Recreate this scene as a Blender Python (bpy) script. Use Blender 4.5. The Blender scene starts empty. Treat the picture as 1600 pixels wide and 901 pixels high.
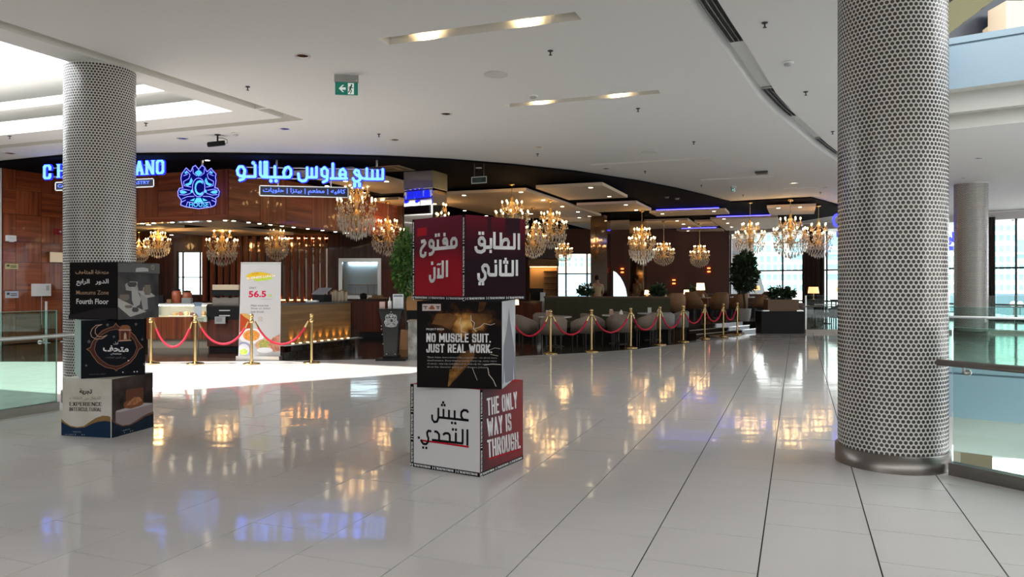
import bpy, math, random
from mathutils import Vector, Matrix
from mathutils.geometry import delaunay_2d_cdt
random.seed(7)
SC = bpy.context.scene
COL = SC.collection

# ------------------------------------------------------------------ camera, world, sun, exposure
FPX, EYE, HOR, CX = 1160.0, 1.6, 440.0, 800.0
cam_d = bpy.data.cameras.new('camera'); cam_d.sensor_fit = 'HORIZONTAL'; cam_d.sensor_width = 36.0
cam_d.lens = 36.0*FPX/1600.0; cam_d.shift_y = -(450.5-HOR)/1600.0
cam_d.clip_start = 0.05; cam_d.clip_end = 500
cam = bpy.data.objects.new('camera', cam_d); COL.objects.link(cam)
cam.location = (0, 0, EYE); cam.rotation_euler = (math.pi/2, 0, 0)
SC.camera = cam

wd = bpy.data.worlds.new('sky'); SC.world = wd; wd.use_nodes = True
_bg = wd.node_tree.nodes['Background']
_bg.inputs['Color'].default_value = (0.93, 0.97, 1.0, 1)
_bg.inputs['Strength'].default_value = 1.85

SUN_TRAVEL = Vector((0.73, 0.25, -1.0))
_sl = bpy.data.lights.new('sun', 'SUN'); _sl.energy = 5.0; _sl.angle = 0.012; _sl.color = (1, 0.97, 0.92)
_so = bpy.data.objects.new('sun', _sl); COL.objects.link(_so)
_so.rotation_euler = SUN_TRAVEL.to_track_quat('-Z', 'Y').to_euler(); _so.location = (-10, -5, 20)

SC.view_settings.view_transform = 'Standard'; SC.view_settings.look = 'None'
SC.view_settings.gamma = 1.0; SC.view_settings.use_curve_mapping = False
SC.view_settings.exposure = 1.3

# ------------------------------------------------------------------ photo-measured points
H = 4.5                                     # ceiling height
TH = math.radians(21.07)
D1 = Vector((math.sin(TH), math.cos(TH), 0))      # the two directions of the building grid
D2 = Vector((math.cos(TH), -math.sin(TH), 0))
UP = Vector((0, 0, 1))
def W(px, py, z=0.0):
    Y = FPX*(EYE-z)/(py-HOR); return Vector(((px-CX)/FPX*Y, Y, z))
def D(px, py, Y):
    return Vector(((px-CX)/FPX*Y, Y, EYE-(py-HOR)/FPX*Y))
class Face:
    """a plane in the world: origin o, horizontal axis ux, vertical axis uy, normal n"""
    def __init__(s, o, ux, uy=UP):
        s.o = Vector(o); s.ux = Vector(ux).normalized(); s.uy = Vector(uy).normalized(); s.n = s.ux.cross(s.uy).normalized()
    def P(s, px, py, lift=0.0):
        d = Vector(((px-CX)/FPX, 1.0, -(py-HOR)/FPX)); e = Vector((0, 0, EYE))
        t = (s.o-e).dot(s.n)/d.dot(s.n); return e+d*t+s.n*lift
    def ab(s, px, py):
        q = s.P(px, py)-s.o; return q.dot(s.ux), q.dot(s.uy)
    def at(s, a, b, lift=0.0):
        return s.o+s.ux*a+s.uy*b+s.n*lift

# ------------------------------------------------------------------ materials
MATS = {}
def mat(name, col=(0.8, 0.8, 0.8), rough=0.5, metal=0.0, emit=0.0, ecol=None, spec=0.5, trans=0.0, coat=0.0):
    if name in MATS: return MATS[name]
    m = bpy.data.materials.new(name); m.use_nodes = True
    b = m.node_tree.nodes['Principled BSDF']
    b.inputs['Base Color'].default_value = (*col, 1); b.inputs['Roughness'].default_value = rough
    b.inputs['Metallic'].default_value = metal; b.inputs['Specular IOR Level'].default_value = spec
    b.inputs['Transmission Weight'].default_value = trans; b.inputs['Coat Weight'].default_value = coat
    if emit:
        b.inputs['Emission Color'].default_value = (*(ecol or col), 1); b.inputs['Emission Strength'].default_value = emit
    MATS[name] = m; return m
def nodes(m):
    nt = m.node_tree; return nt, nt.nodes, nt.links, nt.nodes['Principled BSDF']
def ramp(nd, stops):
    r = nd.new('ShaderNodeValToRGB'); el = r.color_ramp.elements
    while len(el) < len(stops): el.new(0.5)
    for e, (p, c) in zip(el, stops): e.position = p; e.color = (*c, 1)
    return r
def noise_mat(name, c0, c1, scale=(1, 1, 1), nscale=4.0, rough=0.5, metal=0.0, bump=0.0, detail=4, spec=0.5, coord='Object', coat=0.0, lo=.3, hi=.7):
    if name in MATS: return MATS[name]
    m = mat(name, c0, rough, metal, spec=spec, coat=coat); nt, nd, lk, b = nodes(m)
    tc = nd.new('ShaderNodeTexCoord'); mp = nd.new('ShaderNodeMapping'); mp.inputs['Scale'].default_value = scale
    nz = nd.new('ShaderNodeTexNoise'); nz.inputs['Scale'].default_value = nscale; nz.inputs['Detail'].default_value = detail
    lk.new(tc.outputs[coord], mp.inputs[0]); lk.new(mp.outputs[0], nz.inputs['Vector'])
    r = ramp(nd, [(lo, c0), (hi, c1)]); lk.new(nz.outputs[0], r.inputs[0]); lk.new(r.outputs[0], b.inputs['Base Color'])
    if bump:
        bp = nd.new('ShaderNodeBump'); bp.inputs['Strength'].default_value = bump; bp.inputs['Distance'].default_value = 0.02
        lk.new(nz.outputs[0], bp.inputs['Height']); lk.new(bp.outputs[0], b.inputs['Normal'])
    return m
def glass_mat(name, tint, refl=1.0, rough=0.0, base=0.04):
    if name in MATS: return MATS[name]
    m = bpy.data.materials.new(name); m.use_nodes = True; nt = m.node_tree; nd = nt.nodes; lk = nt.links
    nd.remove(nd['Principled BSDF']); out = nd['Material Output']
    t = nd.new('ShaderNodeBsdfTransparent'); t.inputs[0].default_value = (*tint, 1)
    g = nd.new('ShaderNodeBsdfGlossy'); g.inputs['Roughness'].default_value = rough; g.inputs[0].default_value = (refl, refl, refl, 1)
    f = nd.new('ShaderNodeLayerWeight'); f.inputs[0].default_value = 0.2
    mx = nd.new('ShaderNodeMixShader'); lk.new(f.outputs['Fresnel'], mx.inputs[0])
    lk.new(t.outputs[0], mx.inputs[1]); lk.new(g.outputs[0], mx.inputs[2]); lk.new(mx.outputs[0], out.inputs[0])
    MATS[name] = m; return m

M_ceil = mat('white_plaster', (0.73, 0.72, 0.695), 0.7, spec=0.2)
M_ceil_in = mat('slot_plaster', (0.74, 0.72, 0.66), 0.7, spec=0.2)
M_black = mat('black_ceiling_paint', (0.006, 0.0055, 0.007), 0.9, spec=0.05)
M_raft = mat('amber_lit_plaster', (0.70, 0.57, 0.42), 0.6, spec=0.2)  # white plaster with the chandeliers' amber light put into its colour
M_tile = noise_mat('polished_porcelain', (0.565, 0.535, 0.51), (0.60, 0.57, 0.545), nscale=0.7, rough=0.075, bump=0.0, detail=2, spec=0.22)
def _tile_bump():
    nt, nd, lk, b = nodes(M_tile)
    tc = nd.new('ShaderNodeTexCoord'); mp = nd.new('ShaderNodeMapping'); mp.inputs['Scale'].default_value = (0.8, 2.2, 1)
    mp.inputs['Rotation'].default_value = (0, 0, TH)
    nz = nd.new('ShaderNodeTexNoise'); nz.inputs['Scale'].default_value = 1.6; nz.inputs['Detail'].default_value = 1.0
    bp = nd.new('ShaderNodeBump'); bp.inputs['Strength'].default_value = 0.05; bp.inputs['Distance'].default_value = 0.05
    lk.new(tc.outputs['Object'], mp.inputs[0]); lk.new(mp.outputs[0], nz.inputs['Vector']); lk.new(nz.outputs[0], bp.inputs['Height'])
    lk.new(bp.outputs[0], b.inputs['Normal'])
_tile_bump()
M_grout = mat('dark_grout', (0.045, 0.042, 0.04), 0.8, spec=.1)
M_dkfloor = noise_mat('black_granite', (0.020, 0.014, 0.010), (0.035, 0.025, 0.018), nscale=30, rough=0.10, spec=0.5)
M_steel = noise_mat('brushed_steel', (0.20, 0.18, 0.165), (0.27, 0.25, 0.23), scale=(1, 1, 60), nscale=6, rough=0.32, metal=1.0)
M_steel_lt = mat('satin_steel', (0.62, 0.62, 0.60), 0.28, 1.0)
M_brass = mat('polished_brass', (0.62, 0.44, 0.20), 0.18, 1.0)
M_gold = mat('antique_gold', (0.72, 0.50, 0.22), 0.25, 1.0)
M_rope = noise_mat('red_velvet', (0.45, 0.008, 0.03), (0.60, 0.015, 0.05), nscale=60, rough=0.8)
M_glass = glass_mat('green_float_glass', (0.82, 0.92, 0.89))
M_glass_gr = glass_mat('deep_green_glass', (0.66, 0.83, 0.77))
M_glass_edge = mat('glass_edge', (0.25, 0.52, 0.44), 0.1, spec=0.8)
M_wglass = glass_mat('window_glass', (0.93, 0.97, 0.97))
M_mirror = mat('bronze_mirror', (0.80, 0.74, 0.66), 0.03, 1.0)
M_dkmirror = mat('dark_mirror', (0.20, 0.15, 0.12), 0.05, 1.0)
M_blackplas = mat('black_plastic', (0.008, 0.008, 0.009), 0.5, spec=0.2)
M_white = mat('white_paint', (0.78, 0.78, 0.77), 0.5)
M_whitep = mat('white_print', (0.74, 0.74, 0.73), 0.6)
M_blkp = mat('black_print', (0.010, 0.010, 0.012), 0.5)
M_mullion = mat('dark_mullion', (0.03, 0.032, 0.035), 0.5)

def wood_mat(name, c0, c1, c2, vertical, rough=0.22):
    """polished striped veneer; grain follows z (vertical) or the horizontal"""
    if name in MATS: return MATS[name]
    m = mat(name, c0, max(rough, .35), coat=0.22, spec=.25); nt, nd, lk, b = nodes(m); b.inputs['Coat Roughness'].default_value = .04
    tc = nd.new('ShaderNodeTexCoord'); mp = nd.new('ShaderNodeMapping')
    mp.inputs['Scale'].default_value = (1.0, 1.0, 0.04) if vertical else (0.05, 0.05, 1.0)
    nz = nd.new('ShaderNodeTexNoise'); nz.inputs['Scale'].default_value = 9.0; nz.inputs['Detail'].default_value = 3.0; nz.inputs['Roughness'].default_value = 0.6
    lk.new(tc.outputs['Object'], mp.inputs[0]); lk.new(mp.outputs[0], nz.inputs['Vector'])
    r = ramp(nd, [(0.30, c0), (0.5, c1), (0.70, c2)]); lk.new(nz.outputs[0], r.inputs[0]); lk.new(r.outputs[0], b.inputs['Base Color'])
    MATS[name] = m; return m
WA, WB, WC = (0.13, 0.026, 0.008), (0.24, 0.056, 0.017), (0.36, 0.10, 0.034)
M_wood_v = wood_mat('zebrano_upright', WA, WB, WC, True)
M_wood_h = wood_mat('zebrano_level', WA, WB, WC, False)
M_wood_dk = wood_mat('dark_walnut', (0.035, 0.010, 0.005), (0.07, 0.020, 0.009), (0.11, 0.033, 0.014), True)
M_wood_lt = wood_mat('oak_level', (0.16, 0.085, 0.03), (0.22, 0.125, 0.045), (0.30, 0.17, 0.065), False, 0.3)
M_brownwall = mat('oxblood_wall', (0.085, 0.024, 0.012), 0.6)

# ------------------------------------------------------------------ mesh builder
class MB:
    def __init__(s): s.v = []; s.f = []; s.m = []; s.sm = []
    def add(s, vs, fs, mi=0, smooth=False):
        b = len(s.v); s.v.extend(Vector(v) for v in vs)
        for f in fs: s.f.append(tuple(b+i for i in f)); s.m.append(mi); s.sm.append(smooth)
        return s
    def poly(s, pts, mi=0): return s.add(pts, [tuple(range(len(pts)))], mi)
    def obox(s, o, ax, ay, az, mi=0):
        """box with corner o and edge vectors"""
        o, ax, ay, az = map(Vector, (o, ax, ay, az))
        if ax.cross(ay).dot(az) < 0: ax, ay = ay, ax
        p = [o, o+ax, o+ax+ay, o+ay]; p += [q+az for q in p]
        return s.add(p, [(3, 2, 1, 0), (4, 5, 6, 7), (0, 1, 5, 4), (1, 2, 6, 5), (2, 3, 7, 6), (3, 0, 4, 7)], mi)
    def box(s, c, size, rz=0.0, mi=0):
        x, y, z = size; cs, sn = math.cos(rz), math.sin(rz); ax = Vector((cs, sn, 0)); ay = Vector((-sn, cs, 0))
        c = Vector(c); return s.obox(c-ax*x/2-ay*y/2-UP*z/2, ax*x, ay*y, UP*z, mi)
    def cyl(s, p0, p1, r0, r1=None, n=12, mi=0, caps=True, smooth=True):
        p0, p1 = Vector(p0), Vector(p1); r1 = r0 if r1 is None else r1
        d = (p1-p0).normalized(); a = d.orthogonal().normalized(); b = d.cross(a)
        vs = []
        for p, r in ((p0, r0), (p1, r1)):
            for i in range(n):
                t = 2*math.pi*i/n; vs.append(p+(a*math.cos(t)+b*math.sin(t))*r)
        s.add(vs, [(i, (i+1) % n, n+(i+1) % n, n+i) for i in range(n)], mi, smooth)
        if caps:
            s.add(vs[:n], [tuple(reversed(range(n)))], mi); s.add(vs[n:], [tuple(range(n))], mi)
        return s
    def tube(s, pts, r, n=8, mi=0, closed=False, caps=True):
        pts = [Vector(p) for p in pts]; N = len(pts); rr = r if isinstance(r, (list, tuple)) else [r]*N
        vs = []; a = None
        for i, p in enumerate(pts):
            d = (pts[(i+1) % N] if (closed or i < N-1) else p)-(pts[i-1] if (closed or i > 0) else p)
            d.normalize()
            a = d.orthogonal().normalized() if a is None else (a-d*a.dot(d)).normalized()
            b = d.cross(a)
            for k in range(n):
                t = 2*math.pi*k/n; vs.append(p+(a*math.cos(t)+b*math.sin(t))*rr[i])
        fs = []
        for i in range(N if closed else N-1):
            j = (i+1) % N
            for k in range(n): fs.append((i*n+k, i*n+(k+1) % n, j*n+(k+1) % n, j*n+k))
        s.add(vs, fs, mi, True)
        if caps and not closed:
            s.add(vs[:n], [tuple(reversed(range(n)))], mi); s.add(vs[-n:], [tuple(range(n))], mi)
        return s
    def lathe(s, prof, c=(0, 0, 0), n=20, mi=0, smooth=True):
        c = Vector(c); vs = []
        for r, z in prof:
            for i in range(n):
                t = 2*math.pi*i/n; vs.append(c+Vector((r*math.cos(t), r*math.sin(t), z)))
        fs = []
        for j in range(len(prof)-1):
            for i in range(n): fs.append((j*n+i, j*n+(i+1) % n, (j+1)*n+(i+1) % n, (j+1)*n+i))
        s.add(vs, fs, mi, smooth)
        if prof[0][0] > 1e-4: s.add(vs[:n], [tuple(reversed(range(n)))], mi)
        if prof[-1][0] > 1e-4: s.add(vs[-n:], [tuple(range(n))], mi)
        return s
    def prism(s, poly, h, mi=0):
        """poly: world points, pushed along vector h"""
        n = len(poly); h = Vector(h); poly = [Vector(p) for p in poly]
        nr = Vector((0, 0, 0))
        for i in range(n): nr += poly[i].cross(poly[(i+1) % n])
        if nr.dot(h) < 0: poly.reverse()
        vs = poly+[p+h for p in poly]
        return s.add(vs, [tuple(reversed(range(n))), tuple(range(n, 2*n))]+[(i, (i+1) % n, n+(i+1) % n, n+i) for i in range(n)], mi)
    def octa(s, c, r, h, mi=0):
        c = Vector(c); vs = [c+Vector((r, 0, 0)), c+Vector((0, r, 0)), c+Vector((-r, 0, 0)), c+Vector((0, -r, 0)), c+UP*h, c-UP*h]
        return s.add(vs, [(0, 1, 4), (1, 2, 4), (2, 3, 4), (3, 0, 4), (1, 0, 5), (2, 1, 5), (3, 2, 5), (0, 3, 5)], mi)
    def ball(s, c, r, n=10, m=6, mi=0, sz=1.0):
        return s.lathe([(r*math.sin(math.pi*j/m), -r*sz*math.cos(math.pi*j/m)) for j in range(m+1)], c, n, mi)
    def mesh(s, name, mats, origin=None):
        me = bpy.data.meshes.new(name)
        o = Vector(origin) if origin is not None else Vector((0, 0, 0))
        me.from_pydata([tuple(p-o) for p in s.v], [], s.f)
        for m in (mats if isinstance(mats, (list, tuple)) else [mats]): me.materials.append(m)
        me.polygons.foreach_set('material_index', s.m); me.polygons.foreach_set('use_smooth', s.sm)
        me.update(); return me
    def build(s, name, mats, parent=None, origin=None, label=None, kind=None):
        me = s.mesh(name, mats, origin); return put(name, me, parent, label, kind)

def put(name, me, parent=None, label=None, kind=None):
    o = bpy.data.objects.new(name, me); COL.objects.link(o)
    if parent is not None: o.parent = parent
    if label: o['label'] = label
    if kind: o['kind'] = kind
    return o
def tag(o, label, cat, group=None):
    o['label'] = label; o['category'] = cat
    if group: o['group'] = group
    return o
def thing(name, label, cat, loc=(0, 0, 0), rz=0.0, group=None):
    o = bpy.data.objects.new(name, None); COL.objects.link(o); o.location = loc; o.rotation_euler = (0, 0, rz)
    o.empty_display_size = 0.1
    return tag(o, label, cat, group)
KIDS = {}
def copy_tree(o, parent=None):
    c = o.copy(); COL.objects.link(c)
    if parent is not None: c.parent = parent
    for ch in list(o.children): copy_tree(ch, c)
    return c
def structure(o): o['kind'] = 'structure'; return o

def text_geo(s, bold=0.0, res=3):
    """text as flat triangles, scaled so that its box is 0..1 wide and 0..1 high"""
    c = bpy.data.curves.new('txt', 'FONT'); c.body = s; c.size = 1.0; c.offset = bold; c.resolution_u = res
    o = bpy.data.objects.new('txt', c); COL.objects.link(o)
    dg = bpy.context.evaluated_depsgraph_get(); dg.update()
    me = o.evaluated_get(dg).to_mesh()
    vs = [v.co.copy() for v in me.vertices]; fs = [tuple(p.vertices) for p in me.polygons]
    o.evaluated_get(dg).to_mesh_clear(); bpy.data.objects.remove(o); bpy.data.curves.remove(c)
    x0 = min(v.x for v in vs); x1 = max(v.x for v in vs); y0 = min(v.y for v in vs); y1 = max(v.y for v in vs)
    return [((v.x-x0)/(x1-x0), (v.y-y0)/(y1-y0)) for v in vs], fs
# joining Arabic: letter -> (isolated, final, initial, medial) presentation forms
AR = {'ا': 'ﺍﺎﺍﺎ', 'آ': 'ﺁﺂﺁﺂ', 'ب': 'ﺏﺐﺑﺒ', 'ت': 'ﺕﺖﺗﺘ', 'ث': 'ﺙﺚﺛﺜ', 'ج': 'ﺝﺞﺟﺠ', 'ح': 'ﺡﺢﺣﺤ', 'د': 'ﺩﺪﺩﺪ', 'ر': 'ﺭﺮﺭﺮ', 'ز': 'ﺯﺰﺯﺰ',
      'س': 'ﺱﺲﺳﺴ', 'ش': 'ﺵﺶﺷﺸ', 'ص': 'ﺹﺺﺻﺼ', 'ط': 'ﻁﻂﻃﻄ', 'ع': 'ﻉﻊﻋﻌ', 'ف': 'ﻑﻒﻓﻔ', 'ق': 'ﻕﻖﻗﻘ', 'ك': 'ﻙﻚﻛﻜ', 'ل': 'ﻝﻞﻟﻠ',
      'م': 'ﻡﻢﻣﻤ', 'ن': 'ﻥﻦﻧﻨ', 'ه': 'ﻩﻪﻫﻬ', 'ة': 'ﺓﺔﺓﺔ', 'و': 'ﻭﻮﻭﻮ', 'ي': 'ﻱﻲﻳﻴ', 'خ': 'ﺥﺦﺧﺨ', 'غ': 'ﻍﻎﻏﻐ'}
NOJOIN = set('اآدرزوة')
def arabic(s):
    out = []; w = s
    for i, ch in enumerate(w):
        if ch not in AR: out.append(ch); continue
        pv = i > 0 and w[i-1] in AR and w[i-1] not in NOJOIN
        nx = i+1 < len(w) and w[i+1] in AR and ch not in NOJOIN
        out.append(AR[ch][(3 if nx else 1) if pv else (2 if nx else 0)])
    return ''.join(reversed(out))
def lay_text(mb, face, s, tl, tr, bl, lift, mi=0, bold=0.0, depth=0.0, res=3):
    """write s on a face inside the parallelogram whose corners were read off the photo (pixels)"""
    a, b, c = face.ab(*tl), face.ab(*tr), face.ab(*bl)
    vs, fs = text_geo(s, bold, res); out = []
    for u, v in vs:
        k = 1-v
        out.append(face.at(a[0]+(b[0]-a[0])*u+(c[0]-a[0])*k, a[1]+(b[1]-a[1])*u+(c[1]-a[1])*k, lift))
    if depth:
        n = len(out); d = face.n*depth
        edges = {}
        for f in fs:
            for i in range(len(f)):
                e = (f[i], f[(i+1) % len(f)])
                if (e[1], e[0]) in edges: del edges[(e[1], e[0])]
                else: edges[e] = 1
        mb.add(out+[p-d for p in out], [tuple(f) for f in fs]+[tuple(n+i for i in reversed(f)) for f in fs]+[(e[1], e[0], n+e[0], n+e[1]) for e in edges], mi)
    else: mb.add(out, fs, mi)
    return mb
def stroke(mb, face, pts, w, lift, mi=0, depth=0.0, closed=False, cap='round'):
    """a pen stroke on a face; pts are (a,b) face coordinates"""
    def put_poly(q):
        P = [face.at(a, b, lift) for a, b in q]
        if depth: mb.prism([p-face.n*depth for p in P], face.n*depth, mi)
        else: mb.poly(P, mi)
    n = len(pts); h = w/2
    for i in range(n if closed else n-1):
        (x0, y0), (x1, y1) = pts[i], pts[(i+1) % n]; L = math.hypot(x1-x0, y1-y0)
        if L < 1e-6: continue
        dx, dy = (x1-x0)/L, (y1-y0)/L
        e0 = h if (cap == 'square' and i == 0 and not closed) else 0; e1 = h if (cap == 'square' and i == n-2 and not closed) else 0
        a0, b0, a1, b1 = x0-dx*e0, y0-dy*e0, x1+dx*e1, y1+dy*e1
        put_poly([(a0+dy*h, b0-dx*h), (a1+dy*h, b1-dx*h), (a1-dy*h, b1+dx*h), (a0-dy*h, b0+dx*h)])
    for i in range(0 if (closed or cap == 'round') else 1, n if (closed or cap == 'round') else n-1):
        put_poly([(pts[i][0]+h*math.cos(2*math.pi*k/8+.39), pts[i][1]+h*math.sin(2*math.pi*k/8+.39)) for k in range(8)])
def lay_strokes(mb, face, pix, w, lift, mi=0, depth=0.0, cap='round', wv=None):
    for pl in pix: stroke(mb, face, [face.ab(*p) for p in pl], w, lift, mi, depth, cap=cap)
def lay_dots(mb, face, pix, sz, lift, mi=0, depth=0.0, rnd=False):
    for p in pix:
        a, b = face.ab(*p); h = sz/2
        q = [(a-h, b-h), (a+h, b-h), (a+h, b+h), (a-h, b+h)] if not rnd else [(a+h*math.cos(k*math.pi/5), b+h*math.sin(k*math.pi/5)) for k in range(10)]
        P = [face.at(x, y, lift) for x, y in q]
        if depth: mb.prism([p_-face.n*depth for p_ in P], face.n*depth, mi)
        else: mb.poly(P, mi)
def lay_poly(mb, face, pix, lift, mi=0):
    mb.poly([face.at(*face.ab(*p), lift) for p in pix], mi)
def crop(x0, y0, s, pls): return [[(x0+x/s, y0+y/s) for x, y in pl] for pl in pls]
# a rectangular pen swept along letter skeletons: condensed block capitals and slab-serif capitals
GL = {'T': [1, [(0, 1), (1, 1)], [(.5, 0), (.5, 1)]], 'H': [1, [(0, 0), (0, 1)], [(1, 0), (1, 1)], [(0, .5), (1, .5)]], 'E': [.9, [(1, 1), (0, 1), (0, 0), (1, 0)], [(0, .5), (.85, .5)]],
      'O': [1, [(0, .15), (0, .85), (.25, 1), (.75, 1), (1, .85), (1, .15), (.75, 0), (.25, 0), (0, .15)]], 'N': [1.05, [(0, 0), (0, 1), (1, 0), (1, 1)]], 'L': [.85, [(0, 1), (0, 0), (1, 0)]],
      'Y': [1, [(0, 1), (.5, .45), (1, 1)], [(.5, .45), (.5, 0)]], 'W': [1.5, [(0, 1), (.25, 0), (.5, .8), (.75, 0), (1, 1)]], 'A': [1.05, [(0, 0), (.5, 1), (1, 0)], [(.2, .3), (.8, .3)]], 'I': [.36, [(.5, 0), (.5, 1)]],
      'S': [1, [(1, .76), (1, .87), (.75, 1), (.25, 1), (0, .87), (0, .66), (.2, .54), (.8, .46), (1, .34), (1, .13), (.75, 0), (.25, 0), (0, .13), (0, .24)]],
      'R': [1, [(0, 0), (0, 1), (.75, 1), (1, .88), (1, .62), (.75, .5), (0, .5)], [(.6, .5), (1, 0)]], 'U': [1, [(0, 1), (0, .15), (.25, 0), (.75, 0), (1, .15), (1, 1)]],
      'G': [1, [(1, .7), (1, .85), (.75, 1), (.25, 1), (0, .85), (0, .15), (.25, 0), (.75, 0), (1, .15), (1, .45), (.6, .45)]], 'M': [1.35, [(0, 0), (0, 1), (.5, .3), (1, 1), (1, 0)]],
      'C': [1, [(1, .68), (1, .85), (.75, 1), (.25, 1), (0, .85), (0, .15), (.25, 0), (.75, 0), (1, .15), (1, .32)]], 'J': [.9, [(1, 1), (1, .15), (.75, 0), (.25, 0), (0, .15), (0, .3)]],
      'K': [1, [(0, 0), (0, 1)], [(1, 1), (.1, .42)], [(.35, .58), (1, 0)]], 'X': [1, [(0, 0), (1, 1)], [(0, 1), (1, 0)]], 'P': [1, [(0, 0), (0, 1), (.75, 1), (1, .88), (1, .6), (.75, .46), (0, .46)]], '.': [.34, [(.5, 0), (.5, .03)]], ' ': [.5]}
def hull(pts):
    pts = sorted(set(pts)); lo, hi = [], []
    for seq, out in ((pts, lo), (pts[::-1], hi)):
        for p in seq:
            while len(out) > 1 and (out[-1][0]-out[-2][0])*(p[1]-out[-2][1])-(out[-1][1]-out[-2][1])*(p[0]-out[-2][0]) <= 1e-12: out.pop()
            out.append(p)
    return lo[:-1]+hi[:-1]
def block_geo(s, sw=.34, sh=.13, gap=.16, serif=0.0):
    """convex pieces of a word, fitted to the unit box"""
    out = []; x = 0
    for ch in s:
        g = GL[ch]; w = g[0]
        def m(p): return (x+sw/2+p[0]*(w-sw), sh/2+p[1]*(1-sh))
        for pl in g[1:]:
            q = [m(p) for p in pl]
            for i in range(len(q)-1):
                out.append(hull([(a+dx*sw/2, b+dy*sh/2) for a, b in (q[i], q[i+1]) for dx in (-1, 1) for dy in (-1, 1)]))
            if serif:
                for e, nb in ((pl[0], pl[1]), (pl[-1], pl[-2])):
                    if e[1] in (0, 1) and abs(e[0]-nb[0]) < .9 and e[1] != nb[1]:
                        a, b = m(e); h = sh*.5; b = b-sh/2+h/2 if e[1] == 0 else b+sh/2-h/2
                        out.append([(a-sw/2-serif, b-h/2), (a+sw/2+serif, b-h/2), (a+sw/2+serif, b+h/2), (a-sw/2-serif, b+h/2)])
        x += w+gap
    W_ = x-gap
    return [[(a/W_, b) for a, b in p] for p in out]
def lay_block(mb, face, s, tl, tr, bl, lift, mi=0, depth=0.0, grow=0.0, **kw):
    a, b, c = face.ab(*tl), face.ab(*tr), face.ab(*bl)
    for p in block_geo(s, **kw):
        q = []
        for u, v in p:
            k = 1-v; q.append(face.at(a[0]+(b[0]-a[0])*u+(c[0]-a[0])*k, a[1]+(b[1]-a[1])*u+(c[1]-a[1])*k, lift))
        if depth: mb.prism([z-face.n*depth for z in q], face.n*depth, mi)
        else: mb.poly(q, mi)
    return mb
# ------------------------------------------------------------------ building: floor, ceiling, atrium
def clip_half(poly, p, nrm):
    """part of poly on the side of line (p, normal nrm) where (q-p).nrm >= 0"""
    out = []
    for i in range(len(poly)):
        a, b = poly[i], poly[(i+1) % len(poly)]
        da, db = (a-p).dot(nrm), (b-p).dot(nrm)
        if da >= 0: out.append(a)
        if da*db < 0: out.append(a+(b-a)*(da/(da-db)))
    return out
def area2(poly): return abs(sum(poly[i].x*poly[(i+1) % len(poly)].y-poly[(i+1) % len(poly)].x*poly[i].y for i in range(len(poly))))/2 if len(poly) > 2 else 0
def inside(x, y, poly):
    c = False; n = len(poly)
    for i in range(n):
        a, b = poly[i], poly[(i+1) % n]
        if (a[1] > y) != (b[1] > y) and x < (b[0]-a[0])*(y-a[1])/(b[1]-a[1])+a[0]: c = not c
    return c
V2 = lambda x, y: Vector((x, y, 0))
VOID = [V2(3.66, 6.30), V2(8.2, 14.3), V2(11.5, 11.9), V2(13.6, 8.0), V2(13.6, 3.2), V2(5.45, 3.30)]
VC = sum(VOID, Vector())/len(VOID)
CAFE = [V2(-16, 15.0), V2(-12.5, 14.9), V2(-7.17, 14.85), V2(-4.6, 15.05), V2(-2.0, 15.5), V2(.08, 15.93), V2(1.6, 16.7), V2(3.05, 17.7), V2(4.7, 19.5), V2(6.2, 21.4), V2(7.3, 23.0), V2(9.2, 23.3), V2(9.2, 42), V2(-16, 42)]

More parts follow.
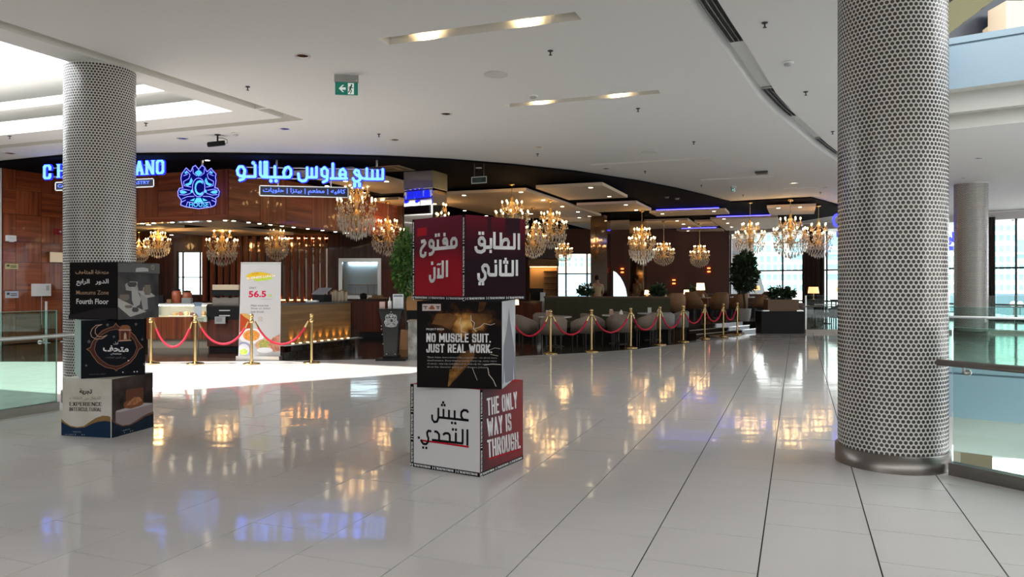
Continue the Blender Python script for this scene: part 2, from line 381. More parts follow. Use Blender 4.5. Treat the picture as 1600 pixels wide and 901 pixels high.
# floor tiles: strips 0.636 wide along D1, each tile a part; the farthest joined
def build_floor():
    fl = MB().poly([V2(-16, -6)+UP*-.006, V2(3.6, -6)+UP*-.006, V2(3.6, 6.2)+UP*-.006, V2(8.2, 14.25)+UP*-.006, V2(24, 14.25)+UP*-.006, V2(24, 46)+UP*-.006, V2(-16, 46)+UP*-.006]).poly([V2(3.6, -6)+UP*-.006, V2(24, -6)+UP*-.006, V2(24, 3.25)+UP*-.006, V2(5.4, 3.25)+UP*-.006, V2(3.6, 6.2)+UP*-.006])
    root = structure(fl.build('floor', M_grout)); rnd = random.Random(3)
    tiles = []; G = .0042
    known = {0: [5.198, 5.808, 6.378, 6.97]}
    for k in range(-42, 44):
        s0 = -.206+.636*k; s1 = s0+.636
        off = (k*0.37 % 1)*.6; r = -8+off
        while r < 44:
            L = 1.19 if rnd.random() < .45 else .595
            if k == 0 and 5.1 < r < 7: L = .59
            elif k == 0 and r < 5.1 and r+L > 4.4: L = 5.198-r if r < 5.0 else L
            r0, r1 = r, r+L; r = r1
            pts = []
            for s, q in ((s0+G, r0+G), (s1-G, r0+G), (s1-G, r1-G), (s0+G, r1-G)):
                pts.append(V2(s*math.cos(TH)+q*math.sin(TH), -s*math.sin(TH)+q*math.cos(TH)))
            c = (pts[0]+pts[2])/2
            if c.y < .3 or c.y > 44 or abs(c.x) > .80*c.y+1.5 or c.x > 24: continue
            if c.y > 25.0 and c.x < 8.5: continue
            if inside(c.x, c.y+0.9, CAFE) and inside(c.x+.4, c.y-.5, CAFE) and c.y > 15: continue
            if any(inside(p.x, p.y, VOID) for p in pts):
                best = []
                for i in range(len(VOID)):
                    p, q = VOID[i], VOID[(i+1) % len(VOID)]; nr = V2(-(q-p).y, (q-p).x)
                    if (VC-p).dot(nr) > 0: nr = -nr
                    g = clip_half(pts, p, nr)
                    if area2(g) > area2(best): best = g
                if area2(best) < .02 or inside(c.x, c.y, VOID) and area2(best) < .08: continue
                pts = best
            tiles.append((c.length, pts))
    tiles.sort(key=lambda t: t[0])
    vis = [t for t in tiles if t[1][0].y > 3.2]
    first = {id(t) for t in vis[:296]}
    rest = MB()
    for t in tiles:
        if id(t) in first:
            b = MB(); b.prism([p-UP*.006 for p in t[1]], UP*.006); b.build('tile', M_tile, root)
        else: rest.prism([p-UP*.006 for p in t[1]], UP*.006)
    rest.build('tile_field', M_tile, root, kind='stuff')
build_floor()
structure(MB().prism([p+UP*-.004 for p in CAFE], UP*.010).build('floor', M_dkfloor))

# ceiling sheet with its openings
SK_C = V2(-4.75, 12.65)                                    # far corner of the skylight opening
SKY = [SK_C, SK_C-D1*4.75, SK_C-D1*4.75-D2*9, SK_C-D2*9]
RING_C = V2(-3.73, 13.30)
def ring():
    o = RING_C; w = .26
    a = [o, o-D1*9.5, o-D1*9.5-D2*w, o-D2*w-D1*w, o-D2*11-D1*w, o-D2*11]
    return a
def light_slot(c, length, w):
    return [c-D2*length/2-D1*w/2, c+D2*length/2-D1*w/2, c+D2*length/2+D1*w/2, c-D2*length/2+D1*w/2]
SLOTS = []
for (pa, pb, w) in (((607, 69), (899, 20), .25), ((798, 168), (1027, 140), .22), ((922, 258), (1112, 245.5), .22), ((1100, 283), (1210, 272.5), .22), ((1232, 297), (1285, 290), .22)):
    a, b = W(*pa, H), W(*pb, H); a.z = b.z = 0; c = (a+b)/2; SLOTS.append(light_slot(c, (b-a).length, w)+[c, (b-a).length, w])
CUR_IN = [(1060, -22), (1075, 0), (1104, 40), (1135, 80), (1160, 115), (1185, 150), (1212, 177), (1240, 200), (1272, 227), (1300, 247), (1330, 268)]
def curve_pts():
    L = [W(x, y, H) for x, y in CUR_IN]
    for p in L: p.z = 0
    # smooth by resampling a quadratic fit through the measured points
    R = []
    for i, p in enumerate(L):
        t = (L[min(i+1, len(L)-1)]-L[max(i-1, 0)]).normalized(); R.append(p+V2(t.y, -t.x)*.27)
    return L, R
CU_L, CU_R = curve_pts()
BLK = [V2(-16, 20), V2(-12.2, 17.75), V2(-10.1, 16.85), V2(-8.5, 16.68), V2(-7.1, 16.62), V2(-5.74, 16.68), V2(-4.3, 16.82), V2(-2.93, 17.02), V2(-1.5, 17.45), V2(0, 18.2), V2(1.67, 19.33), V2(3.65, 21.2), V2(5.0, 22.75), V2(6.35, 24.55), V2(7.87, 26.7), V2(9.0, 26.0), V2(10.2, 25.3), V2(12.4, 28), V2(14.0, 31), V2(13, 42), V2(-16, 42)]
def sheet(outer, holes, z, name, m, parent=None):
    vs, es = [], []
    for lp in [outer]+holes:
        b = len(vs); vs += [Vector((p.x, p.y)) for p in lp]; es += [(b+i, b+(i+1) % len(lp)) for i in range(len(lp))]
    r = delaunay_2d_cdt(vs, es, [], 0, 1e-5); V, F = r[0], r[2]; mb = MB()
    keep = []
    for f in F:
        c = sum((V[i] for i in f), Vector((0, 0)))/len(f)
        if inside(c.x, c.y, outer) and not any(inside(c.x, c.y, h) for h in holes): keep.append(tuple(f))
    def dn(f):
        a, b, c = (V[i] for i in f[:3]); return tuple(reversed(f)) if (b-a).cross(c-a) > 0 else f
    mb.add([(p.x, p.y, z) for p in V], [dn(f) for f in keep])
    return mb
OUT = [V2(-16, -3.5), V2(24, -3.5), V2(24, 46), V2(-16, 46)]
cut = [SKY, VOID, ring()]+[s[:4] for s in SLOTS]+[CU_L+CU_R[::-1]]
ceil = structure(sheet(OUT, cut, H, 'ceiling', M_ceil).build('ceiling', M_ceil))
# recesses above the slots (walls and top) belong to the ceiling
def recess(loop, depth, m=M_ceil_in, name='slot_recess'):
    mb = MB(); n = len(loop)
    for i in range(n):
        a, b = loop[i], loop[(i+1) % n]; mb.poly([a+UP*H, b+UP*H, b+UP*(H+depth), a+UP*(H+depth)])
    mb.poly([p+UP*(H+depth) for p in loop]); return mb.build(name, m, ceil)
recess(ring(), .22)
for s in SLOTS: recess(s[:4], .17)
recess(CU_L+CU_R[::-1], .17, M_ceil)
# slot lamps: wall-washing spots set in the slots
M_lamp = mat('warm_lamp_face', (1, .8, .5), .4, emit=14, ecol=(1, .72, .36))
M_rim = mat('lamp_rim', (.75, .73, .70), .3, .6)
def slot_lamp(px, py, slot, label):
    p = W(px, py, H+.10); c, L, w = slot[4], slot[5], slot[6]
    u = (V2(p.x, p.y)-c).dot(D2); p = c+D2*u+D1*(w/2-.085)+UP*(H+.075)
    t = thing('slot_spotlight', label, 'lamp', p, 0, 'spotlights in the ceiling slots')
    MB().lathe([(.055, .09), (.06, .0), (.05, -.005)], n=14).build('housing', M_rim, t)
    MB().lathe([(0.0001, -.004), (.047, -.0045)], n=14).build('lens', M_lamp, t)
    l = bpy.data.lights.new('slot_light', 'SPOT'); l.energy = 9; l.color = (1, .72, .38); l.spot_size = 2.6; l.spot_blend = .8; l.shadow_soft_size = .04
    lo = bpy.data.objects.new('slot_light', l); COL.objects.link(lo); lo.location = p+UP*-.02-D1*.03
    lo.rotation_euler = (D1*1.0+UP*.55).to_track_quat('-Z', 'Y').to_euler()
slot_lamp(683, 58, SLOTS[0], 'warm spotlight in the largest ceiling slot, end toward the exit sign')
slot_lamp(833, 35, SLOTS[0], 'warm spotlight in the largest ceiling slot, end away from the exit sign')
slot_lamp(857, 162, SLOTS[1], 'warm spotlight in the second ceiling slot, end nearer the red cube')
slot_lamp(972, 147, SLOTS[1], 'warm spotlight in the second ceiling slot, end nearer the long air slot')

# linear air grilles in the top of the curved slot
def grille(i0, i1, label):
    def along(C, f):
        k = max(0, min(int(f), len(C)-2)); return C[k].lerp(C[k+1], f-k)
    n = 8; z = H+.166; L_ = [along(CU_L, i0+(i1-i0)*i/n) for i in range(n+1)]; R_ = [along(CU_R, i0+(i1-i0)*i/n) for i in range(n+1)]
    o = (L_[n//2]+R_[n//2])/2+UP*z; t = thing('air_grille', label, 'vent', o, 0, 'linear air grilles in the curved slot')
    def band(mb, f0, f1, z0, h):
        for i in range(n):
            p = [L_[i].lerp(R_[i], f0), L_[i].lerp(R_[i], f1), L_[i+1].lerp(R_[i+1], f1), L_[i+1].lerp(R_[i+1], f0)]
            mb.prism([q+UP*z0 for q in p], UP*h)
        return mb
    band(MB(), .08, .96, z-.004, .006).build('duct_opening', M_blackplas, t, origin=o)
    for k in range(5): band(MB(), .06+.22*k, .06+.22*k+.035, z-.03, .025).build('slat', M_steel_lt, t, origin=o)
    for i in (0, n):
        d = (R_[i]-L_[i]); e = Vector((-d.y, d.x, 0)).normalized()
        MB().obox(L_[i]+d*.06-e*.008+UP*(z-.03), d*.90, e*.016, UP*.025).build('end_cap', M_steel_lt, t, origin=o)
grille(0.0, 3.1, 'largest black linear air grille in the curved ceiling slot')
grille(5.1, 6.7, 'second black linear air grille along the curved ceiling slot')
grille(8.0, 9.1, 'smallest black air grille in the curved slot beside the round column')

# black ceiling over the cafe
structure(MB().prism([p+UP*(H-.05) for p in BLK], UP*.045).build('ceiling', M_black))

# skylight well: three white slab edges one over the other beyond the opening
def skylight_edges():
    a = SK_C-D2*12; b = SK_C+D2*0.0
    for i, (z0, z1, dep) in enumerate(((H, 4.76, .05), (4.99, 5.15, 1.2), (5.50, 5.66, 1.25))):
        o = structure(MB().obox(a+UP*(z0+.004), b-a+D2*3, D1*(dep if i else .06), UP*(z1-z0)).build('trim_%d' % (i+1), M_ceil))
    structure(MB().obox(a+D1*1.25+UP*4.51, b-a+D2*3, D1*.1, UP*1.1).build('wall_skylight', M_ceil))
    # side of the well (faces away from the camera) and an added, unseen slab that cuts the sun patch on the floor
    structure(MB().obox(SK_C-D1*4.75+UP*(H+.01), D1*4.75, D2*.08, UP*.35).build('trim_4', M_ceil))
    q0, q1 = Vector((-13.0, 7.9, 10)), Vector((-8.2, 11.1, 10)); n = Vector((.555, -.83, 0))
    structure(MB().prism([q0, q1, q1+n*3.4, q0+n*3.4], UP*.3).build('sun_block_slab', M_ceil))
skylight_edges()

# slab edges around the atrium void, above and below
M_panel = mat('sky_tinted_fascia', (0.24, 0.31, 0.36), 0.5)  # white panels, the blue of the sky light put into their colour
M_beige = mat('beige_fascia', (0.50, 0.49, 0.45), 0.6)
def fascia(zt, name, extra):
    path = [VOID[0], VOID[1], VOID[2], VOID[3], VOID[4], VOID[5]]
    # profile: (offset into the slab, z) measured from zt (top of the floor finish)
    prof = [(0.0, zt+.0), (0.0, zt-.12), (.05, zt-.12), (.05, zt-.16), (0.0, zt-.16), (0.0, zt-.98), (.35, zt-.98), (.35, zt-1.36), (.62, zt-1.36), (.62, zt-1.75)]
    mb = MB(); n = len(path)
    for i in range(n):
        a, b = path[i], path[(i+1) % n]
        e = (b-a).normalized(); nr = V2(-e.y, e.x)
        if (VC-a).dot(nr) > 0: nr = -nr
        for k in range(len(prof)-1):
            (o0, z0), (o1, z1) = prof[k], prof[k+1]
            mi = 0 if k < 5 else 1
            mb.poly([a+nr*o0-e*o0+UP*z0, b+nr*o0+e*o0+UP*z0, b+nr*o1+e*o1+UP*z1, a+nr*o1-e*o1+UP*z1], mi)
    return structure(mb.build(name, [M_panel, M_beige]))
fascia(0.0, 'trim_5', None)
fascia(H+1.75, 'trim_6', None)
# lower storey seen through the void, upper storey with its escalator
structure(MB().poly([(0, -2, -6), (30, -2, -6), (30, 23, -6), (0, 23, -6)]).build('floor', mat('lower_floor', (.62, .63, .65), .2)))
t = thing('column_stand_in', 'brown column on the storey below, glimpsed under the white slab edge', 'column_stand_in', (12.45, 20.3, -6))  # boxy stand-in for a brown column of the lower storey
MB().box((0, 0, 1.9), (.85, .8, 3.8)).build('body', mat('column_brown', (.20, .13, .07), .5), t); MB().box((0, 0, 3.85), (.95, .9, .1)).build('roof', M_wood_dk, t); MB().box((0, 0, .05), (.9, .85, .1)).build('plinth', M_blackplas, t)
lowc = structure(MB().poly([(8.3, 14.9, -1.75), (8.3, 30, -1.75), (30, 30, -1.75), (30, 8.6, -1.75), (14.2, 8.6, -1.75), (12.0, 12.6, -1.75)]).build('ceiling', M_ceil))
ZU = H+1.75
structure(MB().poly([V2(8.2, 14.3)+UP*ZU, V2(11.5, 11.9)+UP*ZU, V2(13.6, 8)+UP*ZU, V2(30, 8)+UP*ZU, V2(30, 34)+UP*ZU, V2(0, 34)+UP*ZU, V2(0, 14.3)+UP*ZU]).build('floor', M_tile))
structure(MB().obox((6, 24, ZU), (24, 0, 0), (0, .2, 0), UP*6.5).build('wall_upper', mat('upper_wall', (.42, .34, .22), .6)))
structure(MB().obox((6, 14.5, ZU+6.4), (24, 0, 0), (0, 9.6, 0), UP*.2).build('ceiling', mat('upper_ceiling', (.35, .32, .26), .6)))
t = thing('escalator', 'dark escalator rising diagonally on the storey above, over the white slab edge', 'escalator', (10.0, 19, ZU))
ex = Vector((1, 0, 0)); r0, r1 = Vector((-.3, 0, .02)), Vector((6.7, 0, 5.28)); dr = r1-r0
MB().prism([r0, r1, r1+UP*.55, r0+UP*.55], (0, .1, 0)).build('truss', mat('escalator_navy', (.015, .02, .03), .3), t)
MB().prism([r0+UP*.55, r1+UP*.55, r1+UP*1.35, r0+UP*1.35], (0, .03, 0)).build('balustrade', glass_mat('escalator_glass', (.62, .66, .55)), t)
MB().tube([r0+UP*1.39, r1+UP*1.39], .04).build('handrail', M_blackplas, t)
for k in range(14):
    q = r0.lerp(r1, k/14)+UP*.22
    MB().obox(q+Vector((0, .12, 0)), (.42, 0, 0), (0, 1.0, 0), UP*.24).build('step', mat('escalator_step', (.12, .11, .10), .4, .5), t)
MB().obox((2.05, -.9, 0), (2.2, 0, 0), (0, .7, 0), UP*2.2).build('clad_panel', mat('escalator_beige', (.5, .40, .30), .6), t)

# ------------------------------------------------------------------ mosaic columns
M_disc = noise_mat('dark_mosaic_disc', (0.030, 0.027, 0.024), (0.085, 0.075, 0.066), nscale=160, rough=0.2, spec=0.5, lo=.35, hi=.65)
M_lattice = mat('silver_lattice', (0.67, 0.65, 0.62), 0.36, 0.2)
def column_tiles(R, h, z0):
    n = 68; ds = 2*math.pi*R/n; dz = ds*.866; mb = MB(); rows = int((h-z0)/dz); rr = random.Random(5); k = 8; r = ds*.395
    for j in range(rows):
        for i in range(n):
            t = 2*math.pi*(i+.5*(j % 2))/n; z = z0+(j+.5)*dz
            nr = Vector((math.cos(t), math.sin(t), 0)); tg = Vector((-nr.y, nr.x, 0))
            n2 = (nr+tg*rr.gauss(0, .02)+UP*rr.gauss(0, .02)).normalized(); c = nr*(R*.9993)+UP*z
            top, bot = [], []
            for q in range(k):
                a = 2*math.pi*q/k; off = tg*math.cos(a)+UP*math.sin(a)
                off = off-n2*off.dot(n2); top.append(c+nr*.0022+off*r*.9); bot.append(c+off*r)
            mb.add(top+bot, [tuple(range(k))]+[(k+q, k+(q+1) % k, (q+1) % k, q) for q in range(k)])
    return mb
COL_T = None
def column(x, y, h, label, R=.4375, band=True):
    global COL_T
    t = thing('mosaic_column', label, 'column', (x, y, 0), 0, 'round mosaic columns')
    MB().lathe([(R, .14), (R, h)], n=96).build('shaft', M_lattice, t)
    if COL_T is None: COL_T = column_tiles(R, H, .14).mesh('mosaic', [M_disc])
    o = put('mosaic', COL_T, t, kind='stuff')
    MB().lathe([(R+.025, 0), (R+.025, .145), (R, .15)], n=64).build('base_band', M_steel, t)
    return t
column(-5.63, 10.15, H, 'round silver mosaic column behind the taller stack of museum cubes')
column(3.37, 6.59, H, 'nearest round silver mosaic column with a steel base band')
far_col = column(13.6, 22.0, H, 'distant mosaic column, backlit shade in its colour, across the atrium void')
for ch, m_ in zip(list(far_col.children)[:2], (mat('shaded_lattice', (.16, .13, .11), .4, .2), mat('shaded_mosaic_disc', (.03, .022, .018), .25))):  # same silver finish, its backlit shade put into darker colours
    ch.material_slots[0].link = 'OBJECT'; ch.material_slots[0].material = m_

# ------------------------------------------------------------------ glass balustrades
M_rail_dk = mat('dark_rail_steel', (.22, .195, .175), .35, .9)
def balustrade(name, label, pts, zb, zt, rail_h=.93, plinth=.10, rail_r=.025, panels=1, rail_side=1, ext0=0, ext1=0, pw=.10, brackets=(), rail_m=None, gm=None):
    a, b = pts; e = (b-a).normalized(); L = (b-a).length; nr = V2(-e.y, e.x)*rail_side
    t = thing(name, label, 'railing', a)
    if plinth: MB().obox(a-nr*pw/2, e*L, nr*pw, UP*plinth).build('plinth', M_steel, t, origin=a)
    g = L/panels
    for k in range(panels):
        MB().obox(a+e*(g*k+.008)-nr*.006+UP*zb, e*(g-.016), nr*.012, UP*(zt-zb)).build('glass_panel', [gm or M_glass], t, origin=a)
        MB().obox(a+e*(g*(k+1)-.010)-nr*.0075+UP*zb, e*.006, nr*.015, UP*(zt-zb)).build('glass_edge', M_glass_edge, t, origin=a)
    MB().obox(a-nr*.0065+UP*(zt+.001), e*L, nr*.013, UP*.004).build('top_edge', M_glass_edge, t, origin=a)
    if rail_h:
        q = nr*.085+UP*rail_h
        MB().tube([a+q-e*ext0, b+q+e*ext1], rail_r, 12).build('handrail', rail_m or M_steel_lt, t, origin=a)
        for s in brackets:
            p = a+e*s
            MB().tube([p+UP*(rail_h-.07), p+nr*.085+UP*(rail_h-.07), p+nr*.085+UP*(rail_h-.02)], .011, 8).cyl(p+nr*.008+UP*(rail_h-.07), p+nr*.022+UP*(rail_h-.07), .026).build('bracket', M_steel_lt, t, origin=a)
    return t
LA, LB = V2(-6.95, 6.6), V2(-5.70, 9.30)
balustrade('glass_balustrade', 'green glass balustrade with steel plinth beside the museum cube stack', (LA, LB), .10, 1.24, rail_side=-1, panels=2, ext1=.35, brackets=(.5, 2.75), gm=M_glass_gr)
balustrade('glass_balustrade', 'glass balustrade running from the nearest column along the atrium void', (V2(3.66, 6.18), V2(5.45, 3.22)), .10, 1.22, rail_side=-1, panels=2, ext0=.12, rail_r=.028, brackets=(.14, 1.7), rail_m=M_rail_dk)
balustrade('glass_balustrade', 'glass balustrade behind the nearest column on the side edge of the void', (V2(3.98, 6.95), V2(8.05, 14.15)), .02, 1.12, rail_h=.93, rail_side=1, plinth=.06, panels=5, brackets=(2, 5))
balustrade('glass_balustrade', 'glass balustrade on the far edge of the atrium void', (V2(8.25, 14.42), V2(12.2, 11.6)), .02, 1.12, rail_h=.93, plinth=.06, panels=3, rail_side=-1, brackets=(.8, 2.4, 4))
def dark_rail_balustrade():
    a, b = V2(9.22, 23.35), V2(17.2, 22.95)
    t = balustrade('glass_balustrade', 'glass cafe screen with dark rail, beside the long black planter box', (a, b), .10, 1.16, rail_h=0, plinth=.10, panels=5)
    e = (b-a).normalized(); nr = V2(-e.y, e.x)
    MB().obox(a-nr*.03+UP*.80, e*(b-a).length, nr*.06, UP*.035).build('mid_rail', M_mullion, t, origin=a)
    MB().obox(a-nr*.02+UP*.1, e*.04, nr*.04, UP*1.07).build('end_post', M_steel_lt, t, origin=a)
dark_rail_balustrade()

# the mall behind the camera: an open light well, then a wall with shop openings
structure(MB().obox((-16, -14.2, 0), (40, 0, 0), (0, .2, 0), UP*6.2).build('wall_rear', mat('rear_wall', (.30, .28, .26), .6)))
structure(MB().poly([(-16, -14.2, -.007), (24, -14.2, -.007), (24, -6, -.007), (-16, -6, -.007)]).build('floor', M_tile))
for i, x in enumerate((-12.5, -5.5, 1.5, 8.5, 15.5)):
    structure(MB().obox((x, -14.0, .1), (5.2, 0, 0), (0, .02, 0), UP*3.3).build('door_%d' % (i+1), mat('rear_shop', (.05, .045, .04), .3)))

structure(MB().obox((3.0, -3.4, H+.30), (.3, 0, 0), (0, 17.4, 0), UP*10).build('sun_block_wall', M_ceil))  # unseen wall added to keep the sun off the far slab edge

structure(MB().obox((-16.2, -14.2, 0), (.2, 0, 0), (0, 32.8, 0), UP*4.49).build('wall_far_side', mat('side_wall', (.45, .43, .40), .6)))
structure(MB().obox((27.5, -14.2, 0), (.2, 0, 0), (0, 37, 0), UP*4.49).build('wall_opposite', MATS['side_wall']))
# ------------------------------------------------------------------ cafe shell
def wall_sheet(face, outer, holes, name, m, thick=.15):
    """a wall with openings; outer and holes are (a,b) loops on the face"""
    vs, es = [], []
    loops = [outer]+holes
    for lp in loops:
        b = len(vs); vs += [Vector(p) for p in lp]; es += [(b+i, b+(i+1) % len(lp)) for i in range(len(lp))]
    V, E_, F = delaunay_2d_cdt(vs, es, [], 0, 1e-5)[:3]; mb = MB()
    keep = []
    for f in F:
        c = sum((V[i] for i in f), Vector((0, 0)))/len(f)
        if inside(c.x, c.y, outer) and not any(inside(c.x, c.y, h) for h in holes): keep.append(f)
    mb.add([face.at(p.x, p.y) for p in V], keep); mb.add([face.at(p.x, p.y, -thick) for p in V], [tuple(reversed(f)) for f in keep])
    for lp in loops:
        for i in range(len(lp)):
            p, q = lp[i], lp[(i+1) % len(lp)]
            mb.poly([face.at(*p), face.at(*q), face.at(*q, -thick), face.at(*p, -thick)])
    return structure(mb.build(name, m))
def rect(face, x0, y0, x1, y1):
    a, b = face.ab(x0, y0), face.ab(x1, y1); return [(a[0], b[1]), (b[0], b[1]), (b[0], a[1]), (a[0], a[1])]
def arect(a0, b0, a1, b1): return [(a0, b0), (a1, b0), (a1, b1), (a0, b1)]

def veneer_panels(face, xs, ys, parent, first=0, gap=.006, th=.018, mats=None, org=None):
    """flush veneer panels between pixel columns xs and heights ys; grain turns from panel to panel"""
    k0 = first
    for i in range(len(xs)-1):
        a0 = face.ab(xs[i], HOR)[0]; a1 = face.ab(xs[i+1], HOR)[0]
        for j in range(len(ys)-1):
            q = face.at(a0+gap, ys[j]+gap)
            m = (M_wood_v, M_wood_h)[(i+j+first) % 2] if mats is None else mats
            MB().obox(q, face.ux*(a1-a0-2*gap), UP*(ys[j+1]-ys[j]-2*gap), face.n*th).build('panel', m, parent, origin=org)

# wood wall at the side of the cafe (runs along D1)
WL0 = V2(-12.8, 18.6); F_left = Face(WL0, D1)
wl = structure(MB().obox(WL0-F_left.n*.2, D1*4.05, F_left.n*.19, UP*(H-.02)).build('wall_left', M_wood_dk))
veneer_panels(F_left, [4, 24, 64, 105, 140, 170, 207], [0.02, .75, 1.38, 2.10, 2.62, 3.32, 3.95, 4.47], wl)
structure(MB().obox(WL0+V2(-4, 0)-V2(0, .02), V2(4, 0), V2(0, .2), UP*(H-.01)).build('wall_side', M_ceil))
# bulkhead over the kiosk
C0 = V2(-7.1, 18.6); ZB = 3.155
F_bf = Face(C0-D2*5.32, D2); F_bs = Face(C0, D1)
wb = structure(MB().obox(C0-D2*5.30+UP*ZB+D1*.02, D2*5.28, D1*.28, UP*(H-.06-ZB)).obox(C0+D1*.3+UP*ZB-D2*.02, D1*8.9, -D2*.28, UP*(H-.06-ZB)).build('wall_bulkhead', M_wood_dk))
veneer_panels(F_bf, [118, 170, 195, 248, 302, 357], [ZB+.14, H-.07], wb, 0)
MB().obox(F_bf.at(0, ZB), D2*5.32, UP*.135, F_bf.n*.03).build('fascia_board', M_wood_h, wb)
veneer_panels(F_bs, [357, 405.5, 447, 487, 523, 550, 575, 596, 613, 628], [ZB+.02, H-.07], wb, 1)
structure(MB().prism([C0-D2*5.3+D1*.3+UP*3.32, C0+D1*.3-D2*.3+UP*3.32, C0+D1*9-D2*.3+UP*3.32, C0+D1*9-D2*7+UP*3.32, V2(-14.3, 22.6)+UP*3.32], UP*.04).build('ceiling', M_black))
structure(MB().obox(WL0+D1*4.05-F_left.n*.2, V2(-1.8, .3), V2(0, .2), UP*(H-.07)).obox(V2(-14.5, 22.4), V2(.1, 0), V2(0, 4.7), UP*(H-.07)).build('wall_kiosk_side', M_wood_dk))
# small downlights under the edge of the bulkhead
M_led = mat('downlight_face', (1, .9, .75), .4, emit=7, ecol=(1, .84, .58))
M_blue = mat('blue_led_strip', (.05, .05, 1), .4, emit=7, ecol=(.035, .03, 1.0))
for x in (372, 395, 412, 429, 447, 465, 487, 510, 530, 548):
    p = F_bs.P(x, 345); p.z = ZB
    p = p-D2*.14; MB().lathe([(.045, 0), (.05, -.008), (.0001, -.009)], (p.x, p.y, ZB), 10).build('downlight', M_led, wb)
for x in (215, 233, 262, 290, 320, 345):
    p = F_bf.P(x, 345)+D1*.15; MB().lathe([(.045, 0), (.05, -.008), (.0001, -.009)], (p.x, p.y, ZB), 10).build('downlight', M_led, wb)

# back wall of the kiosk with upright slats, a window and the kitchen wall
YK = 27.0; F_kb = Face((0, YK, 0), (1, 0, 0))
a0 = -14.4; a1 = F_kb.ab(628, 440)[0]
wk = wall_sheet(F_kb, arect(a0, 0, a1, H-.06), [rect(F_kb, 276, 392, 317, 462)], 'wall_kiosk', M_wood_dk)
MB().obox(F_kb.at(F_kb.ab(318, 440)[0], .9, .01), (F_kb.ab(512, 440)[0]-F_kb.ab(318, 440)[0], 0, 0), (0, .01, 0), UP*2.35).build('mirror_panel', M_dkmirror, wk)
xs = [318, 330, 342, 352, 362, 372, 382, 395, 408, 421, 434, 447, 459, 470, 481, 492, 502]
for i, x in enumerate(xs):
    q = F_kb.ab(x, 440)[0]; MB().obox(F_kb.at(q, .9, .015), (.145, 0, 0), UP*2.35, (0, -.09, 0)).build('slat', M_wood_v, wk)
M_glow = mat('amber_led_strip', (1, .5, .1), .4, emit=22, ecol=(1, .40, .10))
for z in (.93, 3.17):
    q0, q1 = F_kb.ab(430, 440)[0], F_kb.ab(512, 440)[0]
    MB().obox(F_kb.at(q0, z, .018), (q1-q0, 0, 0), (0, -.035, 0), UP*.02).build('light_strip', M_glow, wk)
# framed window in the kiosk wall
def window_frame(face, x0, y0, x1, y1, name, vert=(), horz=(), w=.05, glass=True, m=None):
    r = rect(face, x0, y0, x1, y1); (A0, B0), (A1, B1) = r[0], r[2]
    mb = MB()
    for (p, q, du, dv) in ((A0, B0, A1-A0, w), (A0, B1-w, A1-A0, w), (A0, B0+w, w, B1-B0-2*w), (A1-w, B0+w, w, B1-B0-2*w)):
        mb.obox(face.at(p, q, -.10), face.ux*du, face.uy*dv, face.n*.06)
    o = structure(mb.build(name, m or M_mullion))
    for x in vert:
        c = face.ab(x, 440)[0]; MB().obox(face.at(c-w*.5, B0+w, -.09), face.ux*w, face.uy*(B1-B0-2*w), face.n*.05).build('mullion', m or M_mullion, o)
    for y in horz:
        c = face.ab((x0+x1)/2, y)[1]; MB().obox(face.at(A0+w, c-w*.4, -.088), face.ux*(A1-A0-2*w), face.uy*w*.8, face.n*.045).build('transom', m or M_mullion, o)
    if glass:
        xx = [x0]+list(vert)+[x1]
        for i in range(len(xx)-1):
            p, q = face.ab(xx[i], 440)[0], face.ab(xx[i+1], 440)[0]
            MB().obox(face.at(p+w*.6, B0+w*.8, -.07), face.ux*(q-p-w*1.2), face.uy*(B1-B0-w*1.6), face.n*.008).build('pane', M_wglass, o)
    return o
window_frame(F_kb, 276, 392, 317, 462, 'window_3', vert=(285, 312), horz=(433,), w=.05)
# kitchen wall with pass-through
F_kit = Face((0, 26.4, 0), (1, 0, 0)); k0, k1 = F_kit.ab(513, 440)[0], F_kit.ab(629, 440)[0]
wkit = wall_sheet(F_kit, arect(k0, 0, k1, H-.07), [rect(F_kit, 535, 409, 590, 461)], 'wall_kitchen', M_wood_dk)
M_kit = mat('kitchen_tile', (.55, .68, .74), .35)
r_ = rect(F_kit, 535, 409, 590, 461); (A0, B0), (A1, B1) = r_[0], r_[2]
kb = MB()
kb.obox(F_kit.at(A0-.3, B0-.05, -.58), (A1-A0+.6, 0, 0), (0, .02, 0), UP*(B1-B0+.2)); kb.build('kitchen_lining', M_kit, wkit)
MB().obox(F_kit.at(A0+.1, B1-.04, -.5), (A1-A0-.2, 0, 0), (0, .3, 0), UP*.03).build('kitchen_lamp', mat('cool_lamp', (.8, .95, 1), .4, emit=5, ecol=(.75, .93, 1)), wkit)
fr = MB(); w = .13
for (p, q, du, dv) in ((A0-w, B0-w, A1-A0+2*w, w), (A0-w, B1, A1-A0+2*w, w), (A0-w, B0, w, B1-B0), (A1, B0, w, B1-B0)): fr.obox(F_kit.at(p, q, .002), (du, 0, 0), UP*dv, (0, -.03, 0))
fr.build('hatch_frame', M_steel_lt, wkit)
for i in range(5):
    q = A0+.18+(A1-A0-.36)*i/4
    MB().cyl(F_kit.at(q, B0, -.3), F_kit.at(q, B0+.38, -.3), .014, n=6).build('rack_post', M_steel, wkit)
for z in (.02, .36): MB().obox(F_kit.at(A0+.1, B0+z, -.38), (A1-A0-.2, 0, 0), (0, .14, 0), UP*.02).build('rack_shelf', M_steel, wkit)
q = F_kit.ab(596, 440)[0]; MB().obox(F_kit.at(q, 0, .003), (.85, 0, 0), UP*2.05, (0, -.03, 0)).build('panel', wood_mat('red_walnut', (.06, .012, .006), (.10, .022, .010), (.15, .036, .016), True), wkit)

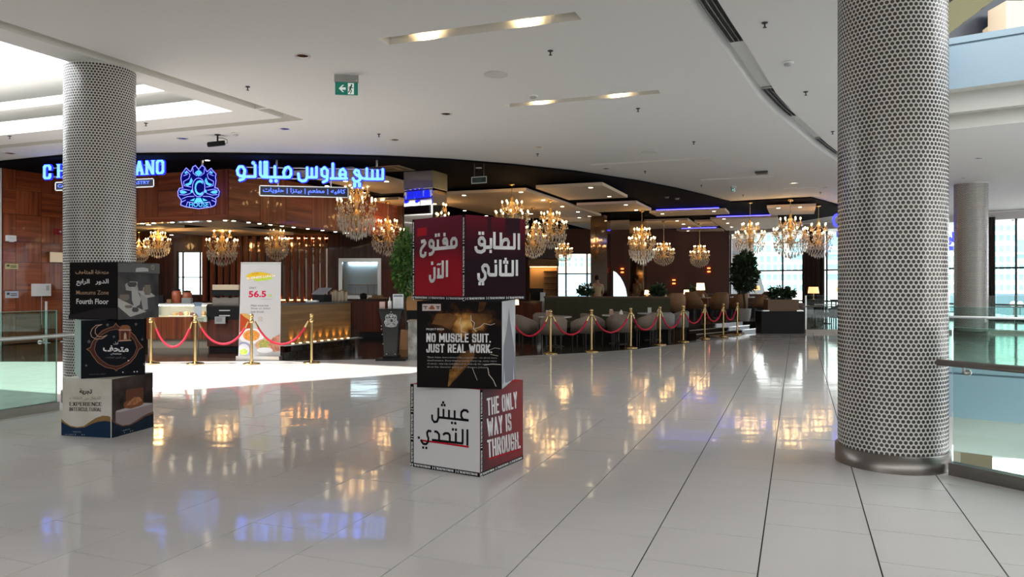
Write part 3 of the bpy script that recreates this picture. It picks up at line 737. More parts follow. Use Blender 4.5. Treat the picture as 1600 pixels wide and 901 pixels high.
# hall: back wall with openings, side walls
YB = 40.0; F_b = Face((0, YB, 0), (1, 0, 0)); b0 = -9.0; b1 = F_b.ab(1140, 440)[0]
arch = [F_b.ab(*p) for p in ((957.5, 470), (981.5, 470), (981.0, 460), (979, 450), (975.5, 441), (970.5, 432), (964.5, 425.5), (957.5, 421))]
wback = wall_sheet(F_b, arect(b0, 0, b1, H-.06), [rect(F_b, 858, 394, 926, 466), arch], 'wall_back', M_brownwall)
window_frame(F_b, 858, 394, 926, 466, 'window_1', vert=(870, 884.5, 917.5), horz=(427.5,), w=.09)
am = MB(); ap = [F_b.at(a, b, -.09) for a, b in arch]
for i in range(len(arch)):
    (p, q), (r, s) = arch[i], arch[(i+1) % len(arch)]
    stroke(am, Face(F_b.at(0, 0, -.05), F_b.ux), [(p, q), (r, s)], .08, 0, depth=.05, cap='butt')
wa = structure(am.build('window_2', M_mullion)); MB().poly(ap).build('pane', M_wglass, wa)
structure(MB().obox(V2(a1, YK), V2(.9, 13.2), V2(-.2, 0), UP*(H-.06)).build('wall_hall', M_brownwall))
# window wall toward the street
G0, G1 = V2(b1, YB), V2(26.5, 22.8); F_g = Face(G0, G1-G0); gl = (G1-G0).length
ZW = 4.15
gw = structure(MB().obox(G0+UP*ZW, G1-G0, -F_g.n*.3, UP*(H-ZW-.03)).build('wall_window_head', M_ceil))
gs = structure(MB().obox(G0, G1-G0, -F_g.n*.3, UP*.12).build('wall_window_foot', M_mullion))
def window_bay(n, x0, x1, vert, m=None):
    A = F_g.ab(x0, 440)[0]; B_ = F_g.ab(x1, 440)[0]
    o = structure(MB().obox(F_g.at(A, .12, -.10), F_g.ux*.07, UP*(ZW-.12), F_g.n*.08).obox(F_g.at(B_-.07, .12, -.10), F_g.ux*.07, UP*(ZW-.12), F_g.n*.08).build('window_%d' % n, M_mullion))
    cs = [A+.07]+[F_g.ab(x, 440)[0] for x in vert]+[B_-.07]
    for c in cs[1:-1]: MB().obox(F_g.at(c-.035, .12, -.10), F_g.ux*.07, UP*(ZW-.12), F_g.n*.07).build('mullion', M_mullion, o)
    for z in (.62, 2.13): MB().obox(F_g.at(A+.07, z, -.095), F_g.ux*(B_-A-.14), UP*.075, F_g.n*.06).build('transom', M_mullion, o)
    for i in range(len(cs)-1): MB().obox(F_g.at(cs[i]+.03, .14, -.07), F_g.ux*(cs[i+1]-cs[i]-.06), UP*(ZW-.16), F_g.n*.008).build('pane', M_wglass, o)
window_bay(4, 1140, 1258, (1222,)); window_bay(5, 1258, 1420, (1291, 1340, 1380)); window_bay(6, 1420, 1545, (1474, 1510)); window_bay(7, 1545, 1680, (1587, 1632))
def curtain(label, x0, x1, m):
    A, B_ = F_g.ab(x0, 440)[0], F_g.ab(x1, 440)[0]; n = 40; pts = []
    for i in range(n+1):
        a = A+(B_-A)*i/n; pts.append((a, .22+.055*math.sin(i*1.9)+.02*math.sin(i*.7)))
    mb = MB()
    for i in range(n):
        (p, u), (q, v) = pts[i], pts[i+1]
        mb.add([F_g.at(p, .02, u), F_g.at(q, .02, v), F_g.at(q, ZW+.1, v), F_g.at(p, ZW+.1, u)], [(0, 1, 2, 3)], 0, True)
    o = mb.build('curtain', m); tag(o, label, 'curtain')
M_curt = mat('taupe_curtain', (.10, .075, .062), .9); M_curt2 = mat('brown_curtain', (.055, .035, .028), .9)
curtain('dark brown curtain by the window behind the orange lamps', 1257, 1292, M_curt2)
curtain('taupe curtain at the window beside the distant mosaic column', 1541, 1558, M_curt)

# street outside: ground, pale block with teal windows, other volumes
structure(MB().poly([(-60, 42, -7), (260, 20, -7), (260, 400, -7), (-60, 400, -7)]).build('ground', mat('street', (.42, .41, .40), .9)))
M_facade = mat('pale_stone', (.80, .78, .74), .8); M_teal = mat('teal_glazing', (.16, .34, .36), .15); M_bluegl = mat('blue_glazing', (.17, .34, .42), .12)
def pale_block():
    Y = 150.0; t = thing('office_block', 'pale stone office block with rows of teal windows across the street', 'building', (D(1150, 440, Y).x, Y, -7))
    o = t.location; x0, x1 = D(1150, 440, Y).x, D(1680, 440, Y).x
    MB().obox((x0, Y, -7), (x1-x0, 0, 0), (0, 20, 0), UP*26).build('facade', M_facade, t, origin=o)
    win = MB().obox((-.42, -.10, -.62), (.84, 0, 0), (0, .12, 0), UP*1.24).mesh('window', [M_teal])
    rows = [356, 372, 388.5, 405, 417.5, 433, 449]
    for j, y in enumerate(rows):
        for i in range(42):
            x = 1180+i*10.4
            if 1229 < x < 1256 and y < 410 or 1586 < x < 1612 and y < 408 or 1292 < x < 1316: continue
            w_ = put('window', win, t); p = D(x, y, Y); w_.location = p-o
    for (xa, ya, xb, yb) in ((1234, 372, 1253, 406), (1293, 366, 1312, 384), (1293, 390, 1312, 406), (1293, 412, 1312, 420), (1293, 428, 1312, 437), (1590, 374, 1612, 404)):
        p, q = D(xa, yb, Y), D(xb, ya, Y)
        MB().obox((p.x, Y-.1, p.z), (q.x-p.x, 0, 0), (0, .12, 0), UP*(q.z-p.z)).build('window', M_bluegl, t, origin=o)
    for y in (364.5, 397, 425): MB().obox((x0, Y-.3, D(0, y, Y).z), (x1-x0, 0, 0), (0, .3, 0), UP*.35).build('string_course', M_facade, t, origin=o)
pale_block()
def volume(name, label, cat, px0, px1, y0, y1, Y, dep, m, extra=None):
    p, q = D(px0, y1, Y), D(px1, y0, Y); t = thing(name, label, cat, (p.x, Y, -7))
    MB().obox((p.x, Y, -7), (q.x-p.x, 0, 0), (0, dep, 0), UP*(q.z+7)).build('body', m, t, origin=t.location)
    if extra: extra(t)
    return t
def wins(px, py, Y, w, h, m):
    def f(t):
        for x in px:
            for y in py:
                p = D(x, y, Y); MB().obox((p.x-w/2, Y-.06, p.z-h/2), (w, 0, 0), (0, .08, 0), UP*h).build('window', m, t, origin=t.location)
    return f
volume('apartment_block', 'cream apartment block beyond the hall window', 'building', 868, 960, 380, 440, 110, 12, mat('cream_render', (.82, .70, .52), .8), wins((873, 877, 881, 890, 900, 909, 921), (413, 405), 110, .28, .55, M_teal))
volume('tower_block', 'narrow white tower at the edge of the hall window', 'building', 848, 871, 360, 440, 95, 10, mat('white_render', (.85, .84, .80), .8), wins((861, 866), (448, 453), 95, .5, .35, M_bluegl))
t = volume('roof_canopy', 'light blue canopy roof below the cream apartment block', 'roof', 840, 990, 428.5, 470, 62, 5, mat('sky_blue_sheet', (.42, .68, .80), .3))
for y in (453.5, 456.5, 459): MB().obox((D(840, y, 62).x, 61.9, D(840, y, 62).z), (8.1, 0, 0), (0, .1, 0), UP*.06).build('rail', M_white, t, origin=t.location)
volume('low_building', 'brownish pink building beyond the window behind the potted tree', 'building', 1120, 1178, 340, 470, 80, 10, mat('pink_stone', (.075, .052, .046), .9), wins((1145,), (395,), 80, 4, .25, M_mullion))
t = thing('slanted_screen', 'grey slanted screen outside the window, low behind the tree trunk', 'screen', D(1140, 462, 70))
o = t.location; MB().prism([D(1118, 475, 70), D(1201, 475, 70), D(1186, 424, 70), D(1118, 424, 70)], (0, .4, 0)).build('panel', mat('grey_sheet', (.085, .085, .088), .8), t, origin=o)
volume('street_tent', 'dark blue-grey low roof outside the window by the distant column', 'tent', 1557, 1650, 459, 480, 75, 8, mat('slate_blue', (.10, .16, .20), .6))
for x in (1584, 1594):
    t = thing('globe_lamp', 'white globe street lamp, %s of two outside the window' % ('one nearer the distant mosaic column' if x == 1584 else 'one farther from the distant mosaic column'), 'lamp', D(x, 475, 60 if x == 1584 else 66), 0, 'globe street lamps')
    MB().ball((0, 0, 0), .26, 12, 8).build('globe', M_white, t); MB().cyl((0, 0, -.25), (0, 0, -7-t.location.z), .05).build('post', M_mullion, t)

# ------------------------------------------------------------------ square mirror pillars
def square_pillar(label, x, y, w, d, h, m, band=True):
    t = thing('mirror_pillar', label, 'pillar', (x, y, 0), -TH)
    MB().box((0, 0, h/2), (w, d, h)).build('mirror_cladding', m, t)
    if band: MB().box((0, 0, h-.22), (w+.02, d+.02, .44)).build('brass_band', mat('pillar_brass', (.50, .40, .20), .3, 1.0), t)
    MB().box((0, 0, .06), (w+.03, d+.03, .12)).build('plinth', M_blackplas, t)
    return t
pc = V2(-2.02, 18.9)-D2*.41+D1*.41
square_pillar('square bronze mirror pillar with a brass top band behind the red cube', pc.x, pc.y, .82, .82, 4.44, M_mirror)
p = D(938.5, 440, 31); square_pillar('dark mirror pillar behind the standing man in the hall', p.x, p.y, .70, .6, 4.44, M_dkmirror, False)
p = D(997, 440, 31.5); square_pillar('bronze mirror pillar between the arched window and the brown wall', p.x, p.y, .62, .6, 4.44, mat('mid_mirror', (.50, .40, .30), .04, 1.0), False)

# ------------------------------------------------------------------ hanging cafe signs
M_neon = mat('neon_face', (.2, .45, 1), .4, emit=.56, ecol=(.19, .45, 1.0))
M_neon_d = mat('neon_halo', (.02, .03, .5), .4, emit=.62, ecol=(.012, .02, .62))
M_neon_p = mat('neon_outline', (.3, .3, 1), .4, emit=.50, ecol=(.20, .22, 1.0))
M_neon_c = mat('neon_cyan', (.1, .6, 1), .4, emit=.48, ecol=(.03, .28, 1.0))
M_navy = mat('sign_navy', (.004, .004, .03), .35)
F_s = Face((0, 17.35, 0), (1, 0, 0))
def rails(t, x0, x1, ys, o, slope=0):
    for y in ys:
        MB().tube([F_s.P(x0, y, -.06), F_s.P(x1, y+slope, -.06)], .022, 6).build('rail', M_steel_lt, t, origin=o)
def hanger(t, x, y, o, r=.028):
    p = F_s.P(x, y, -.06); MB().cyl(p, (p.x, p.y, H-.05), r, n=8).build('hanger', M_steel_lt, t, origin=o)
def name_board(t, o, x0, y0, x1, y1, dy, words, tl, tr, bl):
    p = [F_s.P(*q) for q in ((x0, y0), (x1, y0+dy), (x1, y1+dy), (x0, y1))]
    MB().prism([q-F_s.n*.07 for q in p], F_s.n*.07).build('board', M_navy, t, origin=o)
    f = MB()
    for i in range(4): stroke(f, F_s, [F_s.ab(*[(x0, y0), (x1, y0+dy), (x1, y1+dy), (x0, y1)][i]), F_s.ab(*[(x0, y0), (x1, y0+dy), (x1, y1+dy), (x0, y1)][(i+1) % 4])], .022, .012, depth=.03, cap='square')
    f.build('frame', M_steel_lt, t, origin=o)
    mb = MB(); lay_text(mb, F_s, words, tl, tr, bl, .012, 0, bold=.012, depth=.01); mb.build('board_lettering', mat('board_neon', (.1, .2, 1), .4, emit=.8, ecol=(.07, .14, 1.0)), t, origin=o)
    for x in (x0+(x1-x0)*.2, x0+(x1-x0)*.8):
        q = F_s.P(x, y0+dy*.5, -.05); MB().cyl(q, q+UP*.22, .018, n=8).build('strut', M_steel_lt, t, origin=o)
# English name, partly behind the round column
o = F_s.P(160, 265); t = thing('name_sign', 'blue neon cafe name sign in Latin capitals behind the round column', 'sign', o)
for (s, x0, x1, yl, yr, h) in (('C', 67.5, 80, 257.5, 257, 22.5), ('HOUSE', 89.5, 162, 256.5, 253.5, 21), ('MILANO', 170, 256.5, 253.5, 249.5, 22)):
    for i, ch in enumerate(s):
        g0 = sum(GL[c][0]+.22 for c in s[:i]); gw_ = sum(GL[c][0]+.22 for c in s)-.22; u0, u1 = g0/gw_, (g0+GL[ch][0])/gw_
        xa, xb = x0+(x1-x0)*u0, x0+(x1-x0)*u1; ya, yb = yl+(yr-yl)*u0, yl+(yr-yl)*u1
        mb = MB(); lay_block(mb, F_s, ch, (xa-1, ya-1), (xb+1, yb-1), (xa-1, ya+h+1), -.012, depth=.05, sw=.40, sh=.15, serif=.10); mb.build('letter_halo', M_neon_d, t, origin=o)
        mb = MB(); lay_block(mb, F_s, ch, (xa, ya), (xb, yb), (xa, ya+h), .012, depth=.02, sw=.30, sh=.10, serif=.10); mb.build('letter', M_neon, t, origin=o)
rails(t, 76, 252, (262, 276), o, -6)
for x in (120, 205): hanger(t, x, 262, o)
name_board(t, o, 87, 285, 240.5, 297.5, -6, 'CAFE | RESTAURANT | PIZZA | PASTRY', (90.5, 288), (234, 282), (90.5, 294.5))
# Arabic name (pen strokes traced on the sign plane)
o = F_s.P(487, 275); t = thing('name_sign', 'blue neon Arabic cafe name sign hanging beside the crest', 'sign', o)
AN = [[(1465, 212), (1465, 305), (1310, 305), (1262, 296), (1240, 262), (1232, 226), (1206, 218), (1192, 240), (1212, 266), (1245, 285), (1246, 312), (1222, 330), (1190, 322), (1180, 298)],
      [(1415, 222), (1415, 305)], [(1366, 222), (1366, 305)], [(1312, 205), (1312, 300)],
      [(1108, 296), (1108, 240), (1085, 208), (1058, 222), (1050, 262), (1060, 298)], [(1120, 300), (965, 300)], [(1055, 262), (1105, 262)], [(985, 158), (985, 296)],
      [(930, 296), (934, 222), (905, 194), (878, 216), (880, 268), (905, 284), (930, 280)], [(932, 280), (928, 318), (892, 334)],
      [(828, 192), (828, 288), (745, 288)], [(783, 205), (783, 288)], [(738, 196), (738, 290), (722, 320), (690, 326), (660, 308), (654, 252)],
      [(520, 290), (512, 240), (530, 200), (558, 190), (582, 215), (584, 260), (568, 286), (520, 290)], [(568, 288), (405, 288)], [(428, 184), (428, 288)],
      [(350, 142), (350, 285)], [(288, 142), (288, 262), (310, 286), (405, 288)], [(330, 142), (330, 280)],
      [(238, 172), (238, 282), (125, 282)],
      [(130, 284), (140, 222), (118, 186), (86, 186), (66, 222), (74, 262), (100, 278), (132, 272)], [(134, 276), (128, 302), (90, 316)]]
AD = [(220, 150), (390, 323), (440, 323), (1195, 372), (1242, 372), (1195, 352), (1242, 352)]
pn = crop(360, 230, 6.154, AN); dn_ = crop(360, 230, 6.154, [AD])[0]
mb = MB(); lay_strokes(mb, F_s, pn, .092, -.012, depth=.05); lay_dots(mb, F_s, dn_, .115, -.012, depth=.05, rnd=True); mb.build('letter_halo', M_neon_d, t, origin=o)
mb = MB(); lay_strokes(mb, F_s, pn, .062, .012, depth=.02); lay_dots(mb, F_s, dn_, .085, .012, depth=.02, rnd=True); mb.build('lettering', M_neon, t, origin=o)
rails(t, 372, 598, (260, 277), o, 4)
for x in (431, 588): hanger(t, x, 260, o)
name_board(t, o, 406, 290, 544, 305.5, 3, '     '.join([]) or ' '.join([arabic('حلويات'), '|', arabic('بيتزا'), '|', arabic('مطعم'), '|', arabic('كافيه')]), (411, 292.8), (540, 295.5), (411, 303))
def crest(t, o, face, mp, m_plate, m_out, m_fill, w, depth, plate=True):
    P = lambda pl: [mp(*q) for q in pl]
    mir = lambda pl: [(910-x, y) for x, y in pl]
    out = [(280, 290), (338, 345), (352, 330), (370, 280), (410, 255), (455, 312), (500, 255), (540, 280), (562, 330), (575, 345), (630, 295), (665, 340), (700, 375), (690, 420), (700, 470), (690, 530), (682, 570), (722, 577), (748, 625), (735, 688), (692, 715), (702, 750), (690, 812), (640, 838), (455, 864), (275, 838), (202, 812), (214, 745), (168, 685), (163, 620), (186, 576), (234, 570), (216, 500), (206, 440), (216, 380), (246, 335)]
    if plate:
        pl = [face.at(*face.ab(*q), -.005) for q in P(out)]
        c = sum(pl, Vector())/len(pl); mb = MB()
        for i in range(len(pl)): mb.prism([q-face.n*depth for q in (c, pl[i], pl[(i+1) % len(pl)])], face.n*depth)
        mb.build('plate', m_plate, t, origin=o)
    mb = MB(); stroke(mb, face, [face.ab(*q) for q in P(out)], w, .006, closed=True)
    el = [(455+88*math.cos(k*math.pi/12), 565+132*math.sin(k*math.pi/12)) for k in range(24)]
    stroke(mb, face, [face.ab(*q) for q in P(el)], w*.9, .006, closed=True)
    for s in ([(285, 330), (335, 385), (318, 440), (245, 480), (250, 540), (345, 560)], [(245, 400), (300, 380)], [(375, 300), (378, 365), (430, 402)], [(225, 725), (300, 692), (390, 690)], [(190, 610), (240, 590), (330, 605)], [(215, 770), (270, 745)], [(300, 770), (455, 790)], [(300, 770), (280, 830)], [(190, 665), (260, 672), (340, 650)]):
        for pl in (s, mir(s)): stroke(mb, face, [face.ab(*q) for q in P(pl)], w*.8, .006)
    mb.build('outline', m_out, t, origin=o)
    mb = MB()
    for s in ([(398, 360), (430, 332), (455, 318), (480, 332), (508, 360), (455, 412)], [(425, 712), (485, 712), (520, 775), (390, 775)]): lay_poly(mb, face, P(s), .005)
    for s in ([(350, 425), (372, 470), (350, 520), (300, 545), (258, 522), (322, 498)], [(185, 628), (215, 606), (255, 612), (292, 632), (255, 652), (210, 652)], [(330, 748), (402, 716), (388, 758)], [(345, 600), (372, 590), (372, 640), (340, 640)], [(255, 350), (290, 330), (300, 365), (265, 375)]):
        for pl in (s, mir(s)[::-1]): lay_poly(mb, face, P(pl), .005)
    lay_text(mb, face, 'C', mp(398, 462), mp(516, 462), mp(398, 678), .007, bold=.01)
    lay_text(mb, face, 'HOUSE', mp(322, 775), mp(592, 775), mp(322, 838), .008, bold=.01)
    mb.build('emblem', m_fill, t, origin=o)
o = F_s.P(310, 292); t = thing('crest_sign', 'blue neon crest sign with a letter C hanging before the wood bulkhead', 'sign', o)
crest(t, o, F_s, lambda x, y: (260+x/9.007, 230+y/9.007), mat('crest_plate', (.001, .001, .03), .7, emit=.2, ecol=(.002, .004, .22), spec=.05), M_neon_p, M_neon_c, .018, .07)
hanger(t, 314.5, 258, o, .03)
# the same name once more farther along the cafe front, mostly behind the nearest column
F_s2 = Face((0, 25.2, 0), (1, 0, 0)); o = F_s2.P(1308, 345); t = thing('name_sign', 'small blue sign beside the nearest column, far over the cafe windows', 'sign', o)
mb = MB(); lay_text(mb, F_s2, 'C', (1301, 333), (1314, 333), (1301, 355), .0, bold=.03, depth=.05); lay_text(mb, F_s2, 'HOUSE MILANO', (1320, 334), (1420, 336), (1320, 356), .0, bold=.03, depth=.05)
mb.build('lettering', mat('neon_far', (.05, .06, 1), .4, emit=1.0, ecol=(.04, .05, .9)), t, origin=o)
MB().obox(F_s2.P(1308, 370), (1.6, 0, 0), (0, .05, 0), UP*.20).build('board', mat('neon_board', (.03, .03, .6), .4, emit=.7, ecol=(.05, .07, .75)), t, origin=o)
MB().cyl(F_s2.P(1330, 345), F_s2.P(1330, 345)+UP*(H-F_s2.P(1330, 345).z), .02, n=8).build('hanger', M_steel_lt, t, origin=o)
o = F_s2.P(1480, 380); t = thing('name_sign', 'small blue sign between the nearest column and the distant column', 'sign', o)
mb = MB(); lay_text(mb, F_s2, ' '.join([arabic('ميلانو'), arabic('هاوس')]), (1430, 360), (1500, 362), (1430, 382), .0, bold=.04, depth=.05)
mb.build('lettering', MATS['neon_far'], t, origin=o)
MB().obox(F_s2.P(1446, 391), (.95, 0, 0), (0, .05, 0), UP*.15).build('board', MATS['neon_board'], t, origin=o)
q = F_s2.P(1482, 362); MB().cyl(q, (q.x, q.y, H), .02, n=8).build('hanger', M_steel_lt, t, origin=o)
# ------------------------------------------------------------------ ceiling rafts over the cafe
def uv(p): return p.x*D2.x+p.y*D2.y, p.x*D1.x+p.y*D1.y
def nosample(m):
    try: m.cycles.emission_sampling = 'NONE'
    except Exception: pass
for m_ in (M_led, M_blue): nosample(m_)
RAFTS = []
def raft(label, pix, z, lights=(), blue=(), m=None):
    q = [uv(W(x, y, z)) for x, y in pix]
    u0, u1 = min(a for a, b in q), max(a for a, b in q); v0, v1 = min(b for a, b in q), max(b for a, b in q)
    if len(q) == 4:   # mean of paired corners (tl, tr, br, bl)
        u0, u1 = (q[0][0]+q[3][0])/2, (q[1][0]+q[2][0])/2; v0, v1 = (q[0][1]+q[1][1])/2, (q[2][1]+q[3][1])/2
    P = lambda u, v: D2*u+D1*v
    c = P((u0+u1)/2, (v0+v1)/2)+UP*z
    t = thing('ceiling_raft', label, 'ceiling panel', c, 0, 'white ceiling rafts over the cafe')
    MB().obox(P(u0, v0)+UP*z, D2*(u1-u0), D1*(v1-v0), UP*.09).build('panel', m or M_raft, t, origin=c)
    RAFTS.append((u0, u1, v0, v1, z))
    if H-.05-z-.09 > .03: MB().obox(P(u0+min(.6, (u1-u0)/2-.1), v0+min(.6, (v1-v0)/2-.1))+UP*(z+.09), D2*max(.2, u1-u0-1.2), D1*max(.2, v1-v0-1.2), UP*(H-.055-z-.09)).build('hanger_box', M_black, t, origin=c)
    for x, y in lights:
        p = W(x, y, z); MB().lathe([(.055, .0), (.06, -.006), (.0001, -.008)], p, 12).build('downlight', M_led, t, origin=c)
    for side in blue:
        if side == 'near': MB().obox(P(u0+.25, v0+.10)+UP*(z+.092), D2*(u1-u0-.5), D1*.05, UP*.035).build('led_strip', M_blue, t, origin=c)
        if side == 'far': MB().obox(P(u0+.25, v1-.15)+UP*(z+.092), D2*(u1-u0-.5), D1*.05, UP*.035).build('led_strip', M_blue, t, origin=c)
    if blue:
        l = bpy.data.lights.new('blue_wash', 'AREA'); l.shape = 'RECTANGLE'; l.size = max(.3, u1-u0-.6); l.size_y = .08; l.energy = 10; l.color = (.04, .03, 1)
        lo = bpy.data.objects.new('blue_wash', l); COL.objects.link(lo); lo.location = P((u0+u1)/2, v0-.02 if 'near' in blue else v1+.02)+UP*(z+.16)
        lo.rotation_euler = Matrix((D2, UP.cross(D2)*-1, -UP)).transposed().to_euler() if False else (math.pi, 0, -TH)
    return t
raft('largest amber-lit ceiling raft above the red cube', [(676, 305), (830, 297), (925, 335), (770, 345)], 4.30, [(725, 305), (814, 300), (849, 312.5), (878.5, 322.5), (903, 331), (726, 329), (760, 337), (830, 334)])
raft('grey-lit raft in front of the dark ceiling, first beside the largest raft', [(840, 294.4), (943, 288.8), (977.4, 308.2), (888, 313)], 4.30, [(923, 293), (952, 307)], ('far',))
raft('second grey-lit raft beside the largest raft, with two downlights near its end', [(908, 320), (995.6, 317.6), (1017, 328.5), (925, 332)], 4.30, [(978, 320), (994, 328)])
raft('slim raft with blue light above its near edge', [(1015, 333), (1133, 328), (1139, 334), (1028, 338.5)], 4.30, [(1035, 334), (1115.5, 330)], ('near',))
raft('wide amber-lit raft over the middle chandelier', [(905, 349.5), (1074, 343), (1094, 355), (915, 361)], 4.30, [(925, 349), (990, 347), (1058, 345), (1068, 350), (1077, 355), (941, 354.5), (1014, 357)])
raft('amber-lit raft over the chandelier beside the potted tree', [(1113, 343), (1205, 339), (1228, 357), (1134, 361)], 4.30, [(1131, 342), (1137, 348.5), (1143, 354.5)], ('near',))
raft('raft lit cream beside the nearest column, over two chandeliers', [(1197, 325), (1270, 321), (1277, 333), (1205, 337)], 4.30, [(1216, 325), (1250, 323.5)])
raft('small raft tucked between the two wide amber rafts', [(1086, 346.5), (1110, 345.5), (1124, 353), (1098, 354)], 4.32, [])
raft('slim raft behind the wide amber raft, blue light at its end', [(1061, 360.5), (1128, 357.5), (1133, 364), (1071, 367)], 4.30, [(1075, 360.5)], ('near',))
raft('small raft with blue light just over the middle chandelier', [(990, 364), (1031, 362.5), (1043, 368), (1000, 370)], 4.30, [(984, 365), (1028, 367)], ('near',))
raft('far raft with blue light behind the middle chandelier', [(1012, 373.5), (1097, 370), (1105, 375), (1020, 378)], 4.26, [(1029, 372.5), (1082, 370.5), (1088, 373.5), (1094, 376)], ('near',))
raft('farthest cream raft in front of the brown wall', [(1052, 380), (1125, 377), (1136, 381), (1058, 383.5)], 4.26, [(1045, 378), (1057, 379.5), (1066, 382), (1125, 377.5)])
raft('far raft at the corner of the brown wall and the windows', [(1131, 368), (1170, 366), (1180, 371), (1140, 374)], 4.26, [(1144, 367), (1148, 370.5)])
raft('narrow raft behind the largest raft, blue light along it', [(866, 340.5), (913, 338), (921, 345), (876, 348)], 4.30, [(905, 340)], ('near',))
raft('small grey raft between the largest and the wide amber raft', [(914, 336.5), (930, 335.5), (947, 341), (930, 342)], 4.32, [(920, 337.5)])
raft('raft with blue light above the hall window', [(880, 374.5), (924, 372), (930, 379), (884, 381)], 4.26, [(910, 372), (889, 379)], ('near',))
raft('farthest raft above the hall window', [(882, 383.5), (925, 381.5), (930, 386), (886, 388)], 4.24, [], ('near',))
raft('large grey raft behind the Arabic sign', [(505, 268), (575, 266), (652, 297), (560, 307)], 4.3, [(511, 290.5), (540, 283), (604, 283.5)])
raft('narrow grey raft with a downlight beside the mirror pillar', [(570, 314), (634, 311), (655, 321), (585, 324)], 4.30, [(597, 312.5), (568, 301)])
raft('amber raft over the second chandelier beside the mirror pillar', [(560, 331), (634, 327), (660, 346), (590, 352)], 4.30, [])
raft('white raft inside the kiosk, highest under the bulkhead', [(285, 349.5), (352, 346), (405, 353.5), (338, 356)], 3.20, [(232, 351)])
raft('amber-lit raft inside the kiosk over the largest kiosk chandelier', [(262, 362), (368, 357), (440, 366), (340, 371)], 3.20, [(268, 367)])
raft('white raft inside the kiosk beside the round column, blue light along it', [(205, 354), (258, 352), (272, 356), (220, 359)], 3.20, [], ('near',))

# ------------------------------------------------------------------ chandeliers
M_bulb = mat('flame_bulb', (1, .85, .6), .4, emit=9.5, ecol=(1, .60, .25))
M_crys = mat('clear_crystal', (.95, .91, .82), .07, .2, spec=1.0, trans=.15)
M_amber = mat('amber_glass', (.80, .50, .16), .10, .35, spec=1.0)
M_candle = mat('candle_sleeve', (.80, .66, .42), .4)
def chandelier_proto():
    t = thing('chandelier', 'x', 'chandelier', (0, 0, 0), 0, 'crystal chandeliers')
    MB().cyl((0, 0, 0), (0, 0, 1), .010, n=6).build('rod', M_gold, t)
    MB().lathe([(.001, .045), (.07, .04), (.08, .0), (.02, -.02), (.001, -.02)], (0, 0, 0), 12).build('canopy', M_gold, t)
    MB().lathe([(.012, 0), (.045, -.03), (.03, -.08), (.06, -.16), (.03, -.26), (.05, -.32), (.10, -.40), (.05, -.50), (.03, -.58), (.09, -.66), (.12, -.72), (.05, -.82), (.03, -.90), (.001, -.95)], n=10).build('column', M_amber, t)
    def arm(n, R, z, drop, up, nm):
        me = MB(); P = []
        for i in range(9):
            u = i/8; P.append((.04+(R-.04)*u, 0, z-drop*math.sin(u*math.pi)*.9+up*u*u))
        me.tube(P, .011, 6); e = P[-1]
        me.lathe([(.004, -.02), (.05, .0), (.055, .012), (.02, .014)], e, 8)
        am = me.mesh('arm', [M_amber])
        cm = MB().cyl((e[0], 0, e[2]+.012), (e[0], 0, e[2]+.095), .013, n=6).mesh('candle', [M_candle])
        bm = MB().ball((e[0], 0, e[2]+.122), .023, 8, 5, sz=1.5).mesh('bulb', [M_bulb])
        dm = MB()
        for k in range(6):
            a = k*math.pi/3; dm.octa((e[0]+.05*math.cos(a), .05*math.sin(a), e[2]-.055), .011, .035)
        dm = dm.mesh('drops', [M_crys])
        for i in range(n):
            a = put('arm', am, t); a.rotation_euler = (0, 0, 2*math.pi*(i+.3)/n)
            put('candle', cm, a); put('bulb', bm, a); put('drops', dm, a, kind='stuff')
    arm(6, .27, -.36, .10, .10, 'upper'); arm(10, .46, -.66, .14, .14, 'lower')
    rr = random.Random(11); cr = MB()
    for k in range(8):                      # swags and tiers of drops
        for (R, z, n) in ((.46, -.78, 26), (.44, -.87, 26), (.40, -.95, 24), (.33, -1.02, 20), (.24, -1.07, 16), (.14, -1.11, 10), (.05, -1.14, 4), (.36, -.80, 18), (.28, -.88, 14)):
            if k: continue
            for i in range(n):
                a = 2*math.pi*i/n; cr.octa((R*math.cos(a), R*math.sin(a), z+.01*(i % 2)), .017, .055)
    for i in range(10):
        a0, a1 = 2*math.pi*(i+.3)/10, 2*math.pi*(i+1.3)/10
        for j in range(1, 8):
            u = j/8; R = .46*(1-.12*math.sin(u*math.pi)); a = a0+(a1-a0)*u
            cr.octa((R*math.cos(a), R*math.sin(a), -.60-.13*math.sin(u*math.pi)), .013, .016)
    for i in range(6):
        a0 = 2*math.pi*(i+.3)/6
        for j in range(1, 9):
            u = j/9; R = .05+.22*u; cr.octa((R*math.cos(a0), R*math.sin(a0), -.12-.18*u-.06*math.sin(u*math.pi)), .012, .016)
    for i in range(150):
        a = rr.random()*6.283; R = .08+.38*math.sqrt(rr.random()); cr.octa((R*math.cos(a), R*math.sin(a), -.42-.45*rr.random()), .014, .024)
    cr.build('crystals', M_crys, t, kind='stuff')
    return t
CH = chandelier_proto(); _ch_first = True
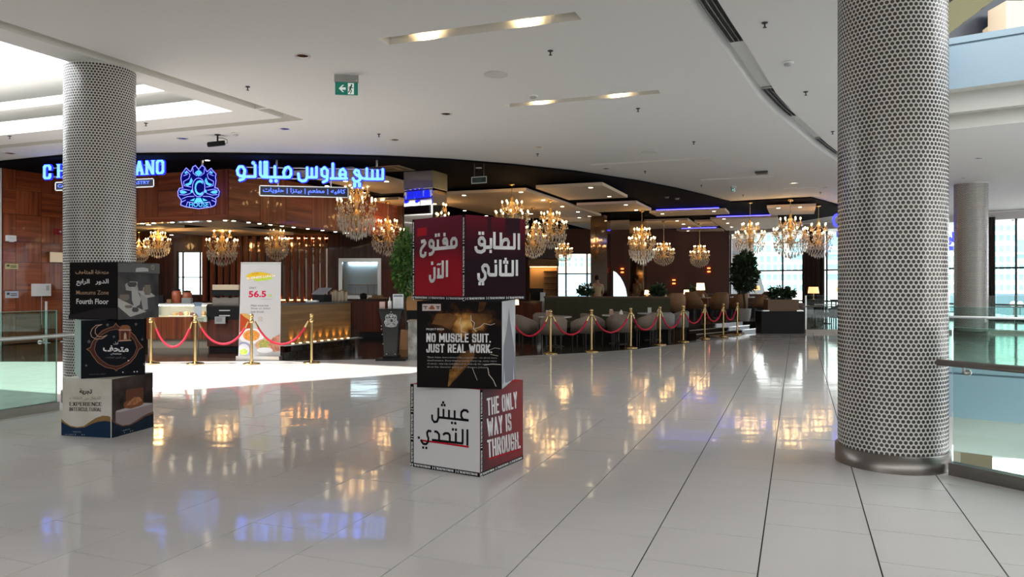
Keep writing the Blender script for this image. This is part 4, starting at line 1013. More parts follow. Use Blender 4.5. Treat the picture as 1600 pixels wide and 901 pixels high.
def chandelier(x, ytop, ybot, wpx, Y, zc, label, power=55):
    """x: centre px; ytop..ybot: body span; wpx: width px; Y: depth; zc: ceiling it hangs from"""
    global _ch_first
    q = D(x, ytop, Y); qu, qv = uv(q); zc = 4.45
    for (u0, u1, v0, v1, rz) in RAFTS:
        if u0 < qu < u1 and v0 < qv < v1 and rz > q.z: zc = min(zc, rz)
    if inside(q.x, q.y, [C0, C0+D1*9, C0+D1*9-D2*7, C0-D2*5]) or q.x < -9: zc = min(zc, 3.30)
    o = CH if _ch_first else copy_tree(CH); _ch_first = False
    s = wpx/FPX*Y/.98; p = D(x, ytop, Y); o.location = p; hs = (p.z-D(x, ybot, Y).z)/1.13; o.scale = (s, s, hs); o['label'] = label
    rod = [c for c in o.children if c.name.startswith('rod')][0]; rod.scale = (1, 1, max(.02, (zc-p.z)/hs))
    cn = [c for c in o.children if c.name.startswith('canopy')][0]; cn.location = (0, 0, (zc-p.z)/hs-.045)
    o.rotation_euler = (0, 0, x*.37)
    l = bpy.data.lights.new('chandelier_light', 'POINT'); l.energy = 12 if zc < 3.4 else 5; l.color = (1, .58, .22); l.shadow_soft_size = .12
    lo = bpy.data.objects.new('chandelier_light', l); COL.objects.link(lo); lo.location = p+Vector((0, 0, -.14*hs))
chandelier(557, 279, 372, 62, 21.0, 4.30, 'largest crystal chandelier, under the end of the Arabic sign')
chandelier(606, 337, 398, 53, 25.0, 4.0, 'second crystal chandelier, between the largest one and the mirror pillar')
chandelier(347, 353, 414, 48, 23.2, 3.22, 'amber crystal chandelier in the kiosk over the roll-up banner side', 40)
chandelier(433, 354, 406, 37, 24.6, 3.34, 'small crystal chandelier in front of the upright slats', 30)
chandelier(247, 358, 402, 37, 22.8, 3.24, 'small crystal chandelier in the kiosk beside the round column', 25)
chandelier(217, 371, 410, 30, 25.0, 3.34, 'smallest kiosk chandelier, half hidden by the round column', 15)
chandelier(800, 307, 375, 56, 21.5, 4.05, 'crystal chandelier rising behind the red cube')
chandelier(690, 325, 392, 40, 25.0, 4.05, 'crystal chandelier mostly hidden behind the red cube and mirror pillar', 35)
chandelier(860, 325, 387, 53, 24.6, 4.05, 'crystal chandelier beside the edge of the red cube')
chandelier(833, 348, 402, 42, 27.0, 4.0, 'amber crystal chandelier half hidden at the edge of the red cube', 35)
chandelier(881, 377, 408, 28, 32.0, 3.9, 'small distant chandelier before the hall window', 25)
chandelier(1003, 350, 411, 43, 28.0, 4.0, 'crystal chandelier in the middle of the hall under the wide amber raft')
chandelier(1037, 376, 414, 34, 33.0, 3.95, 'crystal chandelier before the brown wall, nearer the mirror pillar', 35)
chandelier(1093, 380, 417, 31, 34.5, 3.92, 'crystal chandelier before the brown wall, nearer the windows', 35)
chandelier(1172, 343, 398, 46, 26.5, 4.0, 'crystal chandelier above the potted tree')
chandelier(1235, 333, 402, 53, 25.6, 4.0, 'crystal chandelier before the window between the tree and the curtain')
chandelier(1279, 343, 402, 42, 27.5, 4.5, 'crystal chandelier before the dark curtain by the nearest column', 40)

# ------------------------------------------------------------------ rope barrier
def stanchion(x, yb, label, proto=[None]):
    p = W(x, yb); k = .97/.97
    if proto[0] is None:
        t = thing('rope_stanchion', label, 'stanchion', p, 0, 'brass rope stanchions'); proto[0] = t
        MB().lathe([(.16, 0), (.165, .012), (.15, .025), (.05, .045), (.03, .055)], n=24).build('base', M_brass, t)
        MB().cyl((0, 0, .05), (0, 0, .88), .026, n=14).build('post', M_brass, t)
        MB().lathe([(.028, .80), (.043, .81), (.043, .86), (.028, .87)], n=14).build('collar', M_brass, t)
        MB().lathe([(.030, .88), (.042, .89), (.025, .905)], n=14).ball((0, 0, .94), .043, 14, 8).build('finial', M_brass, t)
    else:
        t = copy_tree(proto[0]); t.location = p; t['label'] = label
    t.rotation_euler = (0, 0, x*.01); return p
def rope(p, q, sag, label):
    """velvet rope between two posts; brass hooks at both ends"""
    d = (q-p); d.z = 0; e = d.normalized(); a = p+e*.062+UP*.83; b = q-e*.062+UP*.83; m = (a+b)/2
    t = thing('velvet_rope', label, 'rope', m, 0, 'red velvet ropes')
    pts = []
    for i in range(17):
        u = i/16; s = 2*u-1; pts.append(a.lerp(b, u)-UP*sag*(1-s*s*(.75+.25*s*s)))
    MB().tube(pts[1:-1], .021, 8).build('cord', M_rope, t, origin=m)
    for k in (0, 1):
        A, B_ = (pts[0], pts[1]) if k == 0 else (pts[-1], pts[-2])
        MB().cyl(A, B_, .014, .024, 8).build('hook_end', M_brass, t, origin=m)
SL = [stanchion(236, 568, 'brass stanchion touching the museum cube stack edge'), stanchion(305, 568.5, 'brass stanchion before the pastry counter, between two hanging ropes'),
      stanchion(393, 568.5, 'brass stanchion standing in front of the roll-up banner'), stanchion(487, 567, 'brass stanchion alone before the oak counter, last of the kiosk side')]
rope(SL[0], SL[1], .50, 'red rope hanging before the pastry counter'); rope(SL[1], SL[2], .44, 'red rope from the pastry counter to the roll-up banner'); rope(SL[2], SL[3], .45, 'red rope hanging before the oak counter')
wr = ['first', 'second', 'third', 'fourth', 'fifth', 'sixth', 'seventh', 'eighth']
SR = [stanchion(x, y, 'brass stanchion by the dining chairs, %s counting away from the red cube' % wr[i]) for i, (x, y) in enumerate(((860, 552.5), (924, 549.5), (985.5, 543.5), (1031, 538.5), (1067.5, 534), (1101, 529.5), (1130, 525.5), (1152, 522.5)))]
hid = W(795, 555)
rope(hid, SR[0], .42, 'red rope coming from behind the centre cubes to the first dining stanchion')
for i in range(7): rope(SR[i], SR[i+1], .42 if i < 4 else .36, 'red rope between the %s and %s stanchions by the dining chairs' % (wr[i], wr[i+1]))
stanchion(795, 555, 'brass stanchion hidden behind the centre cube stack')

# ------------------------------------------------------------------ counters of the kiosk
def oak_counter():
    A, B_ = V2(-6.05, 13.45+1.5), W(548, 545); A = W(436, 558.6); A.z = B_.z = 0
    e = (B_-A).normalized(); L = (B_-A).length; n = V2(e.y, -e.x)       # n toward the walkway
    t = thing('service_counter', 'oak fronted service counter with small uplights behind the banner', 'counter', A)
    o = A; zt = 1.14
    MB().obox(A-n*.72, e*L, n*.70, UP*(zt-.04)).build('body', M_wood_dk, t, origin=o)
    MB().obox(A-n*.02+UP*.27, e*L, n*.02, UP*(zt-.31)).build('front_panel', M_wood_lt, t, origin=o)
    MB().obox(A-n*.75-e*.02+UP*(zt-.04), e*(L+.04), n*.80, UP*.04).build('worktop', mat('dark_stone', (.03, .022, .018), .2), t, origin=o)
    MB().obox(A-n*.0+UP*.245, e*(L+.25), n*.16, UP*.025).build('ledge', M_steel_lt, t, origin=o)
    k = int(L/.36); g = L/k
    M_pl = noise_mat('brown_granite_tile', (.02, .014, .010), (.06, .04, .03), nscale=20, rough=.12)
    for r in range(2):
        for i in range(k):
            MB().obox(A+e*(g*i+.006+ (r*.5*g if i < k-1 else 0))+UP*(.004+r*.12), e*(g-.012-(0 if i < k-1 else 0)), n*.14, UP*.112).build('tile', M_pl, t, origin=o)
    for i in range(9):
        p = A+e*(.35+i*(L-.5)/8)+n*.05+UP*.272
        MB().lathe([(.03, 0), (.03, .012), (.0001, .013)], p, 10).build('uplight', mat('uplight_face', (1, .7, .35), .4, emit=3, ecol=(1, .62, .25)), t, origin=o)
        if p.y > 15.2:
            l = bpy.data.lights.new('uplight', 'SPOT'); l.energy = 2.2; l.color = (1, .55, .15); l.spot_size = 1.1; l.spot_blend = .9; l.shadow_soft_size = .02
            lo = bpy.data.objects.new('uplight', l); COL.objects.link(lo); lo.location = p+UP*.03; lo.rotation_euler = (UP-n*.25).to_track_quat('-Z', 'Y').to_euler()
    return A, e, n, L, zt
OA, Oe, On, OL, OZ = oak_counter()
def on_counter(px, py=None):   # a point on the worktop under pixel column px
    k = (px-CX)/FPX; base = OA-On*.38
    s = (k*base.y-base.x)/(Oe.x-k*Oe.y); p = base+Oe*s; return Vector((p.x, p.y, OZ+.001))
p = on_counter(503); t = thing('till', 'dark till with a grey top on the oak counter', 'till', p, -TH); MB().box((0, 0, .08), (.34, .3, .16)).build('body', M_blackplas, t); MB().prism([(-.17, -.15, .16), (.17, -.15, .16), (.17, .15, .30), (-.17, .15, .30)], (0, -.01, .02)).build('screen', mat('till_grey', (.25, .25, .27), .3), t)
for i, (x, h) in enumerate(((518, .24), (523.5, .27), (529, .25), (534.5, .27), (540, .24))):
    p = on_counter(x); t = thing('jar', 'cream ceramic jar on the oak counter, %s of a tight row of five' % wr[i], 'jar', p, 0, 'cream jars on the oak counter')
    MB().lathe([(.034, 0), (.04, .02), (.04, h*.7), (.04, h*.85), (.045, h*.9)], n=14).build('body', mat('cream_ceramic', (.62, .50, .36), .4), t); MB().lathe([(.048, h*.9), (.048, h*.96), (.012, h), (.001, h)], n=14).build('lid', M_wood_lt, t)
p = on_counter(488); t = thing('tray', 'small white tray at the end of the till on the oak counter', 'tray', p); MB().box((0, 0, .012), (.26, .18, .024)).box((0, 0, .03), (.22, .14, .012)).build('body', M_white, t)
# red wood service wall behind the walkway into the kiosk
t = thing('service_cabinet', 'low red walnut cabinet behind the walkway beside the podium', 'cabinet', D(575, 500, 21.5)*1.0); t.location.z = 0; o = t.location
MB().box((.7, 0, .62), (1.9, .5, .9)).build('body', MATS['red_walnut'], t); MB().box((.7, -.02, .085), (1.8, .4, .17)).build('plinth', M_blackplas, t); MB().box((.7, 0, 1.09), (1.96, .56, .04)).build('worktop', MATS['dark_stone'], t)
for i in range(3): MB().box((.08+i*.62, -.255, .62), (.58, .02, .8)).build('door', MATS['red_walnut'], t)
for i, (x, l) in enumerate(((590, 'bread board leaning low on the red walnut cabinet'), (568, 'dark pot on the red walnut cabinet'))):
    p = D(x, 470, 21.5); t = thing('bread_board' if i == 0 else 'pot', l, 'board' if i == 0 else 'pot', (p.x, 21.5, 1.111))
    if i == 0: MB().box((0, 0, .02), (.5, .3, .04)).box((0, 0, .07), (.3, .2, .06)).build('board', M_wood_lt, t)
    else: MB().lathe([(.09, 0), (.11, .05), (.10, .14), (.02, .16), (.001, .18)], n=14).build('body', M_blackplas, t)
# pastry counter with a glass case
def pastry_counter():
    p, q = V2(*[D(228, 500, 17.8).x, 17.8]), V2(D(323, 500, 17.8).x, 17.8); o = p; L = q.x-p.x
    t = thing('pastry_counter', 'pastry counter with lit glass case and upright wood front behind the ropes', 'counter', p)
    bx = lambda x, y, z, sx, sy, sz: MB().obox(p+Vector((x, y, z)), (sx, 0, 0), (0, sy, 0), UP*sz)
    bx(0, .1, 0, L, .7, .22).build('plinth', mat('beige_gloss', (.42, .36, .28), .12), t, origin=o)
    n = 12
    for i in range(n): bx(L*i/n+.003, .02, .22, L/n-.006, .05, .53).build('panel', M_wood_v, t, origin=o)
    bx(0, .075, .22, L, .70, .53).build('body', M_wood_dk, t, origin=o)
    bx(0, .05, .752, L, .72, .02).build('shelf', mat('case_shelf', (.75, .66, .5), .3), t, origin=o)
    bx(0, .03, .773, L, .012, .27).build('glass_panel', M_wglass, t, origin=o)
    bx(0, .03, 1.045, L, .74, .03).build('top', M_white, t, origin=o)
    bx(.05, .10, 1.02, L-.1, .03, .015).build('case_light', mat('case_lamp', (1, .92, .8), .4, emit=10, ecol=(1, .88, .68)), t, origin=o)
    bx(0, .74, .773, L, .02, .27).build('back_panel', M_white, t, origin=o)
    for x in (0, L-.02): bx(x, .04, .773, .02, .7, .27).build('side_panel', M_wglass, t, origin=o)
    return p, L
pp, pL = pastry_counter()
cols_ = [((.45, .25, .10), 'golden'), ((.30, .10, .05), 'brown'), ((.60, .45, .25), 'cream'), ((.16, .06, .03), 'chocolate'), ((.55, .38, .16), 'honey')]
for i in range(6):
    c, nm = cols_[i % 5]; x = pp.x+.55+i*.14
    t = thing('cake', '%s cake in the glass pastry case, %s from the round column' % (nm, wr[i]), 'cake', (x, pp.y+.33, .773), 0, 'cakes in the pastry case')
    MB().lathe([(.05, 0), (.05, .05+.012*(i % 3)), (.045, .075+.012*(i % 3)), (.001, .08+.012*(i % 3))], n=14).build('sponge', mat('cake_%d' % (i % 5), c, .5), t); MB().lathe([(.062, .0), (.062, .006), (.001, .006)], n=14).build('plate', M_white, t)
# block counter with the coffee machine
p = D(323, 500, 17.3); q = D(377, 500, 17.3)
t = thing('block_counter', 'dark walnut block counter beside the pastry case, coffee machine on top', 'counter', (p.x, 17.3, 0)); L = q.x-p.x
MB().obox((.01, 0, .10), (L, 0, 0), (0, .7, 0), UP*.62).build('body', MATS['red_walnut'], t); MB().obox((.05, .04, 0), (L-.1, 0, 0), (0, .6, 0), UP*.10).build('plinth', M_blackplas, t); MB().obox((0, -.02, .72), (L+.02, 0, 0), (0, .75, 0), UP*.30).build('drawer_block', M_blackplas, t); MB().obox((0, -.03, 1.02), (L+.03, 0, 0), (0, .78, 0), UP*.03).build('worktop', MATS['dark_stone'], t)
for z in (.80, .92): MB().obox((.3, -.03, z), (.25, 0, 0), (0, .012, 0), UP*.025).build('drawer_pull', M_steel_lt, t)
p = D(357, 470, 17.6); t = thing('coffee_machine', 'black and steel coffee machine on the block counter next to the banner', 'machine', (p.x, 17.6, 1.051))
MB().box((0, 0, .09), (.62, .36, .18)).build('body', M_steel, t); MB().box((0, .02, .29), (.66, .40, .14)).build('head', M_blackplas, t); MB().box((0, .0, .42), (.62, .36, .12)).build('cup_rack', mat('warm_steel', (.70, .58, .42), .3, .8), t)
for x in (-.16, .12): MB().cyl((x, -.22, .23), (x, -.22, .17), .035, n=10).cyl((x, -.22, .20), (x+.02, -.36, .19), .012, n=6).build('group_handle', M_blackplas, t)
for i, (x, hh, c) in enumerate(((276, .34, (.40, .10, .04)), (292.5, .30, (.42, .08, .03)))):
    p = D(x, 470, 18.15); t = thing('storage_jar', 'orange storage jar %s on the pastry counter' % ('with a dark lid' if i else 'stacked high, nearer the cubes'), 'jar', (p.x, 18.15, 1.077))
    MB().lathe([(.10, 0), (.11, .02), (.11, hh*.8), (.08, hh*.9)], n=14).build('body', mat('orange_jar', c, .25), t); MB().lathe([(.085, hh*.9), (.09, hh), (.001, hh+.02)], n=14).build('lid', M_blackplas, t)
for i, (x, w_, h_) in enumerate(((269, .10, .10), (296, .22, .13), (255, .16, .20))):
    p = D(x, 475, 18.1); t = thing('counter_box', ('small brown carton on the pastry counter', 'grey price holder on the pastry counter', 'dark crate on the pastry counter nearest the cubes')[i], 'box', (p.x, 17.98, 1.077))
    MB().box((0, 0, h_/2), (w_, .12, h_)).box((0, -.062, h_*.5), (w_*.8, .004, h_*.7)).build('body', (mat('carton', (.25, .13, .06), .6), mat('holder_grey', (.25, .26, .26), .4), M_blackplas)[i], t)
t = thing('notice_stand', 'white and blue notice sheet on a stand before the pastry case', 'sign', D(309.5, 494, 17.5)); o = t.location
F_n = Face((0, 17.5, 0), (1, 0, 0)); MB().poly([F_n.at(*q) for q in rect(F_n, 303, 472, 315.5, 494)]).build('sheet', mat('notice_white', (.60, .66, .72), .5), t, origin=o)
mb = MB(); mb.poly([F_n.at(*q, .003) for q in rect(F_n, 303, 472, 315.5, 478)]); mb.build('heading', mat('notice_blue', (.20, .28, .36), .5), t, origin=o); MB().obox(F_n.P(309, 494)+Vector((-.01, .02, -.775)), (.02, 0, 0), (0, .02, 0), UP*.80).build('pole', M_steel, t, origin=o)
for (x0, y0, x1, y1, nm, mt, Y) in ((307, 495, 323, 502.5, 'pale green notice strip on the pastry counter front', mat('notice_green', (.62, .68, .55), .5), 17.2), (335.5, 494.5, 352, 505.5, 'grey white notice on the block counter front', mat('notice_grey', (.45, .45, .45), .5), 17.2)):
    f = Face((0, Y, 0), (1, 0, 0)); p = [f.at(*q) for q in rect(f, x0, y0, x1, y1)]; o = sum(p, Vector())/4
    t = thing('notice', nm, 'sign', o); MB().prism(p, (0, .04, 0)).build('sheet', mt, t, origin=o)
    mb = MB()
    for k in range(3): mb.poly([f.at(*q, .003) for q in rect(f, x0+2, y0+2+k*2.2, x0+(x1-x0)*.7, y0+2.8+k*2.2)])
    mb.build('print', mat('notice_ink', (.12, .13, .14), .5), t, origin=o)
# ------------------------------------------------------------------ stacked advertising cubes
def grad_mat(name, stops, axis='Z', nscale=2.0, amt=.5, rough=.45, size=.72):
    if name in MATS: return MATS[name]
    m = mat(name, stops[0][1], rough); nt, nd, lk, b = nodes(m)
    tc = nd.new('ShaderNodeTexCoord'); sp = nd.new('ShaderNodeSeparateXYZ'); lk.new(tc.outputs['Generated'], sp.inputs[0])
    nz = nd.new('ShaderNodeTexNoise'); nz.inputs['Scale'].default_value = nscale; nz.inputs['Detail'].default_value = 1; lk.new(tc.outputs['Object'], nz.inputs['Vector'])
    ma = nd.new('ShaderNodeMath'); ma.operation = 'MULTIPLY_ADD'; ma.inputs[1].default_value = amt; lk.new(nz.outputs[0], ma.inputs[0]); lk.new(sp.outputs[axis], ma.inputs[2])
    mb = nd.new('ShaderNodeMath'); mb.operation = 'SUBTRACT'; mb.inputs[1].default_value = amt/2; lk.new(ma.outputs[0], mb.inputs[0])
    r = ramp(nd, stops); lk.new(mb.outputs[0], r.inputs[0]); lk.new(r.outputs[0], b.inputs['Base Color']); return m
M_red = mat('red_print', (.36, .012, .022), .45)
M_redl = mat('bright_red_print', (.42, .012, .022), .45)
M_lett = mat('pale_lettering', (.74, .73, .73), .5)
def cube(name, label, corner, alpha, edge, z0, body):
    """corner: the vertical edge nearest the camera; alpha: turn of the cube"""
    c = V2(*corner); e1 = V2(-math.cos(alpha), math.sin(alpha)); e2 = V2(math.sin(alpha), math.cos(alpha))
    o = c+(e1+e2)*edge/2+UP*z0
    t = thing(name, label, 'cube', o, 0, 'stacked advertising cubes')
    b = MB().obox(c+UP*z0, e1*edge, e2*edge, UP*edge).build('body', body, t, origin=o)
    bv = b.modifiers.new('bevel', 'BEVEL'); bv.width = .003; bv.segments = 1
    FL = Face(c+e1*edge+UP*z0, -e1); FR = Face(c+UP*z0, e2)
    return t, o, FL, FR
def panel(t, o, f, edge, m, name='printed_panel', a0=0, b0=0, a1=None, b1=None, lift=.0015):
    a1 = edge if a1 is None else a1; b1 = edge if b1 is None else b1
    return MB().poly([f.at(a0, b0, lift), f.at(a1, b0, lift), f.at(a1, b1, lift), f.at(a0, b1, lift)]).build(name, m, t, origin=o)
def film_strip(t, o, f, edge, which, w=.036):
    """black border printed with a row of small white words and marks"""
    mb = MB()
    for s in which:
        n = 3 if s in 'LR' else 3
        if s == 'B': fr = lambda u, v: f.at(u*edge, v*w, .003)
        elif s == 'L': fr = lambda u, v: f.at(w-v*w, u*edge, .003)
        else: fr = lambda u, v: f.at(edge-v*w, u*edge, .003)
        lift = f.n*.0008
        mb.poly([fr(0, 0), fr(1, 0), fr(1, 1), fr(0, 1)] if s == 'B' else [fr(0, 1), fr(0, 0), fr(1, 0), fr(1, 1)], 0)
        vs, fs = text_geo('THE ONLY WAY IS THROUGH', .05, 1)
        for k in range(n):
            a, b = (k+.16)/n, (k+.90)/n
            mb.add([fr(a+(b-a)*x, .22+.56*y)+lift for x, y in vs], fs, 1)
            for d in (-1, 1):   # the small mark of two arcs back to back
                ar = [((k+.05)/n+d*(.008+.012*abs(q)), .5+.30*q) for q in (-1, -.4, .4, 1)]
                for i in range(3):
                    (x0, y0), (x1, y1) = ar[i], ar[i+1]; h = .005
                    mb.poly([fr(x0-h, y0)+lift, fr(x0+h, y0)+lift, fr(x1+h, y1)+lift, fr(x1-h, y1)+lift], 1)
    mb.build('film_border', [M_blkp, M_whitep], t, origin=o)
E1 = .715; E2 = .72
# --- centre stack, bottom
t, o, FL, FR = cube('advertising_cube', 'white and red cube, lowest of the centre stack, reading the only way is through', (-.262, 6.085), math.radians(30.2), E1, 0, M_redl)
panel(t, o, FL, E1, mat('warm_white_print', (.60, .585, .59), .5)); panel(t, o, FR, E1, grad_mat('red_to_dark', [(.15, (.06, .006, .014)), (.85, (.21, .008, .014))], 'X', 1.5, .6))
film_strip(t, o, FL, E1, 'LB'); film_strip(t, o, FR, E1, 'LB')
mb = MB()
A1 = [[(574, 305), (562, 287), (535, 283), (514, 300), (512, 338), (528, 366), (578, 374)], [(578, 374), (312, 346)], [(455, 285), (455, 358)], [(405, 280), (405, 352)], [(357, 272), (357, 348)],
      [(312, 262), (312, 350), (300, 384), (275, 388), (258, 364), (256, 322)]]
A2 = [[(567, 452), (567, 595)], [(525, 450), (525, 575)], [(530, 577), (255, 545)], [(465, 480), (465, 568)], [(352, 500), (372, 486), (400, 488), (412, 505), (412, 562)], [(275, 470), (300, 474), (318, 498), (318, 550)],
      [(250, 470), (225, 464), (212, 480), (215, 508), (224, 530), (222, 560), (205, 582), (180, 580), (164, 560), (160, 542)]]
lay_strokes(mb, FL, crop(630, 590, 5.63, [[(152, 549), (300, 567), (578, 607)]]), .016, .0025, 0, cap='butt'); mb.build('underline', M_redl, t, origin=o); mb = MB()
lay_strokes(mb, FL, crop(630, 590, 5.63, A1+A2), .020, .004, 0, cap='butt')
lay_dots(mb, FL, crop(630, 590, 5.63, [[(431, 395), (460, 398), (343, 239), (366, 240), (354, 216), (440, 453), (466, 456), (178, 612), (206, 615), (140, 525)]])[0], .021, .004)
mb.build('lettering', [M_blkp, M_redl], t, origin=o)
mb = MB()
for s, tl, tr, bl in (('THE ONLY', (732, 180), (996, 120), (738, 335)), ('WAY IS', (733, 360), (946, 308), (740, 520)), ('THROUGH.', (736, 548), (1024, 470), (743, 705))):
    mb = MB(); lay_block(mb, FR, s, *[(630+x/5.63, 590+y/5.63) for x, y in (tl, tr, bl)], .003); mb.build('lettering', M_lett, t, origin=o)
mb = MB(); lay_strokes(mb, FR, crop(630, 590, 5.63, [[(742, 716), (1015, 628)]]), .010, .003, 0, cap='butt'); mb.build('underline', M_redl, t, origin=o)
# --- centre stack, middle
al = math.radians(9)
t, o, FL, FR = cube('advertising_cube', 'black cube, middle of the centre stack, reading no muscle suit just real work', (-.084, 6.10), al, E2, E1+.003, M_blkp)
def smoke_panel():
    m = mat('smoke_glow_print', (.01, .008, .008), .5); nt, nd, lk, b = nodes(m); c = FL.P(640+545/6.006, 460+275/6.006)-o
    tc = nd.new('ShaderNodeTexCoord'); mp = nd.new('ShaderNodeMapping'); mp.vector_type = 'TEXTURE'; mp.inputs['Location'].default_value = c; mp.inputs['Rotation'].default_value = (0, 0, math.atan2(FL.ux.y, FL.ux.x)); mp.inputs['Scale'].default_value = (.24, 1, .125)
    ln = nd.new('ShaderNodeVectorMath'); ln.operation = 'LENGTH'; nz = nd.new('ShaderNodeTexNoise'); nz.inputs['Scale'].default_value = 9; nz.inputs['Detail'].default_value = 5
    lk.new(tc.outputs['Object'], mp.inputs[0]); lk.new(mp.outputs[0], ln.inputs[0]); lk.new(tc.outputs['Object'], nz.inputs['Vector'])
    m1 = nd.new('ShaderNodeMath'); m1.operation = 'MULTIPLY_ADD'; m1.inputs[1].default_value = 1.5; lk.new(nz.outputs[0], m1.inputs[0])
    m2 = nd.new('ShaderNodeMath'); m2.operation = 'MULTIPLY'; m2.inputs[1].default_value = -.62; lk.new(ln.outputs['Value'], m2.inputs[0]); lk.new(m2.outputs[0], m1.inputs[2])
    r = ramp(nd, [(0.0, (.008, .006, .006)), (.22, (.05, .02, .008)), (.5, (.42, .19, .045)), (.8, (.75, .48, .16))]); lk.new(m1.outputs[0], r.inputs[0]); lk.new(r.outputs[0], b.inputs['Base Color']); return m
panel(t, o, FL, E2, smoke_panel())
M_smoke = noise_mat('amber_smoke_print', (.06, .025, .008), (.50, .25, .06), nscale=9, rough=.5, lo=.35, hi=.75)
M_smoke_d = noise_mat('dim_amber_print', (.03, .014, .007), (.20, .09, .03), nscale=7, rough=.5)
mb = MB(); c6 = lambda pl: [(640+x/6.006, 460+y/6.006) for x, y in pl]
lay_poly(mb, FL, c6([(210, 275), (250, 180), (380, 175), (460, 205), (420, 270), (380, 330), (300, 290)]), .0022, 1)
lay_poly(mb, FL, c6([(640, 165), (655, 70), (725, 70), (690, 150)]), .0022, 1)
lay_poly(mb, FL, c6([(560, 175), (780, 185), (760, 240), (600, 330)]), .0021, 1)
lay_poly(mb, FL, c6([(480, 540), (630, 500), (600, 600), (500, 720), (370, 862), (358, 862), (375, 730)]), .0023, 1)
lay_poly(mb, FL, c6([(375, 700), (500, 690), (372, 860), (360, 860)]), .0026, 0)
mb.build('picture', [M_smoke, M_smoke_d], t, origin=o)
mb = MB()
for pl, w in (([(480, 220), (470, 270), (490, 300), (485, 345), (530, 355)], .005), ([(575, 195), (580, 240), (610, 265), (600, 320), (630, 345)], .005), ([(600, 322), (660, 305), (700, 270), (760, 285), (800, 272)], .004), ([(590, 690), (610, 740), (635, 800)], .003), ([(735, 690), (745, 750), (785, 800), (812, 860)], .005), ([(700, 660), (780, 650), (860, 657)], .005), ([(750, 520), (800, 500), (850, 508)], .003), ([(760, 560), (830, 575)], .003)):
    lay_strokes(mb, FL, [c6(pl)], w, .0032)
mb.build('lightning', mat('lightning_print', (.62, .55, .45), .5), t, origin=o)
mb = MB(); lay_poly(mb, FL, c6([(120, 152), (120, 88), (294, 88), (294, 152)]), .003, 0)
lay_strokes(mb, FL, [c6([(132, 112), (165, 112)]), c6([(150, 112), (150, 135)]), c6([(250, 112), (282, 112)]), c6([(262, 135), (262, 112)]), c6([(274, 135), (274, 112)])], .006, .0038, 1)
lay_poly(mb, FL, c6([(180, 135), (195, 110), (210, 96), (228, 112), (240, 135), (210, 140)]), .0037, 2)
mb.build('badge', [mat('badge_pink', (.55, .44, .42), .5), M_blkp, mat('badge_rust', (.25, .09, .05), .5)], t, origin=o)
mb = MB()
lay_text(mb, FL, 'PROJECT ROCK', *c6([(157, 315), (326, 316), (157, 337)]), .0034, 0, bold=.01)
mb.build('lettering', M_lett, t, origin=o)
for s, q_ in (('NO MUSCLE SUIT.', [(158, 362), (763, 366), (158, 445)]), ('JUST REAL WORK.', [(157, 462), (775, 466), (157, 543)])):
    mb = MB(); lay_block(mb, FL, s, *c6(q_), .0034, sw=.33, sh=.15); mb.build('lettering', M_lett, t, origin=o)
mb = MB()
for i, (s, x1) in enumerate((('"Black Adam demonstrated like a superhero - we about more', 822), ('transformation. Every training session, every rep, every ounce', 818), ('of sweat - was my commitment to embody the very essence', 822), ('about this character and more." - Dwayne Johnson', 735))):
    y = 578+i*30; lay_text(mb, FL, s, *c6([(165, y), (x1, y+6), (165, y+21)]), .0034, 0, res=1)
mb.build('small_print', mat('dim_lettering', (.36, .34, .33), .5), t, origin=o, kind='stuff')
panel(t, o, FR, E2, noise_mat('silver_print', (.42, .43, .44), (.58, .59, .60), nscale=5, rough=.4))
mb = MB(); sp = [(875, 700), (880, 480), (905, 350), (920, 230), (930, 130), (940, 230), (955, 330), (975, 480), (990, 600), (990, 790), (870, 840)]
lay_poly(mb, FR, c6(sp), .0025, 0); lay_poly(mb, FR, c6([(880, 840), (885, 680), (893, 840)]), .003, 1); lay_poly(mb, FR, c6([(968, 800), (972, 660), (980, 800)]), .003, 1)
mb.build('picture', [mat('slate_print', (.22, .22, .25), .5), mat('silver_light_print', (.6, .62, .65), .4)], t, origin=o)
# --- centre stack, top
t, o, FL, FR = cube('advertising_cube', 'dark red cube on top of the centre stack with large white Arabic words', (-.39, 6.20), math.radians(45), E2, E1+E2+.006, M_blkp)
panel(t, o, FL, E2, grad_mat('red_glow_print', [(.05, (.34, .011, .022)), (.45, (.27, .009, .019)), (.62, (.10, .010, .018)), (1.0, (.15, .015, .035))], 'Z', 2.2, .35))
panel(t, o, FR, E2, grad_mat('dark_glow_print', [(.0, (.022, .004, .008)), (.45, (.012, .005, .009)), (.7, (.035, .004, .010)), (1.0, (.13, .008, .017))], 'Z', 2.0, .35))
c5 = lambda pl: [(630+x/5.815, 325+y/5.815) for x, y in pl]
mb = MB(); lay_poly(mb, FL, c5([(128, 258), (130, 185), (215, 172), (215, 245)]), .0022); mb.build('colour_block', M_redl, t, origin=o)
mb = MB(); lay_poly(mb, FR, c5([(925, 250), (925, 88), (1060, 95), (1060, 250)]), .0022); mb.build('colour_block', mat('dark_wine_print', (.03, .008, .014), .45), t, origin=o); mb = MB(); lay_poly(mb, FR, c5([(765, 230), (765, 78), (800, 80), (800, 230)]), .0022); mb.build('colour_block', mat('dark_wine_print', (.03, .008, .014), .45), t, origin=o)
film_strip(t, o, FL, E2, 'LBR'); film_strip(t, o, FR, E2, 'B')
